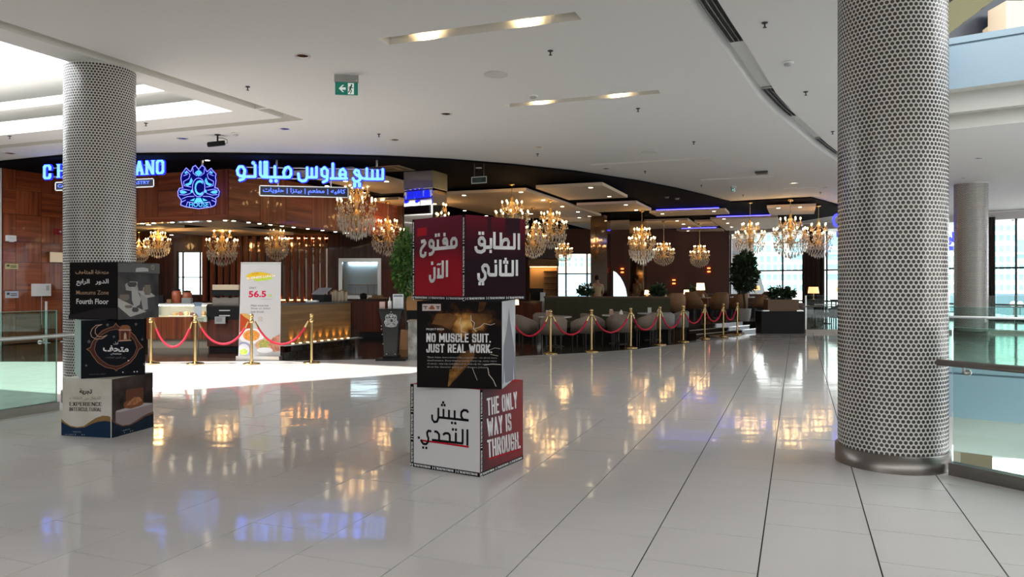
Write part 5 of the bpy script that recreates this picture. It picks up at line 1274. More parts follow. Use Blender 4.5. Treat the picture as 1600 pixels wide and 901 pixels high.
T1 = [[(440, 350), (440, 300), (452, 278), (474, 276), (486, 296), (486, 334), (470, 352), (425, 356), (280, 371)], [(402, 358), (402, 300), (392, 280), (376, 280), (366, 298), (370, 318), (400, 316)], [(318, 366), (318, 285)],
      [(276, 352), (255, 354), (242, 342), (240, 314), (250, 296), (266, 296), (278, 312), (278, 392), (262, 415), (236, 420)], [(165, 306), (196, 297), (205, 316), (186, 344), (168, 366), (161, 400), (165, 430), (186, 438), (203, 424), (205, 396)],
      [(400, 474), (400, 625)], [(362, 476), (362, 622), (310, 624)], [(324, 545), (324, 624)], [(287, 535), (287, 636), (275, 660), (256, 663), (246, 642), (246, 606)]]
T2 = [[(1048, 230), (1048, 378)], [(1008, 228), (1008, 362), (822, 358)], [(885, 222), (885, 358)], [(890, 340), (900, 302), (922, 284), (945, 286), (957, 310), (950, 346)], [(826, 216), (826, 368)], [(795, 272), (795, 354), (738, 357)],
      [(735, 332), (704, 334), (688, 322), (686, 292), (700, 272), (722, 272), (738, 298), (736, 382), (706, 399), (672, 393), (658, 372), (657, 346)],
      [(1030, 470), (1030, 615)], [(993, 472), (993, 605), (880, 605)], [(932, 512), (932, 605)], [(880, 468), (880, 614)], [(840, 512), (840, 606), (784, 606), (772, 590), (772, 542), (758, 520), (734, 518), (718, 536), (722, 562), (742, 590), (744, 630), (724, 656), (700, 658), (684, 640), (682, 590)]]
mb = MB()
lay_strokes(mb, FL, [c5(p) for p in T1], .030, .0035, cap='butt'); lay_strokes(mb, FL, [c5([(312, 514), (322, 506), (334, 513), (344, 504)])], .013, .0035)
lay_dots(mb, FL, c5([(378, 240), (300, 247), (326, 243), (266, 500)]), .030, .0035)
mb.build('lettering', M_lett, t, origin=o)
mb = MB(); lay_strokes(mb, FR, [c5(p) for p in T2], .030, .0035, cap='butt')
lay_dots(mb, FR, c5([(692, 228), (722, 228), (792, 393), (916, 490), (942, 492), (928, 466), (837, 484), (692, 686), (722, 686)]), .028, .0035)
mb.build('lettering', M_lett, t, origin=o)
# --- museum stack, bottom
E3 = .60
t, o, FL, FR = cube('museum_cube', 'cream and navy cube, lowest of the museum stack, reading experience intercultural', (-4.10, 7.607), math.radians(13), E3, 0, mat('cream_print', (.60, .57, .50), .5))
c7 = lambda pl: [(90+x/7.506, 580+y/7.506) for x, y in pl]
panel(t, o, FL, E3, noise_mat('parchment_print', (.50, .46, .37), (.62, .60, .56), nscale=3, rough=.5)); panel(t, o, FR, E3, noise_mat('museum_dark_print', (.012, .009, .009), (.085, .06, .05), nscale=4, rough=.45))
M_nv = mat('navy_print', (.012, .030, .065), .45); M_gp = mat('ochre_print', (.26, .15, .06), .45)
mb = MB()
wv = [(46, 555), (90, 595), (150, 635), (230, 652), (310, 640), (380, 590), (450, 545), (530, 518), (600, 522), (622, 535)]
lay_poly(mb, FL, c7(wv+[(624, 784), (46, 762)]), .0022, 1)
wn = [(46, 588), (100, 622), (160, 652), (230, 664), (320, 655), (400, 615), (480, 588), (560, 578), (624, 590)]
lay_poly(mb, FL, c7(wn+[(624, 784), (46, 762)]), .003, 0); mb.build('wave_band', [M_nv, M_gp], t, origin=o)
mb = MB()
lay_poly(mb, FR, c7([(630, 560), (680, 605), (760, 632), (840, 622), (920, 575), (1000, 520), (1060, 490), (1122, 470), (1124, 664), (630, 782)]), .0032, 1)
lay_poly(mb, FR, c7([(630, 580), (690, 622), (760, 645), (850, 632), (940, 585), (1020, 530), (1122, 495), (1124, 664), (630, 782)]), .0038, 0); mb.build('wave_band', [mat('dark_navy_print', (.010, .018, .030), .45), mat('brown_print', (.13, .065, .04), .45)], t, origin=o)
mb = MB()
lay_poly(mb, FR, c7([(678, 475), (1000, 372), (1118, 372), (1118, 470), (900, 640), (760, 632), (678, 600)]), .0022, 0); lay_poly(mb, FR, c7([(678, 475), (690, 460), (1010, 368), (1118, 370), (1100, 385), (730, 478)]), .0024, 1)
lay_poly(mb, FR, c7([(770, 400), (775, 370), (800, 350), (990, 330), (1005, 350), (1000, 385), (960, 405), (860, 436), (790, 432)]), .0028, 2)
lay_poly(mb, FR, c7([(800, 352), (795, 270), (800, 215), (860, 205), (1000, 185), (1005, 240), (1000, 335)]), .0030, 3)
lay_poly(mb, FR, c7([(840, 350), (900, 300), (960, 300), (990, 340), (900, 390), (800, 400)]), .0034, 4)
mb.build('picture', [mat('plinth_print', (.28, .22, .22), .5), mat('plinth_top_print', (.42, .38, .38), .5), mat('copper_print', (.20, .075, .035), .5), mat('copper_dark_print', (.12, .045, .025), .5), noise_mat('copper_light_print', (.25, .09, .04), (.50, .22, .10), nscale=14, rough=.5)], t, origin=o)
mb = MB()
lay_text(mb, FL, arabic('تجربة'), *c7([(260, 198), (408, 202), (260, 272)]), .004, 0, bold=.03)
mb.build('lettering', M_blkp, t, origin=o)
for s, q_ in (('EXPERIENCE', [(143, 358), (522, 360), (143, 403)]), ('INTERCULTURAL', [(140, 420), (520, 424), (140, 463)])):
    mb = MB(); lay_block(mb, FL, s, *c7(q_), .004, sw=.24, sh=.10, gap=.20, serif=.09); mb.build('lettering', M_blkp, t, origin=o)
mb = MB(); lay_text(mb, FL, ' '.join([arabic('الثقافات'), arabic('بين'), arabic('الانتقال')]), *c7([(145, 290), (510, 294), (145, 335)]), .004, 0); mb.build('lettering', mat('grey_lettering', (.16, .15, .14), .5), t, origin=o)
mb = MB()
def footer(mb, f, pts, lift):
    for s, tl, tr, bl in pts: lay_text(mb, f, s, *c7([tl, tr, bl]), lift, 0, res=1)
footer(mb, FL, [('museum zone', (185, 702), (278, 704), (185, 712)), ('intercultural', (92, 730), (190, 732), (92, 740))], .0045); lay_dots(mb, FL, c7([(212, 737), (292, 741), (316, 742)]), .010, .0045, rnd=True)
footer(mb, FR, [('museum zone', (760, 690), (848, 668), (760, 700))], .0045); lay_dots(mb, FR, c7([(780, 716), (852, 700), (876, 695)]), .010, .0045, rnd=True)
mb.build('small_print', mat('pale_small_print', (.45, .48, .52), .5), t, origin=o, kind='stuff')
# --- museum stack, middle
t, o, FL, FR = cube('museum_cube', 'black cube with a copper lantern and crescent drawing, middle of the museum stack', (-4.43, 7.63), math.radians(54), E3, E3+.003, mat('pale_green_print', (.42, .52, .49), .4))
panel(t, o, FR, E3, mat('ink_print', (.008, .009, .012), .4))
c8 = lambda pl: [(90+x/7.506, 490+y/7.506) for x, y in pl]
mb = MB()
oc = [(340, 415), (385, 395), (405, 335), (440, 290), (520, 200), (600, 165), (655, 150), (682, 110), (708, 145), (760, 165), (850, 205), (905, 255), (950, 330), (998, 390), (950, 420), (915, 500), (850, 575), (760, 625), (700, 650), (690, 672), (665, 645), (560, 625), (470, 570), (410, 490), (380, 440)]
ic = [(430, 415), (450, 330), (520, 245), (610, 195), (685, 182), (770, 200), (850, 250), (905, 320), (930, 400), (900, 480), (830, 555), (740, 605), (680, 615), (600, 600), (520, 550), (455, 480)]
M_copper = mat('copper_line_print', (.34, .17, .10), .4); M_cop_l = mat('pale_copper_print', (.55, .36, .27), .4); M_cop_d = mat('brown_line_print', (.075, .028, .022), .4)
for i in range(len(oc)):
    a = oc[i]; b = oc[(i+1) % len(oc)]; lay_strokes(mb, FR, [c8([a, b])], .006, .0028, 0)
    # band between the outlines
cen = (680, 400)
lay_poly(mb, FR, c8(oc), .0020, 2); lay_poly(mb, FR, c8(ic), .0024, 3)
for i in range(len(ic)): lay_strokes(mb, FR, [c8([ic[i], ic[(i+1) % len(ic)]])], .004, .0029, 0)
lay_strokes(mb, FR, [c8([(520, 125), (450, 135), (405, 175), (385, 225), (400, 270), (450, 298), (520, 292), (580, 250), (520, 272), (470, 262), (440, 225), (442, 180), (470, 145), (520, 125)])], .006, .0034, 1)
lay_poly(mb, FR, c8([(722, 315), (720, 190), (735, 150), (760, 132), (820, 132), (850, 150), (858, 190), (850, 305)]), .0036, 4)
lay_poly(mb, FR, c8([(740, 305), (740, 200), (835, 200), (835, 298)]), .0040, 5); lay_poly(mb, FR, c8([(775, 300), (778, 240), (790, 215), (805, 240), (808, 298)]), .0044, 1)
lay_strokes(mb, FR, [c8([(718, 190), (858, 190)]), c8([(715, 318), (858, 310)])], .010, .0046, 1)
mb.build('drawing', [M_copper, M_cop_l, M_cop_d, mat('ink_print_inner', (.008, .010, .014), .4), mat('copper_fill', (.26, .10, .055), .4), mat('lantern_glass_print', (.10, .035, .02), .4)], t, origin=o)
mb = MB()
lay_text(mb, FR, arabic('متحف'), *c8([(532, 366), (832, 378), (532, 440)]), .0045, 0, bold=.03)
mb.build('lettering', M_lett, t, origin=o); mb = MB(); lay_text(mb, FR, arabic('متخصص'), *c8([(620, 452), (748, 456), (620, 482)]), .0045, 0); mb.build('lettering', M_lett, t, origin=o); mb = MB(); lay_text(mb, FR, arabic('اول'), *c8([(655, 325), (710, 327), (655, 362)]), .0045, 0)
mb.build('lettering', M_lett, t, origin=o); mb = MB(); lay_dots(mb, FR, c8([(765, 684), (898, 679), (932, 677), (830, 548)]), .014, .0045, rnd=True)
mb.build('small_print', M_lett, t, origin=o, kind='stuff')
mb = MB()
lay_text(mb, FR, ' '.join([arabic('للمتاحف'), arabic('الفنون'), arabic('حول')]), *c8([(560, 498), (806, 500), (560, 525)]), .0045, 0); lay_text(mb, FR, 'museum zone cultural', *c8([(372, 703), (560, 698), (372, 714)]), .0045, 0, res=1)
for x, y, r in ((585, 130, 18), (918, 122, 18), (368, 325, 22), (660, 268, 14), (992, 300, 16), (335, 605, 14), (1016, 590, 16)):
    lay_strokes(mb, FR, [c8([(x+r*math.cos(k*2.513+1.57), y-r*math.sin(k*2.513+1.57)) for k in range(6)])], .0025, .0045)
mb.build('small_print', mat('grey_line_print', (.22, .20, .20), .5), t, origin=o, kind='stuff')
# --- museum stack, top
t, o, FL, FR = cube('museum_cube', 'charcoal cube on top of the museum stack reading Museums Zone Fourth Floor', (-4.084, 7.69), math.radians(14), E3, 2*E3+.006, mat('charcoal_print', (.010, .009, .0095), .4))
c9 = lambda pl: [(90+x/7.506, 400+y/7.506) for x, y in pl]
panel(t, o, FL, E3, mat('charcoal_face', (.011, .0095, .010), .4)); panel(t, o, FR, E3, noise_mat('museum_grey_print', (.035, .034, .036), (.10, .096, .095), nscale=3, rough=.45))
mb = MB(); lay_poly(mb, FL, c9([(130, 690), (300, 660), (420, 620), (520, 605), (690, 610), (700, 735), (128, 735)]), .0022); mb.build('wave_band', mat('soft_charcoal_print', (.026, .023, .025), .45), t, origin=o)
mb = MB()
lay_text(mb, FL, ' '.join([arabic('الرابع'), ' ', arabic('الدور')]), *c9([(222, 268), (602, 266), (222, 348)]), .004, 0, bold=.03); mb.build('lettering', mat('white_lettering', (.72, .72, .72), .5), t, origin=o); mb = MB()
lay_text(mb, FL, 'Fourth Floor', *c9([(223, 498), (602, 500), (223, 560)]), .004, 0, bold=.018)
mb.build('lettering', mat('white_lettering', (.72, .72, .72), .5), t, origin=o)
mb = MB()
lay_text(mb, FL, ' '.join([arabic('المتاحف'), arabic('منطقة')]), *c9([(212, 160), (602, 160), (212, 210)]), .004, 0, bold=.03); mb.build('lettering', mat('tan_lettering', (.42, .27, .17), .5), t, origin=o); mb = MB()
lay_text(mb, FL, 'Museums Zone', *c9([(222, 402), (602, 402), (222, 450)]), .004, 0, bold=.004)
mb.build('lettering', mat('tan_lettering', (.42, .27, .17), .5), t, origin=o)
mb = MB()
lay_poly(mb, FR, c9([(705, 185), (705, 85), (900, 80), (1080, 95), (1195, 90), (1195, 205), (900, 190)]), .0020, 3)
lay_poly(mb, FR, c9([(910, 185), (920, 140), (1000, 130), (1060, 145), (1065, 180)]), .0024, 4)
lay_poly(mb, FR, c9([(790, 330), (850, 295), (930, 300), (1140, 465), (1140, 610), (1060, 620), (1000, 640), (960, 420), (800, 400)]), .0024, 1)
lay_poly(mb, FR, c9([(940, 420), (1060, 400), (1142, 470), (1050, 490)]), .0027, 0)
lay_poly(mb, FR, c9([(1050, 490), (1142, 470), (1142, 620), (1060, 650)]), .0027, 2)
lay_poly(mb, FR, c9([(705, 490), (760, 520), (1040, 650), (850, 712), (705, 590)]), .0030, 0)
lay_poly(mb, FR, c9([(860, 330), (940, 420), (975, 500), (960, 570), (900, 600), (870, 520)]), .0033, 5)
def pot(x, y, w, h, m, neck=.55):
    lay_poly(mb, FR, c9([(x-w*.3, y), (x-w*.5, y-h*.45), (x-w*neck*.5, y-h*.85), (x-w*.42, y-h), (x+w*.42, y-h), (x+w*neck*.5, y-h*.85), (x+w*.5, y-h*.45), (x+w*.3, y)]), .0038, m)
pot(1050, 455, 95, 120, 6, .7); pot(970, 405, 80, 160, 2, .5); pot(870, 360, 110, 55, 2, .9); pot(780, 520, 115, 70, 6, .95); pot(830, 610, 90, 35, 6, .95); pot(908, 655, 85, 55, 2, .7)
mb.build('picture', [mat('pg0', (.46, .44, .42), .5), mat('pg1', (.36, .34, .33), .5), mat('pg2', (.075, .072, .075), .5), mat('pg3', (.13, .128, .125), .5), mat('pg4', (.46, .46, .45), .5), mat('pg5', (.42, .41, .39), .5), mat('pg6', (.19, .16, .135), .5)], t, origin=o)
mb = MB(); stroke(mb, FR, [FR.ab(*q) for q in c9([(1100, 110), (1115, 105), (1128, 125), (1125, 150), (1110, 158), (1098, 140)])], .008, .004, closed=True); mb.build('badge', mat('badge_gold', (.40, .33, .22), .5), t, origin=o)

# ------------------------------------------------------------------ roll-up banner
F_bn = Face((-5.2, 15.2, 0), Vector((1, -.06, 0))); o = F_bn.P(404, 562); o.z = 0
t = thing('rollup_banner', 'white roll-up banner advertising a 56.5 lunch offer with food pictures', 'banner', o)
cb = lambda pl: [(360+x/5.008, 400+y/5.008) for x, y in pl]
q = [F_bn.P(*p) for p in cb([(62, 780), (390, 770), (396, 58), (82, 58)])]; q[0].z = q[1].z = .085
M_ban = mat('banner_white', (.46, .455, .46), .5); MB().prism([p-F_bn.n*.004 for p in q], F_bn.n*.004).build('sheet', M_ban, t, origin=o)
MB().obox(V2(o.x-.44, 15.13), F_bn.ux*.90, -F_bn.n*.18, UP*.085).build('cassette', M_steel_lt, t, origin=o)
bb = t.children[-1]
MB().obox(q[3]-F_bn.n*.02, (q[2]-q[3]), F_bn.n*.03, UP*.03).build('top_rail', M_steel_lt, t, origin=o)
MB().cyl(F_bn.P(404, 500)*1-UP*10 if False else Vector((o.x, 15.27, .08)), Vector((o.x, 15.27, q[2].z)), .012, n=6).build('pole', M_steel, t, origin=o)
mb = MB()
lay_strokes(mb, F_bn, [cb([(236+62*math.cos(k*.2618), 158-58*math.sin(k*.2618)) for k in range(25)])], .006, .002, 4)
lay_poly(mb, F_bn, cb([(125, 150), (170, 128), (240, 122), (290, 135), (360, 150), (250, 172), (130, 188)]), .003, 0)
lay_poly(mb, F_bn, cb([(180, 180), (325, 160), (330, 180), (205, 198)]), .003, 1)
BM = [mat('ban_yellow', (.62, .42, .03), .5), mat('ban_lime', (.42, .55, .06), .5), mat('ban_orange', (.50, .18, .02), .5), mat('ban_grey', (.10, .10, .10), .5), mat('ban_ring', (.40, .40, .38), .5), M_whitep, mat('ban_red', (.50, .01, .05), .5), mat('ban_tan', (.45, .28, .12), .5)]
mb.build('logo_shape', BM, t, origin=o)
def bline(s_, pl, m_, bold=0.0, lift=.003):
    mb_ = MB(); lay_text(mb_, F_bn, s_, *cb(pl), lift, 0, bold=bold); mb_.build('lettering', BM[m_], t, origin=o)
bline('BUSINESS LUNCH', [(130, 166), (350, 142), (130, 184)], 5, .02, .004); bline('OFFER', [(165, 135), (225, 128), (165, 148)], 2, .01, .004)
bline('ONLY', [(147, 240), (203, 240), (147, 256)], 3); bline('56.5', [(143, 272), (280, 270), (143, 322)], 6, .03); bline('SR', [(294, 296), (328, 296), (294, 320)], 1, .01)
for s_, y, x1 in (('Main courses', 378, 298), ('Soup or Salad', 402, 312), ('Soft Drink', 428, 264)): bline(s_, [(160, y), (x1, y), (160, y+15)], 3)
mb = MB(); lay_strokes(mb, F_bn, [cb([(240, 337), (330, 337)])], .004, .003, 0); mb.build('underline', BM[3], t, origin=o)
mb = MB(); lay_strokes(mb, F_bn, [cb([(235+16*math.cos(k*.785), 492-18*math.sin(k*.785)) for k in range(9)]), cb([(218, 478), (252, 508)]), cb([(252, 478), (218, 508)])], .005, .003, 0); mb.build('emblem', BM[7], t, origin=o)
mb = MB(); circ = lambda x, y, rx, ry, n=16: [(x+rx*math.cos(2*math.pi*k/n), y+ry*math.sin(2*math.pi*k/n)) for k in range(n)]
def cl(pl): return [(min(386, max(70, x)), min(772, y)) for x, y in pl]
lay_poly(mb, F_bn, cb([(76, 450), (120, 460), (165, 500), (170, 560), (110, 575), (72, 600)]), .002, 0); lay_poly(mb, F_bn, cb([(78, 445), (140, 452), (175, 510), (150, 500), (110, 475)]), .003, 1)
for c_, m_, L_ in ((circ(165, 625, 100, 62), 2, .004), (circ(165, 620, 66, 44), 3, .005), (circ(105, 730, 62, 60), 4, .0055), (circ(105, 728, 45, 44), 2, .006), (circ(105, 748, 32, 24), 5, .0065), (circ(285, 695, 92, 50), 6, .0045), (circ(265, 690, 45, 36), 7, .0055), (circ(270, 735, 62, 22), 2, .006)):
    lay_poly(mb, F_bn, cb(cl(c_)), L_, m_)
lay_poly(mb, F_bn, cb([(330, 640), (386, 610), (386, 740), (340, 750), (300, 690)]), .0062, 8)
mb.build('food_picture', [mat('bp0', (.40, .06, .02), .5), mat('bp1', (.55, .32, .10), .5), mat('bp2', (.68, .68, .70), .5), noise_mat('bp3', (.55, .16, .03), (.75, .38, .10), nscale=25, rough=.5), mat('bp4', (.30, .30, .48), .5), noise_mat('bp5', (.25, .42, .05), (.60, .62, .18), nscale=30, rough=.5), noise_mat('bp6', (.50, .25, .16), (.68, .42, .28), nscale=9, rough=.5), noise_mat('bp7', (.18, .28, .06), (.55, .42, .14), nscale=30, rough=.5), noise_mat('bp8', (.30, .10, .07), (.55, .28, .18), nscale=12, rough=.5)], t, origin=o)

# ------------------------------------------------------------------ podium with menus
F_p = Face((0, 15.05, 0), (1, 0, 0)); o = F_p.P(610, 563); o.z = 0
t = thing('host_podium', 'black tapered host podium with a white crest beside the marble block', 'podium', o)
pp_ = [(591.5, 484), (628, 484), (622.5, 508), (619.5, 558), (600, 558), (597.5, 508)]
f = [F_p.at(*F_p.ab(*q)) for q in pp_]; zt = f[0].z
MB().prism(f, (0, .34, 0)).build('body', mat('black_lacquer', (.010, .011, .012), .25), t, origin=o)
MB().obox((f[0].x-.05, 14.99, 0), (.60, 0, 0), (0, .46, 0), UP*.035).build('base', M_blackplas, t, origin=o)
MB().obox((f[4].x-.02, 15.03, .035), (.30, 0, 0), (0, .38, 0), UP*.06).build('foot', M_blackplas, t, origin=o)
MB().obox((f[0].x-.015, 15.02, zt), (f[1].x-f[0].x+.03, 0, 0), (0, .40, 0), UP*.02).build('top', M_blackplas, t, origin=o)
crest(t, o, F_p, lambda x, y: (601+(x-165)/585*20.5, 490+(y-255)/609*20.5), M_blkp, mat('crest_silver', (.55, .56, .57), .4), mat('crest_silver_fill', (.40, .41, .42), .4), .012, .002, plate=False)
mb = MB()
for x, y in ((611, 487), (596, 509), (596, 514), (597.5, 522), (598.5, 537), (604, 553), (617.5, 553), (611, 560)): mb.ball(F_p.P(x, y, .004), .012, 8, 5)
mb.build('studs', M_steel_lt, t, origin=o, kind='stuff')
zt += .0212
def upright(name, label, x0, x1, y0, m, head=None, th=.012, cat='paper'):
    p = F_p.P(x0, 484); w = F_p.P(x1, 484).x-p.x; h = F_p.P(x0, y0).z-F_p.P(x0, 483).z; o = Vector((p.x+w/2, 15.16, zt))
    t = thing(name, label, cat, o); MB().obox((-w/2, 0, 0), (w, 0, 0), (0, th, 0), UP*h).build('sheet', m, t)
    if head: MB().obox((-w*.42, -.003, h*.80), (w*.84, 0, 0), (0, .003, 0), UP*h*.15).build('heading', head, t)
    if name == 'menu_stand':
        for k in range(4): MB().obox((-w*.3, -.003, h*(.65-.13*k)), (w*.6, 0, 0), (0, .003, 0), UP*h*.02).build('text_line', mat('notice_ink'), t)
        MB().obox((-w/2, -.01, 0), (w, 0, 0), (0, .08, 0), UP*.01).build('foot', M_glass, t)
upright('leaflet', 'small pink leaflet on the black podium', 591.5, 600, 472, mat('pink_paper', (.55, .38, .35), .5))
upright('menu_stand', 'white menu sheet with a grey heading on the black podium', 612.5, 629, 460, mat('menu_white', (.62, .65, .68), .4), mat('menu_grey', (.16, .19, .22), .5))
p = F_p.P(607, 484); t = thing('pump_bottle', 'white pump bottle on the black podium', 'bottle', (p.x, 15.20, zt)); MB().lathe([(.034, 0), (.038, .01), (.038, .14), (.014, .17)], n=14).build('body', M_white, t); MB().lathe([(.012, .17), (.014, .21), (.006, .215), (.006, .24), (.001, .24)], n=10).build('pump', M_whitep, t)
# marble block before the mirror pillar
q = F_p.P(634.5, 563); t = thing('marble_block', 'grey veined marble block beside the black podium, behind the centre cubes', 'block', (q.x+.25, 15.6, 0))
M_marb = noise_mat('grey_marble', (.30, .29, .27), (.62, .60, .57), nscale=5, rough=.15, detail=8, lo=.4, hi=.62)
MB().box((0, 0, .385), (.5, .5, .77)).build('body', M_marb, t); MB().box((0, 0, .785), (.54, .54, .03)).build('top', M_marb, t)
# ------------------------------------------------------------------ dining hall: platform, seating, tables, lamps, plants
M_plat = mat('platform_oak', (.30, .17, .08), .35)
PF = .30
plat = [V2(4.95, 21.6), V2(7.55, 24.3), V2(8.9, 24.6), V2(11.2, 33), V2(10.6, 36.5), V2(4.95, 34)]
structure(MB().prism([p+UP*.007 for p in plat], UP*(PF-.007)).build('floor', M_dkfloor))
def step_(a, b, w, z0, h, m, name, parent=None):
    e = (b-a); n = V2(e.y, -e.x).normalized(); return MB().obox(a+UP*z0, e, n*w, UP*h).build(name, m, parent)
t = thing('platform_step', 'dark step with thin steel nosing along the raised dining platform', 'step', plat[0])
for i, (w, h) in enumerate(((.46, .10), (.23, .20))):
    a, b = plat[0], plat[1]; e = b-a; n = V2(e.y, -e.x).normalized(); o = plat[0]
    MB().obox(a+UP*.008+n*.002, e, n*w, UP*(h-.008)).build('tread', M_dkfloor, t, origin=o)
    MB().obox(a+UP*(h-.02)+n*(w+.003), e, n*.012, UP*.022).build('nosing', M_steel_lt, t, origin=o)
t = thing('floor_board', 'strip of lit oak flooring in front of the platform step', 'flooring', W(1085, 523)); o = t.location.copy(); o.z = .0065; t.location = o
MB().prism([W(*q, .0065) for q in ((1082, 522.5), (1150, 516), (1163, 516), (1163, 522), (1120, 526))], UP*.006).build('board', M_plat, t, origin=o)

M_chair = noise_mat('taupe_fabric', (.20, .155, .125), (.28, .22, .18), nscale=40, rough=.85)
M_chair2 = noise_mat('tan_fabric', (.26, .14, .075), (.34, .19, .10), nscale=40, rough=.8)
M_chairg = noise_mat('grey_fabric', (.20, .19, .185), (.28, .27, .26), nscale=40, rough=.85)
M_blkwood = mat('black_wood', (.014, .009, .007), .4)
def tub_meshes(fab, high=False):
    seat = MB().lathe([(.20, .36), (.255, .37), (.265, .42), (.25, .465), (.0001, .475)], n=20).mesh('seat', [fab])
    sh = MB(); n = 20; rings = []
    for i in range(n+1):
        a = math.radians(-215+250*i/n); u = abs(2*i/n-1)
        zt = (.95 if high else .80)-(.30 if high else .16)*max(0, u-.35)/.65*(1 if not high else 1.2); zt = max(zt, .62 if not high else .58)
        ci, si = math.cos(a), math.sin(a); ri, ro = .245, .305
        rings.append([(ri*ci, ri*si, .40), (ri*ci, ri*si, zt-.02), ((ri+ro)/2*ci*1.03, (ri+ro)/2*si*1.03, zt), (ro*1.05*ci, ro*1.05*si, zt-.03), (ro*ci, ro*si, .36)])
    vs = [p for r in rings for p in r]; k = 5; fs = []
    for i in range(n):
        for j in range(k): fs.append((i*k+j, (i+1)*k+j, (i+1)*k+(j+1) % k, i*k+(j+1) % k))
    sh.add(vs, fs, 0, True); sh.add(vs[:k], [tuple(range(k))]); sh.add(vs[-k:], [tuple(reversed(range(k)))])
    back = sh.mesh('backrest', [fab])
    leg = MB().cyl((0, 0, .38), (.0, .0, 0), .022, .013, 8).mesh('leg', [M_blkwood])
    fr = MB().lathe([(.20, .33), (.23, .335), (.23, .362), (.20, .362)], n=16).mesh('seat_frame', [M_blkwood])
    return seat, back, leg, fr
TUB = {k: tub_meshes(m, h) for k, m, h in (('taupe', M_chair, False), ('grey', M_chairg, False), ('tan', M_chair2, True))}
def tub_chair(x, y, face_deg, label, kind='taupe', z=.006):
    """face_deg: compass direction the sitter looks, 0 = away from the camera, 90 = toward +X"""
    t = thing('tub_chair' if kind != 'tan' else 'dining_chair', label, 'chair', (x, y, z), -math.radians(face_deg), 'upholstered chairs on the dark cafe floor' if kind != 'tan' else 'tan chairs on the platform')
    s, b, l, f = TUB[kind]; put('seat', s, t); put('backrest', b, t); put('seat_frame', f, t)
    for dx, dy in ((.17, .17), (-.17, .17), (.17, -.17), (-.17, -.17)):
        g = put('leg', l, t); g.location = (dx, dy, -.02+.02)
    return t
M_top = noise_mat('white_marble_top', (.62, .60, .58), (.72, .71, .70), nscale=3, rough=.12)
TM = None
def table(x, y, label, z=.006, r=.42, square=False):
    t = thing('dining_table', label, 'table', (x, y, z), -TH, 'white topped dining tables')
    if square: MB().box((0, 0, .735), (r*2, r*2, .03)).build('table_top', M_top, t)
    else: MB().lathe([(r-.02, .715), (r, .725), (r, .745), (r-.01, .75)], n=28).build('table_top', M_top, t)
    MB().cyl((0, 0, .02), (0, 0, .715), .035, n=10).build('pedestal', M_blkwood, t); MB().lathe([(.24, 0), (.24, .015), (.06, .03), (.035, .05)], n=20).build('base', M_blkwood, t)
    return t
def table_item(kind, x, y, z, label):
    if kind == 'napkin_holder':
        t = thing(kind, label, 'holder', (x, y, z), 0, 'holders on the dining tables'); MB().box((0, 0, .06), (.10, .06, .12)).build('body', mat('clay_pink', (.38, .22, .17), .5), t); MB().box((0, 0, .128), (.08, .03, .016)).build('napkin', M_whitep, t)
    elif kind == 'card_stand':
        t = thing(kind, label, 'card', (x, y, z), 0, 'card stands on the dining tables'); MB().box((0, 0, .07), (.10, .012, .14)).box((0, 0, .004), (.12, .06, .008)).build('card', mat('card_grey', (.50, .48, .46), .5), t)
    else:
        t = thing('napkin', label, 'napkin', (x, y, z), 0, 'folded napkins on the dining tables'); MB().lathe([(.05, 0), (.045, .05), (.02, .11), (.001, .13)], n=6).build('napkin', M_whitep, t)
tb = [(1.05, 18.25, 'first'), (2.72, 19.05, 'second'), (3.84, 20.22, 'third')]
table(*tb[0][:2], 'round white table nearest the centre cubes behind the first stanchions'); table(*tb[1][:2], 'round white table behind the third stanchion in front of the green banquette'); table(*tb[2][:2], 'round white table behind the fourth stanchion at the banquette end')
tub_chair(.38, 17.95, 78, 'taupe tub chair half hidden by the centre cubes, facing the nearest table'); tub_chair(.98, 17.45, 5, 'taupe tub chair with its back to the first dining stanchion'); tub_chair(1.68, 18.0, -65, 'taupe tub chair between the first and second dining stanchions')
tub_chair(.85, 18.98, 160, 'taupe tub chair on the far side of the nearest round table')
tub_chair(2.05, 18.85, 60, 'taupe tub chair just beyond the second dining stanchion'); tub_chair(2.66, 18.36, 0, 'taupe tub chair with its back to the third dining stanchion'); tub_chair(3.42, 19.15, -70, 'pale tub chair between the third and fourth dining stanchions', 'taupe')
tub_chair(2.90, 19.80, 175, 'taupe tub chair on the banquette side of the second round table')
tub_chair(3.98, 19.62, 5, 'grey tub chair behind the fourth dining stanchion', 'grey'); tub_chair(4.52, 20.32, -100, 'grey tub chair beyond the fifth dining stanchion', 'grey')
table_item('napkin_holder', .88, 18.30, .757, 'pinkish holder on the round table nearest the cubes'); table_item('napkin_holder', 2.55, 19.1, .757, 'pinkish holder on the second round table'); table_item('napkin', 2.80, 19.05, .757, 'white folded napkin on the second round table')
table_item('card_stand', 3.76, 20.3, .757, 'grey card stand on the third round table'); table_item('napkin', 3.98, 20.15, .757, 'white folded napkin on the third round table')
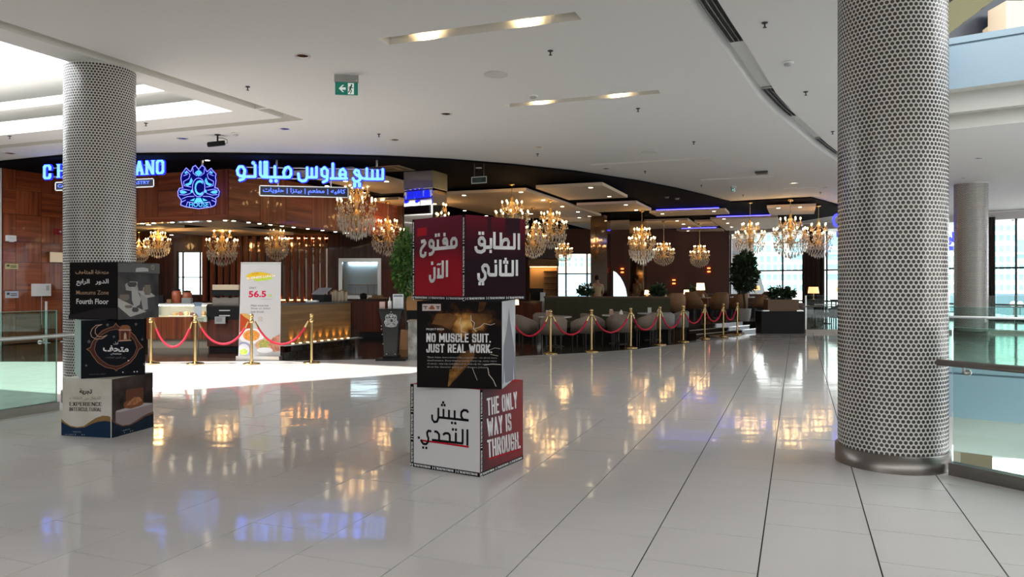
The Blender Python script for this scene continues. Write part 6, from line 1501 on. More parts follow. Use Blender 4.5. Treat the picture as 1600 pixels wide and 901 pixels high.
# green banquettes and partitions
M_olive = noise_mat('olive_velvet', (.030, .028, .010), (.055, .050, .020), nscale=30, rough=.7)
def banquette(label, p, q, zt, seat_side=-1, z0=.006, m=M_olive):
    a, b = V2(*p), V2(*q); e = (b-a).normalized(); L = (b-a).length; n = V2(e.y, -e.x)
    t = thing('banquette', label, 'bench', a+UP*z0); o = a+UP*z0
    MB().obox(a+UP*z0, e*L, -n*.22, UP*(zt-z0-.06)).build('backrest', m, t, origin=o)
    MB().obox(a-e*.02+n*.02+UP*(zt-.058), e*(L+.04), -n*.26, UP*.05).build('top_rail', mat('rail_walnut', (.09, .045, .022), .3), t, origin=o)
    MB().obox(a+n*.002+UP*(z0+.30), e*L, n*.45, UP*.15).build('seat', m, t, origin=o); MB().obox(a+n*.002+UP*z0, e*L, n*.38, UP*.29).build('base', M_blackplas, t, origin=o)
    return t
banquette('long dark olive banquette behind the round tables in the hall', (.95, 21.75), (4.50, 21.10), 1.185)
banquette('walnut red low partition between the kitchen side and the olive banquette', (-1.6, 23.4), (.9, 22.4), 1.02, m=MATS['red_walnut'])
banquette('long brown banquette at the back of the platform under the table lamps', (5.05, 31.2), (11.0, 31.0), 1.10, z0=PF, m=mat('brown_velvet', (.06, .030, .016), .7))
# platform tables and chairs
for i, (x, y, l) in enumerate(((5.35, 25.2, 'square white table on the platform next to the arched tan chair'), (7.15, 26.6, 'long white table on the platform between four tan chairs'), (8.45, 27.2, 'white table on the platform next to the potted tree'))): table(x, y, l, PF, .42, True)
tub_chair(5.15, 23.4, 5, 'tall arched tan chair at the platform edge behind the fifth stanchion', 'tan', PF); tub_chair(6.35, 25.9, 60, 'tan chair on the platform behind the sixth stanchion', 'tan', PF); tub_chair(7.15, 25.6, -5, 'tan chair on the platform behind the seventh stanchion', 'tan', PF)
tub_chair(8.0, 26.2, -30, 'tan chair on the platform behind the eighth stanchion', 'tan', PF); tub_chair(6.95, 27.5, 185, 'tan chair on the far side of the long platform table', 'tan', PF); tub_chair(4.55, 24.6, 80, 'pale wooden backed chair beside the end of the olive banquette', 'tan'); tub_chair(9.15, 27.4, -80, 'tan chair on the platform beyond the potted tree', 'tan', PF)
table_item('napkin', 5.2, 25.1, PF+.751, 'white napkin on the square platform table'); table_item('napkin', 6.85, 26.6, PF+.751, 'white napkin at the near end of the long platform table'); table_item('card_stand', 8.3, 27.2, PF+.751, 'grey card on the platform table by the tree'); table_item('napkin', 8.65, 27.2, PF+.751, 'white napkin on the platform table by the tree')
# pale seats beyond the glass screen
for i, (x, y) in enumerate(((10.7, 26.2), (12.0, 28.4))):
    table(x, y, 'white table beyond the glass screen, %s' % ('nearer the planter box' if i == 0 else 'farther from the planter box'), .0, .40, True)
    for dx, a, l in ((-.75, 90, 'planter'), (.75, -90, 'column')): tub_chair(x+dx, y, a, 'pale grey chair beyond the glass screen, %s side of the %s table' % (l, 'nearer' if i == 0 else 'farther'), 'grey', .0)
# table lamps along the partitions
M_shade = mat('lit_shade', (.8, .6, .35), .6, emit=1.3, ecol=(1, .68, .34)); M_shade_o = mat('lit_orange_shade', (.7, .4, .2), .6, emit=.62, ecol=(1, .52, .22))
def table_lamp(px, y0, y1, w, Y, zbase, label, m=M_shade):
    p = D(px, y0, Y); zt = p.z; zb = D(px, y1, Y).z; r = w/2/FPX*Y
    t = thing('table_lamp', label, 'lamp', (p.x, Y, zbase), 0, 'table lamps in the hall'); h = zt-zbase; hb = zb-zbase
    MB().lathe([(r, hb), (r*.82, h)], n=20).build('shade', m, t); MB().cyl((0, 0, .01), (0, 0, max(hb+.03, .03)), .012, n=8).build('stem', M_brass, t); MB().lathe([(.06, 0), (.06, .012), (.02, .02), (.012, .025)], n=14).build('base', M_brass, t)
    l = bpy.data.lights.new('lamp_light', 'POINT'); l.energy = 4; l.color = (1, .62, .3); l.shadow_soft_size = .05
    lo = bpy.data.objects.new('lamp_light', l); COL.objects.link(lo); lo.location = (p.x, Y, (zt+zb)/2)
table_lamp(1094.5, 442, 453, 14, 31.08, 1.102, 'largest cream table lamp before the brown wall')
table_lamp(1072.5, 452.5, 459.2, 9, 31.1, 1.102, 'small cream table lamp next to the largest one')
table_lamp(1011, 453, 460, 8.5, 21.32, 1.187, 'small cream table lamp on the end of the olive banquette')
for i, (x, Y, l, y0, y1, w) in enumerate(((1271, 29.5, 'orange table lamp before the dark curtain', 448, 458, 17), (1313, 29.2, 'orange table lamp at the edge of the nearest column', 448, 456, 13), (1182, 29.8, 'orange table lamp behind the potted tree trunk', 446, 453, 11))):
    z0 = .9 if i < 2 else 1.102
    if i < 2:
        p = D(x, 470, Y); s = thing('side_table', 'dark side table under the orange lamp %s' % ('before the curtain' if i == 0 else 'at the nearest column'), 'table', (p.x, Y, .0)); MB().box((0, 0, .88), (.6, .5, .04)).build('table_top', M_blkwood, s)
        for dx in (-.26, .26):
            for dy in (-.2, .2): MB().box((dx, dy, .43), (.04, .04, .86)).build('leg', M_blkwood, s)
    else: Y = 31.1
    table_lamp(x, y0, y1, w, Y, z0, l, M_shade_o)
table_lamp(806.5, 468, 476, 9, 21.9, 1.02, 'cream lamp just beside the edge of the centre cubes')
# wall sconces
for i, (x, y, l) in enumerate(((972, 422.5, 'red glowing wall sconce by the arched window'), (1052.5, 440, 'red glowing wall sconce low on the brown wall'), (1107, 421.5, 'red glowing wall sconce under the far chandelier'))):
    p = F_b.P(x, y); t = thing('wall_sconce', l, 'lamp', p-V2(0, .02), 0, 'glowing wall sconces')
    MB().box((0, -.03, 0), (.16, .06, .10)).build('body', M_blackplas, t)
    MB().box((0, -.05, .09), (.15, .07, .07)).build('glow', mat('red_glow', (1, .2, .05), .4, emit=2.2, ecol=(1, .16, .04)), t); MB().box((0, -.05, -.09), (.15, .07, .07)).build('glow', MATS['red_glow'], t)
# shelf niche and dark screen seen beside the cubes
t = thing('lit_shelf', 'amber lit shelf unit beside the edge of the red cube', 'shelf', (F_b.P(824, 470).x, 36.5, 0)); L = 1.45
MB().obox((0, .4, 0), (L, 0, 0), (0, .05, 0), UP*3.6).build('back_panel', mat('amber_panel', (.55, .33, .14), .5), t)
for x in (0, L-.05): MB().obox((x, 0, 0), (.05, 0, 0), (0, .4, 0), UP*3.6).build('side_panel', M_wood_dk, t)
for z in (1.2, 1.5, 1.8, 2.1): MB().obox((.75, 0.02, z), (.62, 0, 0), (0, .36, 0), UP*.035).build('shelf', M_wood_lt, t)
MB().obox((-.02, -.04, 2.35), (L+.04, 0, 0), (0, .5, 0), UP*.35).build('beam', M_wood_lt, t); MB().obox((-.02, -.05, 2.75), (L+.04, 0, 0), (0, .5, 0), UP*.75).build('sign_band', mat('navy_band', (.012, .016, .035), .4), t)
fz = Face((t.location.x, 36.44, 0), (1, 0, 0)); mb = MB()
MB().obox((.05, -.06, 2.95), (.16, 0, 0), (0, .01, 0), UP*.05).obox((.16, -.06, 2.95), (.05, 0, 0), (0, .01, 0), UP*.2).build('lettering', M_whitep, t)
MB().obox((.06, .1, 2.33), (L-.12, 0, 0), (0, .1, 0), UP*.015).build('light_strip', mat('shelf_led', (1, .7, .3), .4, emit=8, ecol=(1, .62, .25)), t)
for i, (x, y, w_, h_) in enumerate(((841, 466, 1.0, .55),)):
    p = D(x, 470, 23.0); t = thing('till', 'black till on the walnut partition beside the red cube', 'till', (p.x, 23.03, 1.016)); MB().box((0, 0, .12), (.5, .16, .24)).box((-.05, -.02, .30), (.42, .05, .16)).build('body', M_blackplas, t)
p = D(855, 470, 22.4); t = thing('notice_stand', 'pale notice sheet standing on the partition near the olive banquette', 'sign', (p.x-.12, 22.72, 1.016)); MB().box((0, 0, .13), (.16, .02, .26)).build('sheet', mat('notice_white'), t); MB().box((0, 0, .004), (.18, .1, .008)).build('foot', M_white, t)

# ------------------------------------------------------------------ plants
def leaf_mass(rr, n, fn, size, mats=1):
    mb = MB()
    for i in range(n):
        c, out = fn(); d = (out+Vector((rr.gauss(0, .6), rr.gauss(0, .6), rr.gauss(-.1, .5)))).normalized(); s = size*(.7+.6*rr.random())
        w = d.orthogonal().normalized(); w = (Matrix.Rotation(rr.random()*6.28, 3, d) @ w)
        up = d.cross(w)*.15*s
        mb.add([c, c+d*s*.5+w*s*.24+up, c+d*s, c+d*s*.5-w*s*.24+up], [(0, 1, 2, 3)], rr.randrange(mats))
    return mb
M_lf = [mat('leaf_dark', (.012, .030, .010), .45), mat('leaf_mid', (.030, .070, .018), .45)]
M_lfg = [mat('leaf_green', (.035, .11, .015), .4), mat('leaf_bright', (.09, .21, .035), .4)]
M_bark = noise_mat('bark', (.035, .022, .015), (.07, .045, .03), nscale=12, rough=.8)
def tree(name, label, x, y, z0, h_trunk, crown_c, crown_r, n, size, mats, pot, trunk_r=.04, bare=False):
    rr = random.Random(len(label)); t = thing(name, label, 'tree', (x, y, z0))
    pts = [Vector((.02*math.sin(i*1.7), .02*math.cos(i*2.1), .3+(crown_c[2]+crown_r[2]*.5-.3)*i/8)) for i in range(9)]
    MB().tube(pts, [trunk_r*(1-.6*i/8) for i in range(9)], 8).build('trunk', M_bark, t)
    br = MB()
    for i in range(9):
        a = rr.random()*6.28; s = pts[4+i % 4]; e = Vector((crown_c[0]+crown_r[0]*.75*math.cos(a), crown_c[1]+crown_r[1]*.75*math.sin(a), crown_c[2]+crown_r[2]*rr.uniform(-.6, .7))); br.tube([s, (s+e)/2+UP*.05, e], [trunk_r*.35, trunk_r*.25, trunk_r*.1], 5)
    br.build('branches', M_bark, t, kind='stuff')
    def fn():
        while True:
            v = Vector((rr.uniform(-1, 1), rr.uniform(-1, 1), rr.uniform(-1, 1)))
            if v.length < 1 and v.length > .25: break
        k = 1-.25*max(0, v.z)
        return Vector((crown_c[0]+v.x*crown_r[0]*k, crown_c[1]+v.y*crown_r[1]*k, crown_c[2]+v.z*crown_r[2])), v
    leaf_mass(rr, n, fn, size, 2).build('foliage', mats, t, kind='stuff')
    if pot: MB().lathe(pot, n=20).build('pot', pot_m, t); MB().lathe([(.0001, pot[-1][1]-.03), (pot[-1][0]-.02, pot[-1][1]-.03)], n=16).build('soil', M_bark, t)
    return t
pot_m = mat('ribbed_white_pot', (.55, .53, .50), .5)
tree('potted_tree', 'dark leafy tree in a pale pot before the windows, next to the black planter', D(1172, 470, 24.3).x, 24.9, PF, 1.1, (0, 0, 1.62), (.40, .38, .68), 1500, .16, M_lf, [(.16, 0), (.20, .15), (.22, .36), (.23, .40)], .045)
pot_m = mat('terracotta_pot', (.38, .20, .09), .6)
tree('potted_tree', 'bright green ficus beside the mirror pillar behind the red cube edge', D(634, 470, 17.6).x, 17.6, .006, 1.0, (0, 0, 2.05), (.30, .28, .80), 1500, .11, M_lfg, [(.15, 0.9), (.19, 1.0), (.19, 1.28), (.20, 1.30)] if False else [(.17, 0), (.21, .12), (.21, .40), (.22, .45)], .035)
t = thing('plant_stand', 'amber planter box beside the green ficus over the marble block', 'planter', D(637, 475, 18.0)); t.location.z = .006
MB().box((.12, .25, .45), (.42, .35, .9)).build('stand', M_blackplas, t); MB().box((.12, .25, 1.12), (.40, .33, .44)).build('box', mat('amber_box', (.50, .25, .09), .5), t)
def bush(label, px, py, Y, z0, rx, rz, n, size, mats, pot=None):
    rr = random.Random(n); p = D(px, py, Y); t = thing('leafy_plant', label, 'plant', (p.x, Y, z0))
    def fn():
        a = rr.random()*6.28; u = rr.random(); v = Vector((math.cos(a)*(1-u*u*.6), math.sin(a)*(1-u*u*.6), u))
        k = .3+.7*rr.random(); return Vector((v.x*rx*k, v.y*rx*.6*k, .06+v.z*rz*k)), Vector((v.x, v.y, .5))
    leaf_mass(rr, n, fn, size, 2).build('foliage', mats, t, kind='stuff'); MB().box((0, 0, .035), (rx*1.3, .12, .07)).build('trough', M_blackplas, t)
bush('dim bushy plant on the olive banquette rail under the far chandelier', 1028, 455, 21.27, 1.187, .22, .30, 260, .13, M_lf)
bush('dark plant with pale flowers on the olive banquette before the hall window', 915, 455, 21.64, 1.187, .22, .30, 260, .12, M_lf)
bush('small dim plant between the cream lamps on the back banquette', 1083, 457, 31.08, 1.102, .08, .32, 120, .14, M_lf)
rr = random.Random(4)
for i in range(5):
    p = D(908+i*4.2, 449-2*(i % 2), 21.5); t = thing('flower', 'pale flower on the plant before the hall window, %s from the red cube' % wr[i], 'flower', p, 0, 'pale flowers before the hall window')
    MB().ball((0, 0, 0), .028, 8, 5).build('bloom', mat('pale_petal', (.6, .6, .55), .6), t); MB().cyl((0, 0, -.02), (0, .02, -.20), .004, n=5).build('stem', M_lf[1], t)
# black planter box with tray and shrubs
A_, B_ = W(1190, 521), W(1257, 521); t = thing('planter_box', 'long black planter box beside the glass cafe screen', 'planter', A_); L = B_.x-A_.x
MB().obox((0, 0, 0), (L, 0, 0), (0, .55, 0), UP*.66).build('body', M_blackplas, t); MB().obox((-.02, -.02, .66), (L+.04, 0, 0), (0, .59, 0), UP*.03).build('rim', M_blackplas, t)
MB().obox((.22, .08, .69), (L-.36, 0, 0), (0, .4, 0), UP*.36).build('wood_insert', mat('planter_oak', (.13, .065, .025), .5), t)
for x in (.12, L-.15): MB().obox((x-.08, .0, .69), (.20, 0, 0), (0, .12, 0), UP*.03).build('bracket', M_steel_lt, t)
bush('dark low shrub in the long black planter box', 1221, 480, A_.y+.28, 1.052, .48, .34, 700, .13, M_lf)

# ------------------------------------------------------------------ the standing man in the hall
def skin_person(t, name, m, joints, edges, radii, sub=2):
    me = bpy.data.meshes.new(name); me.from_pydata(joints, edges, []); me.materials.append(m)
    o = put(name, me, t); md = o.modifiers.new('skin', 'SKIN'); md.use_smooth_shade = True
    for v, r in zip(me.skin_vertices[0].data, radii): v.radius = r if isinstance(r, tuple) else (r, r)
    me.skin_vertices[0].data[0].use_root = True
    s = o.modifiers.new('sub', 'SUBSURF'); s.levels = sub; s.render_levels = sub
    return o
p = D(933, 440, 28.0)
t = thing('person', 'standing man with dark hair in a beige shirt, seen from behind over the banquette', 'person', (p.x, 28.0, .006), math.radians(15))
M_skin = mat('skin', (.34, .19, .13), .5); M_shirt = mat('beige_shirt', (.42, .33, .22), .8); M_trs = mat('dark_trousers', (.03, .03, .04), .8)
J = [(0, 0, .98), (0, .01, 1.15), (0, .0, 1.34), (0, -.01, 1.48), (0, 0, 1.56), (0, .01, 1.66), (0, .015, 1.76),
     (.19, 0, 1.45), (.235, -.01, 1.18), (.20, .12, 1.0), (.17, .19, .93), (-.19, 0, 1.45), (-.235, -.01, 1.18), (-.22, .08, .95), (-.21, .11, .86),
     (.10, 0, .90), (.11, .01, .50), (.115, -.02, .10), (.12, .10, .035), (-.10, 0, .90), (-.11, .01, .50), (-.115, -.02, .10), (-.12, .10, .035)]
Ed = [(0, 1), (1, 2), (2, 3), (3, 4), (4, 5), (5, 6), (3, 7), (7, 8), (8, 9), (9, 10), (3, 11), (11, 12), (12, 13), (13, 14), (0, 15), (15, 16), (16, 17), (17, 18), (0, 19), (19, 20), (20, 21), (21, 22)]
Rd = [(.155, .11), (.145, .105), (.165, .115), (.13, .09), .055, (.075, .09), (.07, .085), .062, .045, .036, .03, .062, .045, .036, .03, .085, .058, .04, .035, .085, .058, .04, .035]
skin_person(t, 'body', M_skin, J, Ed, Rd)
sj = [(0, 0, .93), (0, .01, 1.15), (0, 0, 1.34), (0, -.01, 1.46), (.19, 0, 1.45), (.232, -.01, 1.22), (-.19, 0, 1.45), (-.232, -.01, 1.22), (0, -.005, 1.51)]
skin_person(t, 'shirt', M_shirt, sj, [(0, 1), (1, 2), (2, 3), (3, 4), (4, 5), (3, 6), (6, 7), (3, 8)], [(.175, .13), (.165, .125), (.185, .135), (.15, .11), .08, .065, .08, .065, .07])
tj = [(0, 0, .95), (.10, 0, .88), (.11, .01, .50), (.115, -.02, .09), (-.10, 0, .88), (-.11, .01, .50), (-.115, -.02, .09)]
skin_person(t, 'trousers', M_trs, tj, [(0, 1), (1, 2), (2, 3), (0, 4), (4, 5), (5, 6)], [(.165, .12), .10, .075, .065, .10, .075, .065])
MB().lathe([(.001, .105), (.05, .10), (.085, .06), (.098, .0), (.092, -.05), (.075, -.085)], (0, .0, 1.745), 16).build('hair', mat('black_hair', (.012, .009, .008), .6), t)
fm = MB(); [fm.ball((s*.032, .098, 1.725), .012, 8, 5) for s in (-1, 1)]; fm.build('eyes', M_whitep, t, kind='stuff'); MB().octa((0, .108, 1.70), .014, .025).build('nose', M_skin, t); MB().box((0, .098, 1.665), (.04, .008, .008)).build('mouth', mat('lips', (.25, .08, .07), .5), t)
for s in (-1, 1): MB().ball((s*.083, .01, 1.715), .022, 8, 6, sz=1.5).build('ear', M_skin, t)
for s, w0, d in ((1, Vector((.17, .19, .93)), Vector((-.25, .75, -.5))), (-1, Vector((-.21, .11, .86)), Vector((.05, .35, -.95)))):
    d.normalize(); sd = d.orthogonal().normalized(); hm = MB()
    for k, ln in enumerate((.062, .075, .08, .074)):
        b0 = w0+d*.06+sd*(k-1.5)*.019; hm.tube([b0-d*.05, b0, b0+d*ln*.5, b0+d*ln*.9-sd.cross(d)*.02], [.011, .0095, .009, .007], 6)
    th_ = w0+d*.02-sd*.03; hm.tube([th_, th_-sd*.02+d*.03, th_-sd*.022+d*.065], [.011, .010, .008], 6)
    hm.build('hand', M_skin, t)

# ------------------------------------------------------------------ fittings on the white ceiling
M_gun = mat('gunmetal', (.06, .06, .065), .4, .5); M_grille = mat('speaker_grille', (.46, .45, .44), .6)
def sprinkler(px, py, label, proto=[None]):
    p = W(px, py-2, H)
    if proto[0] is None:
        t = thing('sprinkler', label, 'sprinkler', p, 0, 'ceiling sprinklers'); proto[0] = t
        MB().lathe([(.045, -.002), (.045, -.012), (.02, -.02)], n=12).build('escutcheon', M_gun, t); MB().cyl((0, 0, -.012), (0, 0, -.065), .012, n=8).build('body', M_gun, t); MB().lathe([(.03, -.066), (.03, -.07), (.001, -.07)], n=10).build('deflector', M_gun, t)
    else: t = copy_tree(proto[0]); t.location = p; t['label'] = label
    t.scale = (.78, .78, .85)
SPR = [(387, 137, 'ceiling sprinkler beside the slot corner over the round column'), (592, 211, 'ceiling sprinkler above the end of the Arabic sign'), (860, 81, 'ceiling sprinkler between the two largest light slots'), (997, 171, 'ceiling sprinkler just behind the second light slot'), (1084, 223, 'ceiling sprinkler before the faint third slot near the air grille'),
       (1195, 37, 'ceiling sprinkler beside the largest air grille and nearest column'), (1259, 145, 'ceiling sprinkler beside the second air grille and nearest column'), (1301, 207, 'ceiling sprinkler close to the edge of the nearest column'), (228, 194, 'ceiling sprinkler just past the round column under the skylight'), (15, 214, 'ceiling sprinkler before the skylight at the picture edge'),
       (840, 242, 'ceiling sprinkler above the black ceiling edge over the red cube'), (1008, 269, 'ceiling sprinkler near the black ceiling edge in mid hall'), (1096, 291, 'ceiling sprinkler beside the dark ceiling vent'), (1161, 306, 'ceiling sprinkler behind the small exit sign'), (1282, 302, 'farthest ceiling sprinkler near the nearest column')]
for x, y, l in SPR: sprinkler(x, y, l)
def downlight(px, py, w, label, m=None, proto={}):
    p = W(px, py, H); r = w/2/FPX*p.y
    t = thing('recessed_downlight', label, 'light', p, 0, 'unlit recessed downlights'); MB().lathe([(r, -.002), (r*1.0, -.008), (r*.78, -.006), (r*.70, -.002)], n=18).build('trim_ring', M_rim, t)
    MB().lathe([(r*.72, -.003), (.0001, -.0035)], n=16).build('reflector', m or mat('dark_reflector', (.10, .095, .09), .15, .9), t)
for x, y, w, l in ((473, 87, 24, 'recessed downlight nearer than the exit sign'), (697, 177.5, 18, 'recessed downlight above the middle of the black ceiling edge'), (445, 201, 17, 'recessed downlight beside the skylight slot corner'), (617, 218, 16, 'recessed downlight above the mirror pillar'), (285, 216, 17, 'recessed downlight beside the security camera'),
                   (947, 263, 14, 'recessed downlight behind the round speaker'), (842, 229.5, 13, 'recessed downlight above the red cube side'), (1240, 286, 13, 'far recessed downlight near the column'), (15, 239, 17, 'recessed downlight above the wood wall'), (1530, 247, 14, 'recessed downlight over the far side of the void'), (1505, 278, 9, 'small downlight over the distant mosaic column')):
    downlight(x, y, w, l)
for x, y, w, l in ((775, 116, 38, 'round pale ceiling speaker, the larger one'), (1015, 237, 25, 'round pale ceiling speaker, the smaller one')):
    p = W(x, y, H); r = w/2/FPX*p.y; t = thing('ceiling_speaker', l, 'speaker', p, 0, 'ceiling speakers'); MB().lathe([(r, -.002), (r, -.012), (r*.9, -.016), (r*.88, -.010)], n=28).build('rim', mat('speaker_rim', (.62, .61, .59), .5), t); MB().lathe([(r*.88, -.008), (.0001, -.009)], n=28).build('grille', M_grille, t)
def smoke(px, py, label):
    p = W(px, py-2, H); t = thing('smoke_detector', label, 'detector', p, 0, 'smoke detectors'); MB().lathe([(.075, -.002), (.08, -.012), (.06, -.02)], n=18).build('base', M_white, t); MB().lathe([(.05, -.02), (.05, -.045), (.03, -.055), (.001, -.056)], n=16).build('head', mat('detector_grey', (.45, .45, .44), .5), t)
for x, y, l in ((833, 151, 'smoke detector beside the second light slot'), (1231, 99, 'smoke detector between the air grilles and nearest column'), (368, 210, 'smoke detector beside the security camera'), (1583, 345, 'smoke detector on the far ceiling past the distant column')): smoke(x, y, l)
p = W(1190, 268, H); t = thing('ceiling_vent', 'small dark square vent near the far exit sign', 'vent', p, -TH); MB().box((0, 0, -.03), (.32, .32, .055)).build('body', M_gun, t); MB().box((0, 0, -.06), (.26, .26, .006)).build('grille', M_blackplas, t)
p = W(612, 263, H-.05); t = thing('ceiling_diffuser', 'square black air diffuser in the black ceiling before the mirror pillar', 'vent', p, -TH)
for k in range(4): MB().box((0, 0, -.006-.004*k), (.9-.22*k, .9-.22*k, .008)).build('vane', mat('diffuser_black', (.02, .018, .018), .35) if k % 2 == 0 else M_blackplas, t)
for x, y, l in ((324, 250, 'lit spot in the black ceiling beside the crest sign'), (748, 262, 'lit spot in the black ceiling above the hanging exit plate')):
    p = W(x, y, H-.05); t = thing('ceiling_spot', l, 'light', p); MB().lathe([(.08, -.001), (.08, -.012), (.05, -.01)], n=16).build('trim_ring', M_rim, t); MB().lathe([(.055, -.011), (.0001, -.012)], n=14).build('lens', M_led if x == 324 else mat('dim_lens', (.5, .5, .48), .4), t)
# hanging exit signs
def exit_sign(px, py, w, h, label, ang=0.0, detail=True):
    """px,py: upper corner of the housing"""
    p = W(px+w/2, py, H); s = w/FPX*p.y; t = thing('exit_sign', label, 'sign', p, ang)
    MB().box((0, 0, -.004-.055*s/.36), (s, .06, .11*s/.36)).build('housing', mat('exit_housing', (.36, .35, .33), .5), t)
    MB().box((0, 0, -.004), (s*1.05, .11, .008)).build('mount_plate', M_white, t)
    MB().ball((s*.42, -.032, -.09*s/.36), .008, 8, 5).build('indicator', M_whitep, t)
    z0 = -.11*s/.36; ph = h; k = s/.36
    MB().box((0, 0, z0-.10*k), (s*.94, .014, .19*k)).build('panel', mat('exit_green', (.004, .11, .075), .4, emit=.12, ecol=(.01, .25, .17)), t)
    y = -.0085; z = z0-.10*k; mb = MB(); P = lambda a, b: (a*k, y, z+b*k)
    mb.poly([P(-.115, 0), P(-.06, -.055), P(-.035, -.055), P(-.072, -.018), P(-.012, -.018), P(-.012, .018), P(-.072, .018), P(-.035, .055), P(-.06, .055)][::1])
    mb.poly([P(.02, -.085), P(.11, -.085), P(.11, .085), P(.02, .085)])
    mb.build('pictogram', mat('exit_white', (.7, .72, .70), .5, emit=.15, ecol=(.8, .9, .85)), t)
    y = -.0095; mb = MB(); f = Face(t.matrix_world.translation if False else (0, y, z), (1, 0, 0)); S = lambda pl, w_: stroke(mb, f, [(a*k, b*k) for a, b in pl], w_*k, 0)
    S([(.075, .055), (.076, .056)], .026); S([(.07, .035), (.055, -.005)], .024); S([(.055, -.005), (.075, -.03), (.06, -.07)], .013); S([(.05, -.005), (.04, -.045), (.026, -.055)], .013); S([(.068, .03), (.088, .012), (.102, .018)], .010); S([(.064, .032), (.042, .025), (.036, .005)], .010)
    mb.build('figure', mat('exit_figure', (.004, .09, .06), .5), t); return t
exit_sign(523, 117, 37, 28, 'green exit sign with arrow hanging from the white ceiling', .12)
exit_sign(1141, 291, 10, 8, 'small far green exit sign by the black ceiling edge', .5)
Fx = Face((0, 17.9, 0), (1, 0, 0)); q = [Fx.P(*a) for a in ((737, 277), (760, 275.5), (760, 285), (737, 286.5))]; o = sum(q, Vector())/4
t = thing('exit_plate', 'dark hanging exit plate in a pale frame under the black ceiling', 'sign', o); MB().prism([a+V2(0, .004) for a in q], (0, .03, 0)).build('plate', mat('exit_dark', (.006, .018, .014), .3), t, origin=o)
mb = MB()
for i in range(4): stroke(mb, Fx, [Fx.ab(*((737, 277), (760, 275.5), (760, 285), (737, 286.5))[i]), Fx.ab(*((737, 277), (760, 275.5), (760, 285), (737, 286.5))[(i+1) % 4])], .018, .004, depth=.03)
mb.build('frame', mat('plate_frame', (.40, .42, .41), .4), t, origin=o)
mb = MB(); lay_text(mb, Fx, 'EXIT', (744, 278.5), (753, 278), (744, 283.5), .002); mb.build('lettering', mat('exit_dim', (.03, .09, .07), .4), t, origin=o)
for x in (741, 756): q_ = Fx.P(x, 277, -.01); MB().cyl(q_, (q_.x, q_.y, H-.05), .012, n=6).build('hanger', M_gun, t, origin=o)
# security camera
p = W(340, 210, H); t = thing('security_camera', 'black security camera hanging from the ceiling beside the round column', 'camera', p)
MB().lathe([(.06, -.001), (.06, -.012), (.02, -.02)], n=14).build('mount', M_blackplas, t); MB().cyl((0, 0, -.012), (0, 0, -.16), .018, n=8).build('arm', M_blackplas, t)
MB().obox((-.17, -.05, -.245), (.30, .10, .055), (-.03, .09, 0), (-.012, 0, .085)).build('body', M_blackplas, t); MB().cyl((-.175, -.01, -.20), (-.20, -.02, -.205), .035, n=12).build('lens', mat('camera_glass', (.02, .02, .025), .05), t)
MB().tube([(0.01, 0, -.07), (.10, 0, -.07), (.18, .02, -.10), (.18, .03, -.16), (.11, .03, -.185)], .006, 6).build('cable', M_blackplas, t)
# two devices on the black ceiling
for x, y, l in ((1042, 309, 'small pale device on the black ceiling nearer the rafts'), (1058, 311, 'small pale device on the black ceiling nearer the exit sign')):
    p = W(x, y-2, H-.05); t = thing('ceiling_device', l, 'detector', p, 0, 'devices on the black ceiling'); MB().lathe([(.07, -.001), (.07, -.04), (.05, -.06), (.001, -.062)], n=14).build('body', mat('device_grey', (.22, .22, .22), .5), t); MB().lathe([(.09, -.001), (.09, -.008), (.07, -.01)], n=14).build('base', M_gun, t)

# ------------------------------------------------------------------ fittings on the wood wall
def wall_item(name, label, cat, x0, y0, x1, y1, depth, m, extra=None, lift=.02):
    f = F_left; (a0, b0), (a1, b1) = f.ab(x0, y1), f.ab(x1, y0); o = f.at((a0+a1)/2, (b0+b1)/2, lift)
    t = thing(name, label, cat, o); MB().obox(f.at(a0, b0, lift), f.ux*(a1-a0), UP*(b1-b0), f.n*depth).build('body', m, t, origin=o)
    if extra: extra(t, f, a0, b0, a1, b1, lift+depth, o)
    return t
def lamp_lens(t, f, a0, b0, a1, b1, l, o): MB().obox(f.at(a0+.05, b0-.02, l-.05), f.ux*(a1-a0-.1), UP*.02, f.n*.04).build('lens', M_whitep, t, origin=o); MB().obox(f.at(a0+.04, b0+.05, l), f.ux*(a1-a0-.08), UP*(b1-b0-.1), f.n*.008).build('cover', mat('lamp_cover', (.66, .68, .68), .3), t, origin=o)
wall_item('emergency_lamp', 'white emergency lamp box high on the wood wall', 'lamp', 7.5, 368, 20.5, 376.5, .10, M_white, lamp_lens)
def bell(t, f, a0, b0, a1, b1, l, o): MB().cyl(f.at((a0+a1)/2, (b0+b1)/2, l), f.at((a0+a1)/2, (b0+b1)/2, l+.06), (b1-b0)*.42, (b1-b0)*.30, 14).build('bell', mat('alarm_red_dark', (.22, .01, .01), .3), t, origin=o); MB().box(f.at((a0+a1)/2, (b0+b1)/2, l+.061), (.03, .03, .03)).build('strobe', M_whitep, t, origin=o)
wall_item('fire_alarm', 'red fire alarm sounder on the wood wall beside the round column', 'alarm', 84, 357, 94, 367, .05, mat('alarm_red', (.30, .01, .012), .35), bell)
def ink(col):
    def f_(t, f, a0, b0, a1, b1, l, o):
        MB().obox(f.at(a0+(a1-a0)*.12, b0+(b1-b0)*.45, l), f.ux*(a1-a0)*.2, UP*(b1-b0)*.35, f.n*.002).build('symbol', mat('sign_ink', (.06, .05, .03), .5), t, origin=o)
        for k in (.3, .55): MB().obox(f.at(a0+(a1-a0)*.40, b0+(b1-b0)*k, l), f.ux*(a1-a0)*.48, UP*(b1-b0)*.12, f.n*.002).build('text_line', mat('sign_ink'), t, origin=o)
    return f_
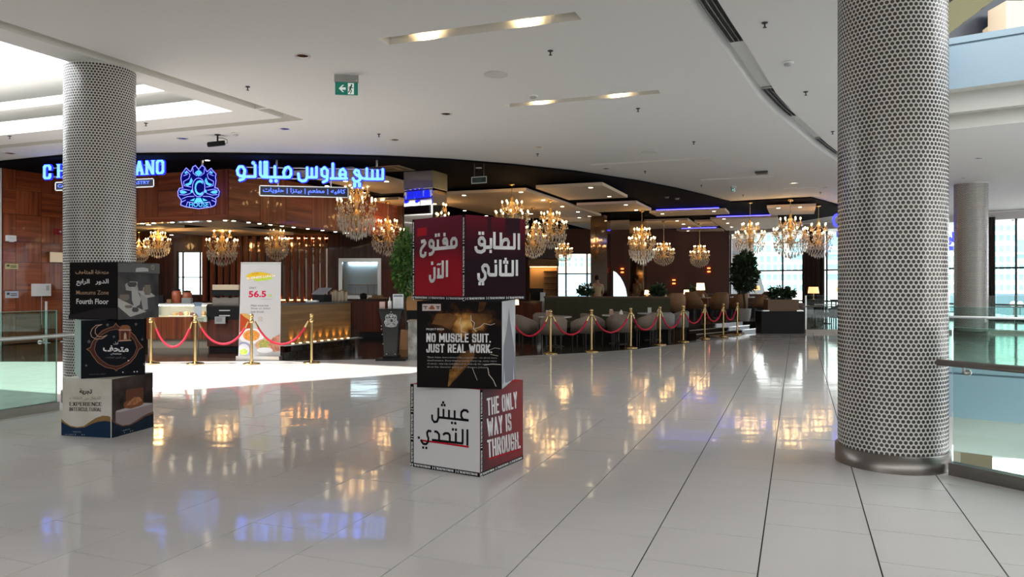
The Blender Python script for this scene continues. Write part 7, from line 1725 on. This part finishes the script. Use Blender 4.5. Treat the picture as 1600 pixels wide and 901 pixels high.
wall_item('safety_sign', 'small pale yellow safety sign on the wood wall', 'sign', 7, 412, 27.5, 420, .006, mat('sign_yellow', (.58, .52, .25), .5), ink(0))
wall_item('notice', 'blue and white notice on the wood wall over the balustrade', 'sign', 7, 454.5, 28, 465.5, .006, mat('notice_pale', (.52, .56, .64), .5), ink(0))
def box_x(t, f, a0, b0, a1, b1, l, o):
    MB().obox(f.at(a0+(a1-a0)*.70, b0+(b1-b0)*.45, l), f.ux*(a1-a0)*.18, UP*(b1-b0)*.4, f.n*.006).build('panel', mat('meter_grey', (.45, .45, .44), .4), t, origin=o)
    MB().tube([f.at((a0+a1)/2, b0, l-.05), f.at((a0+a1)/2, b0-.75, l-.05)], .006, 6).build('cable', M_whitep, t, origin=o)
wall_item('meter_box', 'white wall box with a hanging cable on the wood wall', 'box', 48, 443, 74, 462.5, .12, M_white, box_x)
def sc_x(t, f, a0, b0, a1, b1, l, o):
    for k in (0, 1): MB().obox(f.at(a0, b0-.006 if k == 0 else b1, l-.10), f.ux*(a1-a0), UP*.006, f.n*.10).build('edge', M_steel, t, origin=o)
wall_item('wall_light', 'brushed bronze wall light box beside the round column', 'lamp', 73, 395.5, 116, 409, .10, mat('brushed_bronze', (.50, .40, .28), .3, 1.0), sc_x)
for i, (x, y0, y1) in enumerate(((57.5, 471, 504), (86, 460, 505))):
    p = F_left.P(x, 480, .35); t = thing('steel_post', 'thin white pole standing before the wood wall, %s' % ('under the white box' if i == 0 else 'between the white box and the round column'), 'pole', (p.x, p.y, .006))
    zt = D(x, y0, p.y).z; MB().cyl((0, 0, 0), (0, 0, zt), .03, n=10).build('pole', M_whitep, t); MB().lathe([(.10, 0), (.10, .012), (.03, .02)], n=14).build('base', M_white, t)
    if i == 1: MB().cyl((0, 0, zt), (0, 0, zt+.28), .008, n=6).build('wire', M_whitep, t)
p = F_left.P(103, 480, .5); t = thing('framed_screen', 'tall grey framed screen behind the museum stack', 'screen', (p.x, p.y, .006)); s_ = MB()
MB().box((0.25, 0, .95), (.62, .06, 1.0)).build('panel', mat('screen_dark', (.05, .06, .07), .2), t)
for dx in (-.05, .55): MB().box((dx, -.035, .76), (.05, .05, 1.50)).build('frame_post', mat('frame_grey', (.45, .50, .52), .4), t)
MB().box((.25, -.035, 1.49), (.65, .05, .05)).build('frame_rail', MATS['frame_grey'], t)

# printed surfaces are matt
for m in bpy.data.materials:
    if m.use_nodes and ('print' in m.name or m.name.startswith(('pg', 'bp', 'ban_', 'charcoal', 'copper', 'notice', 'lantern', 'badge'))) and 'Principled BSDF' in m.node_tree.nodes:
        b = m.node_tree.nodes['Principled BSDF']; b.inputs['Specular IOR Level'].default_value = .06; b.inputs['Roughness'].default_value = max(.55, b.inputs['Roughness'].default_value)
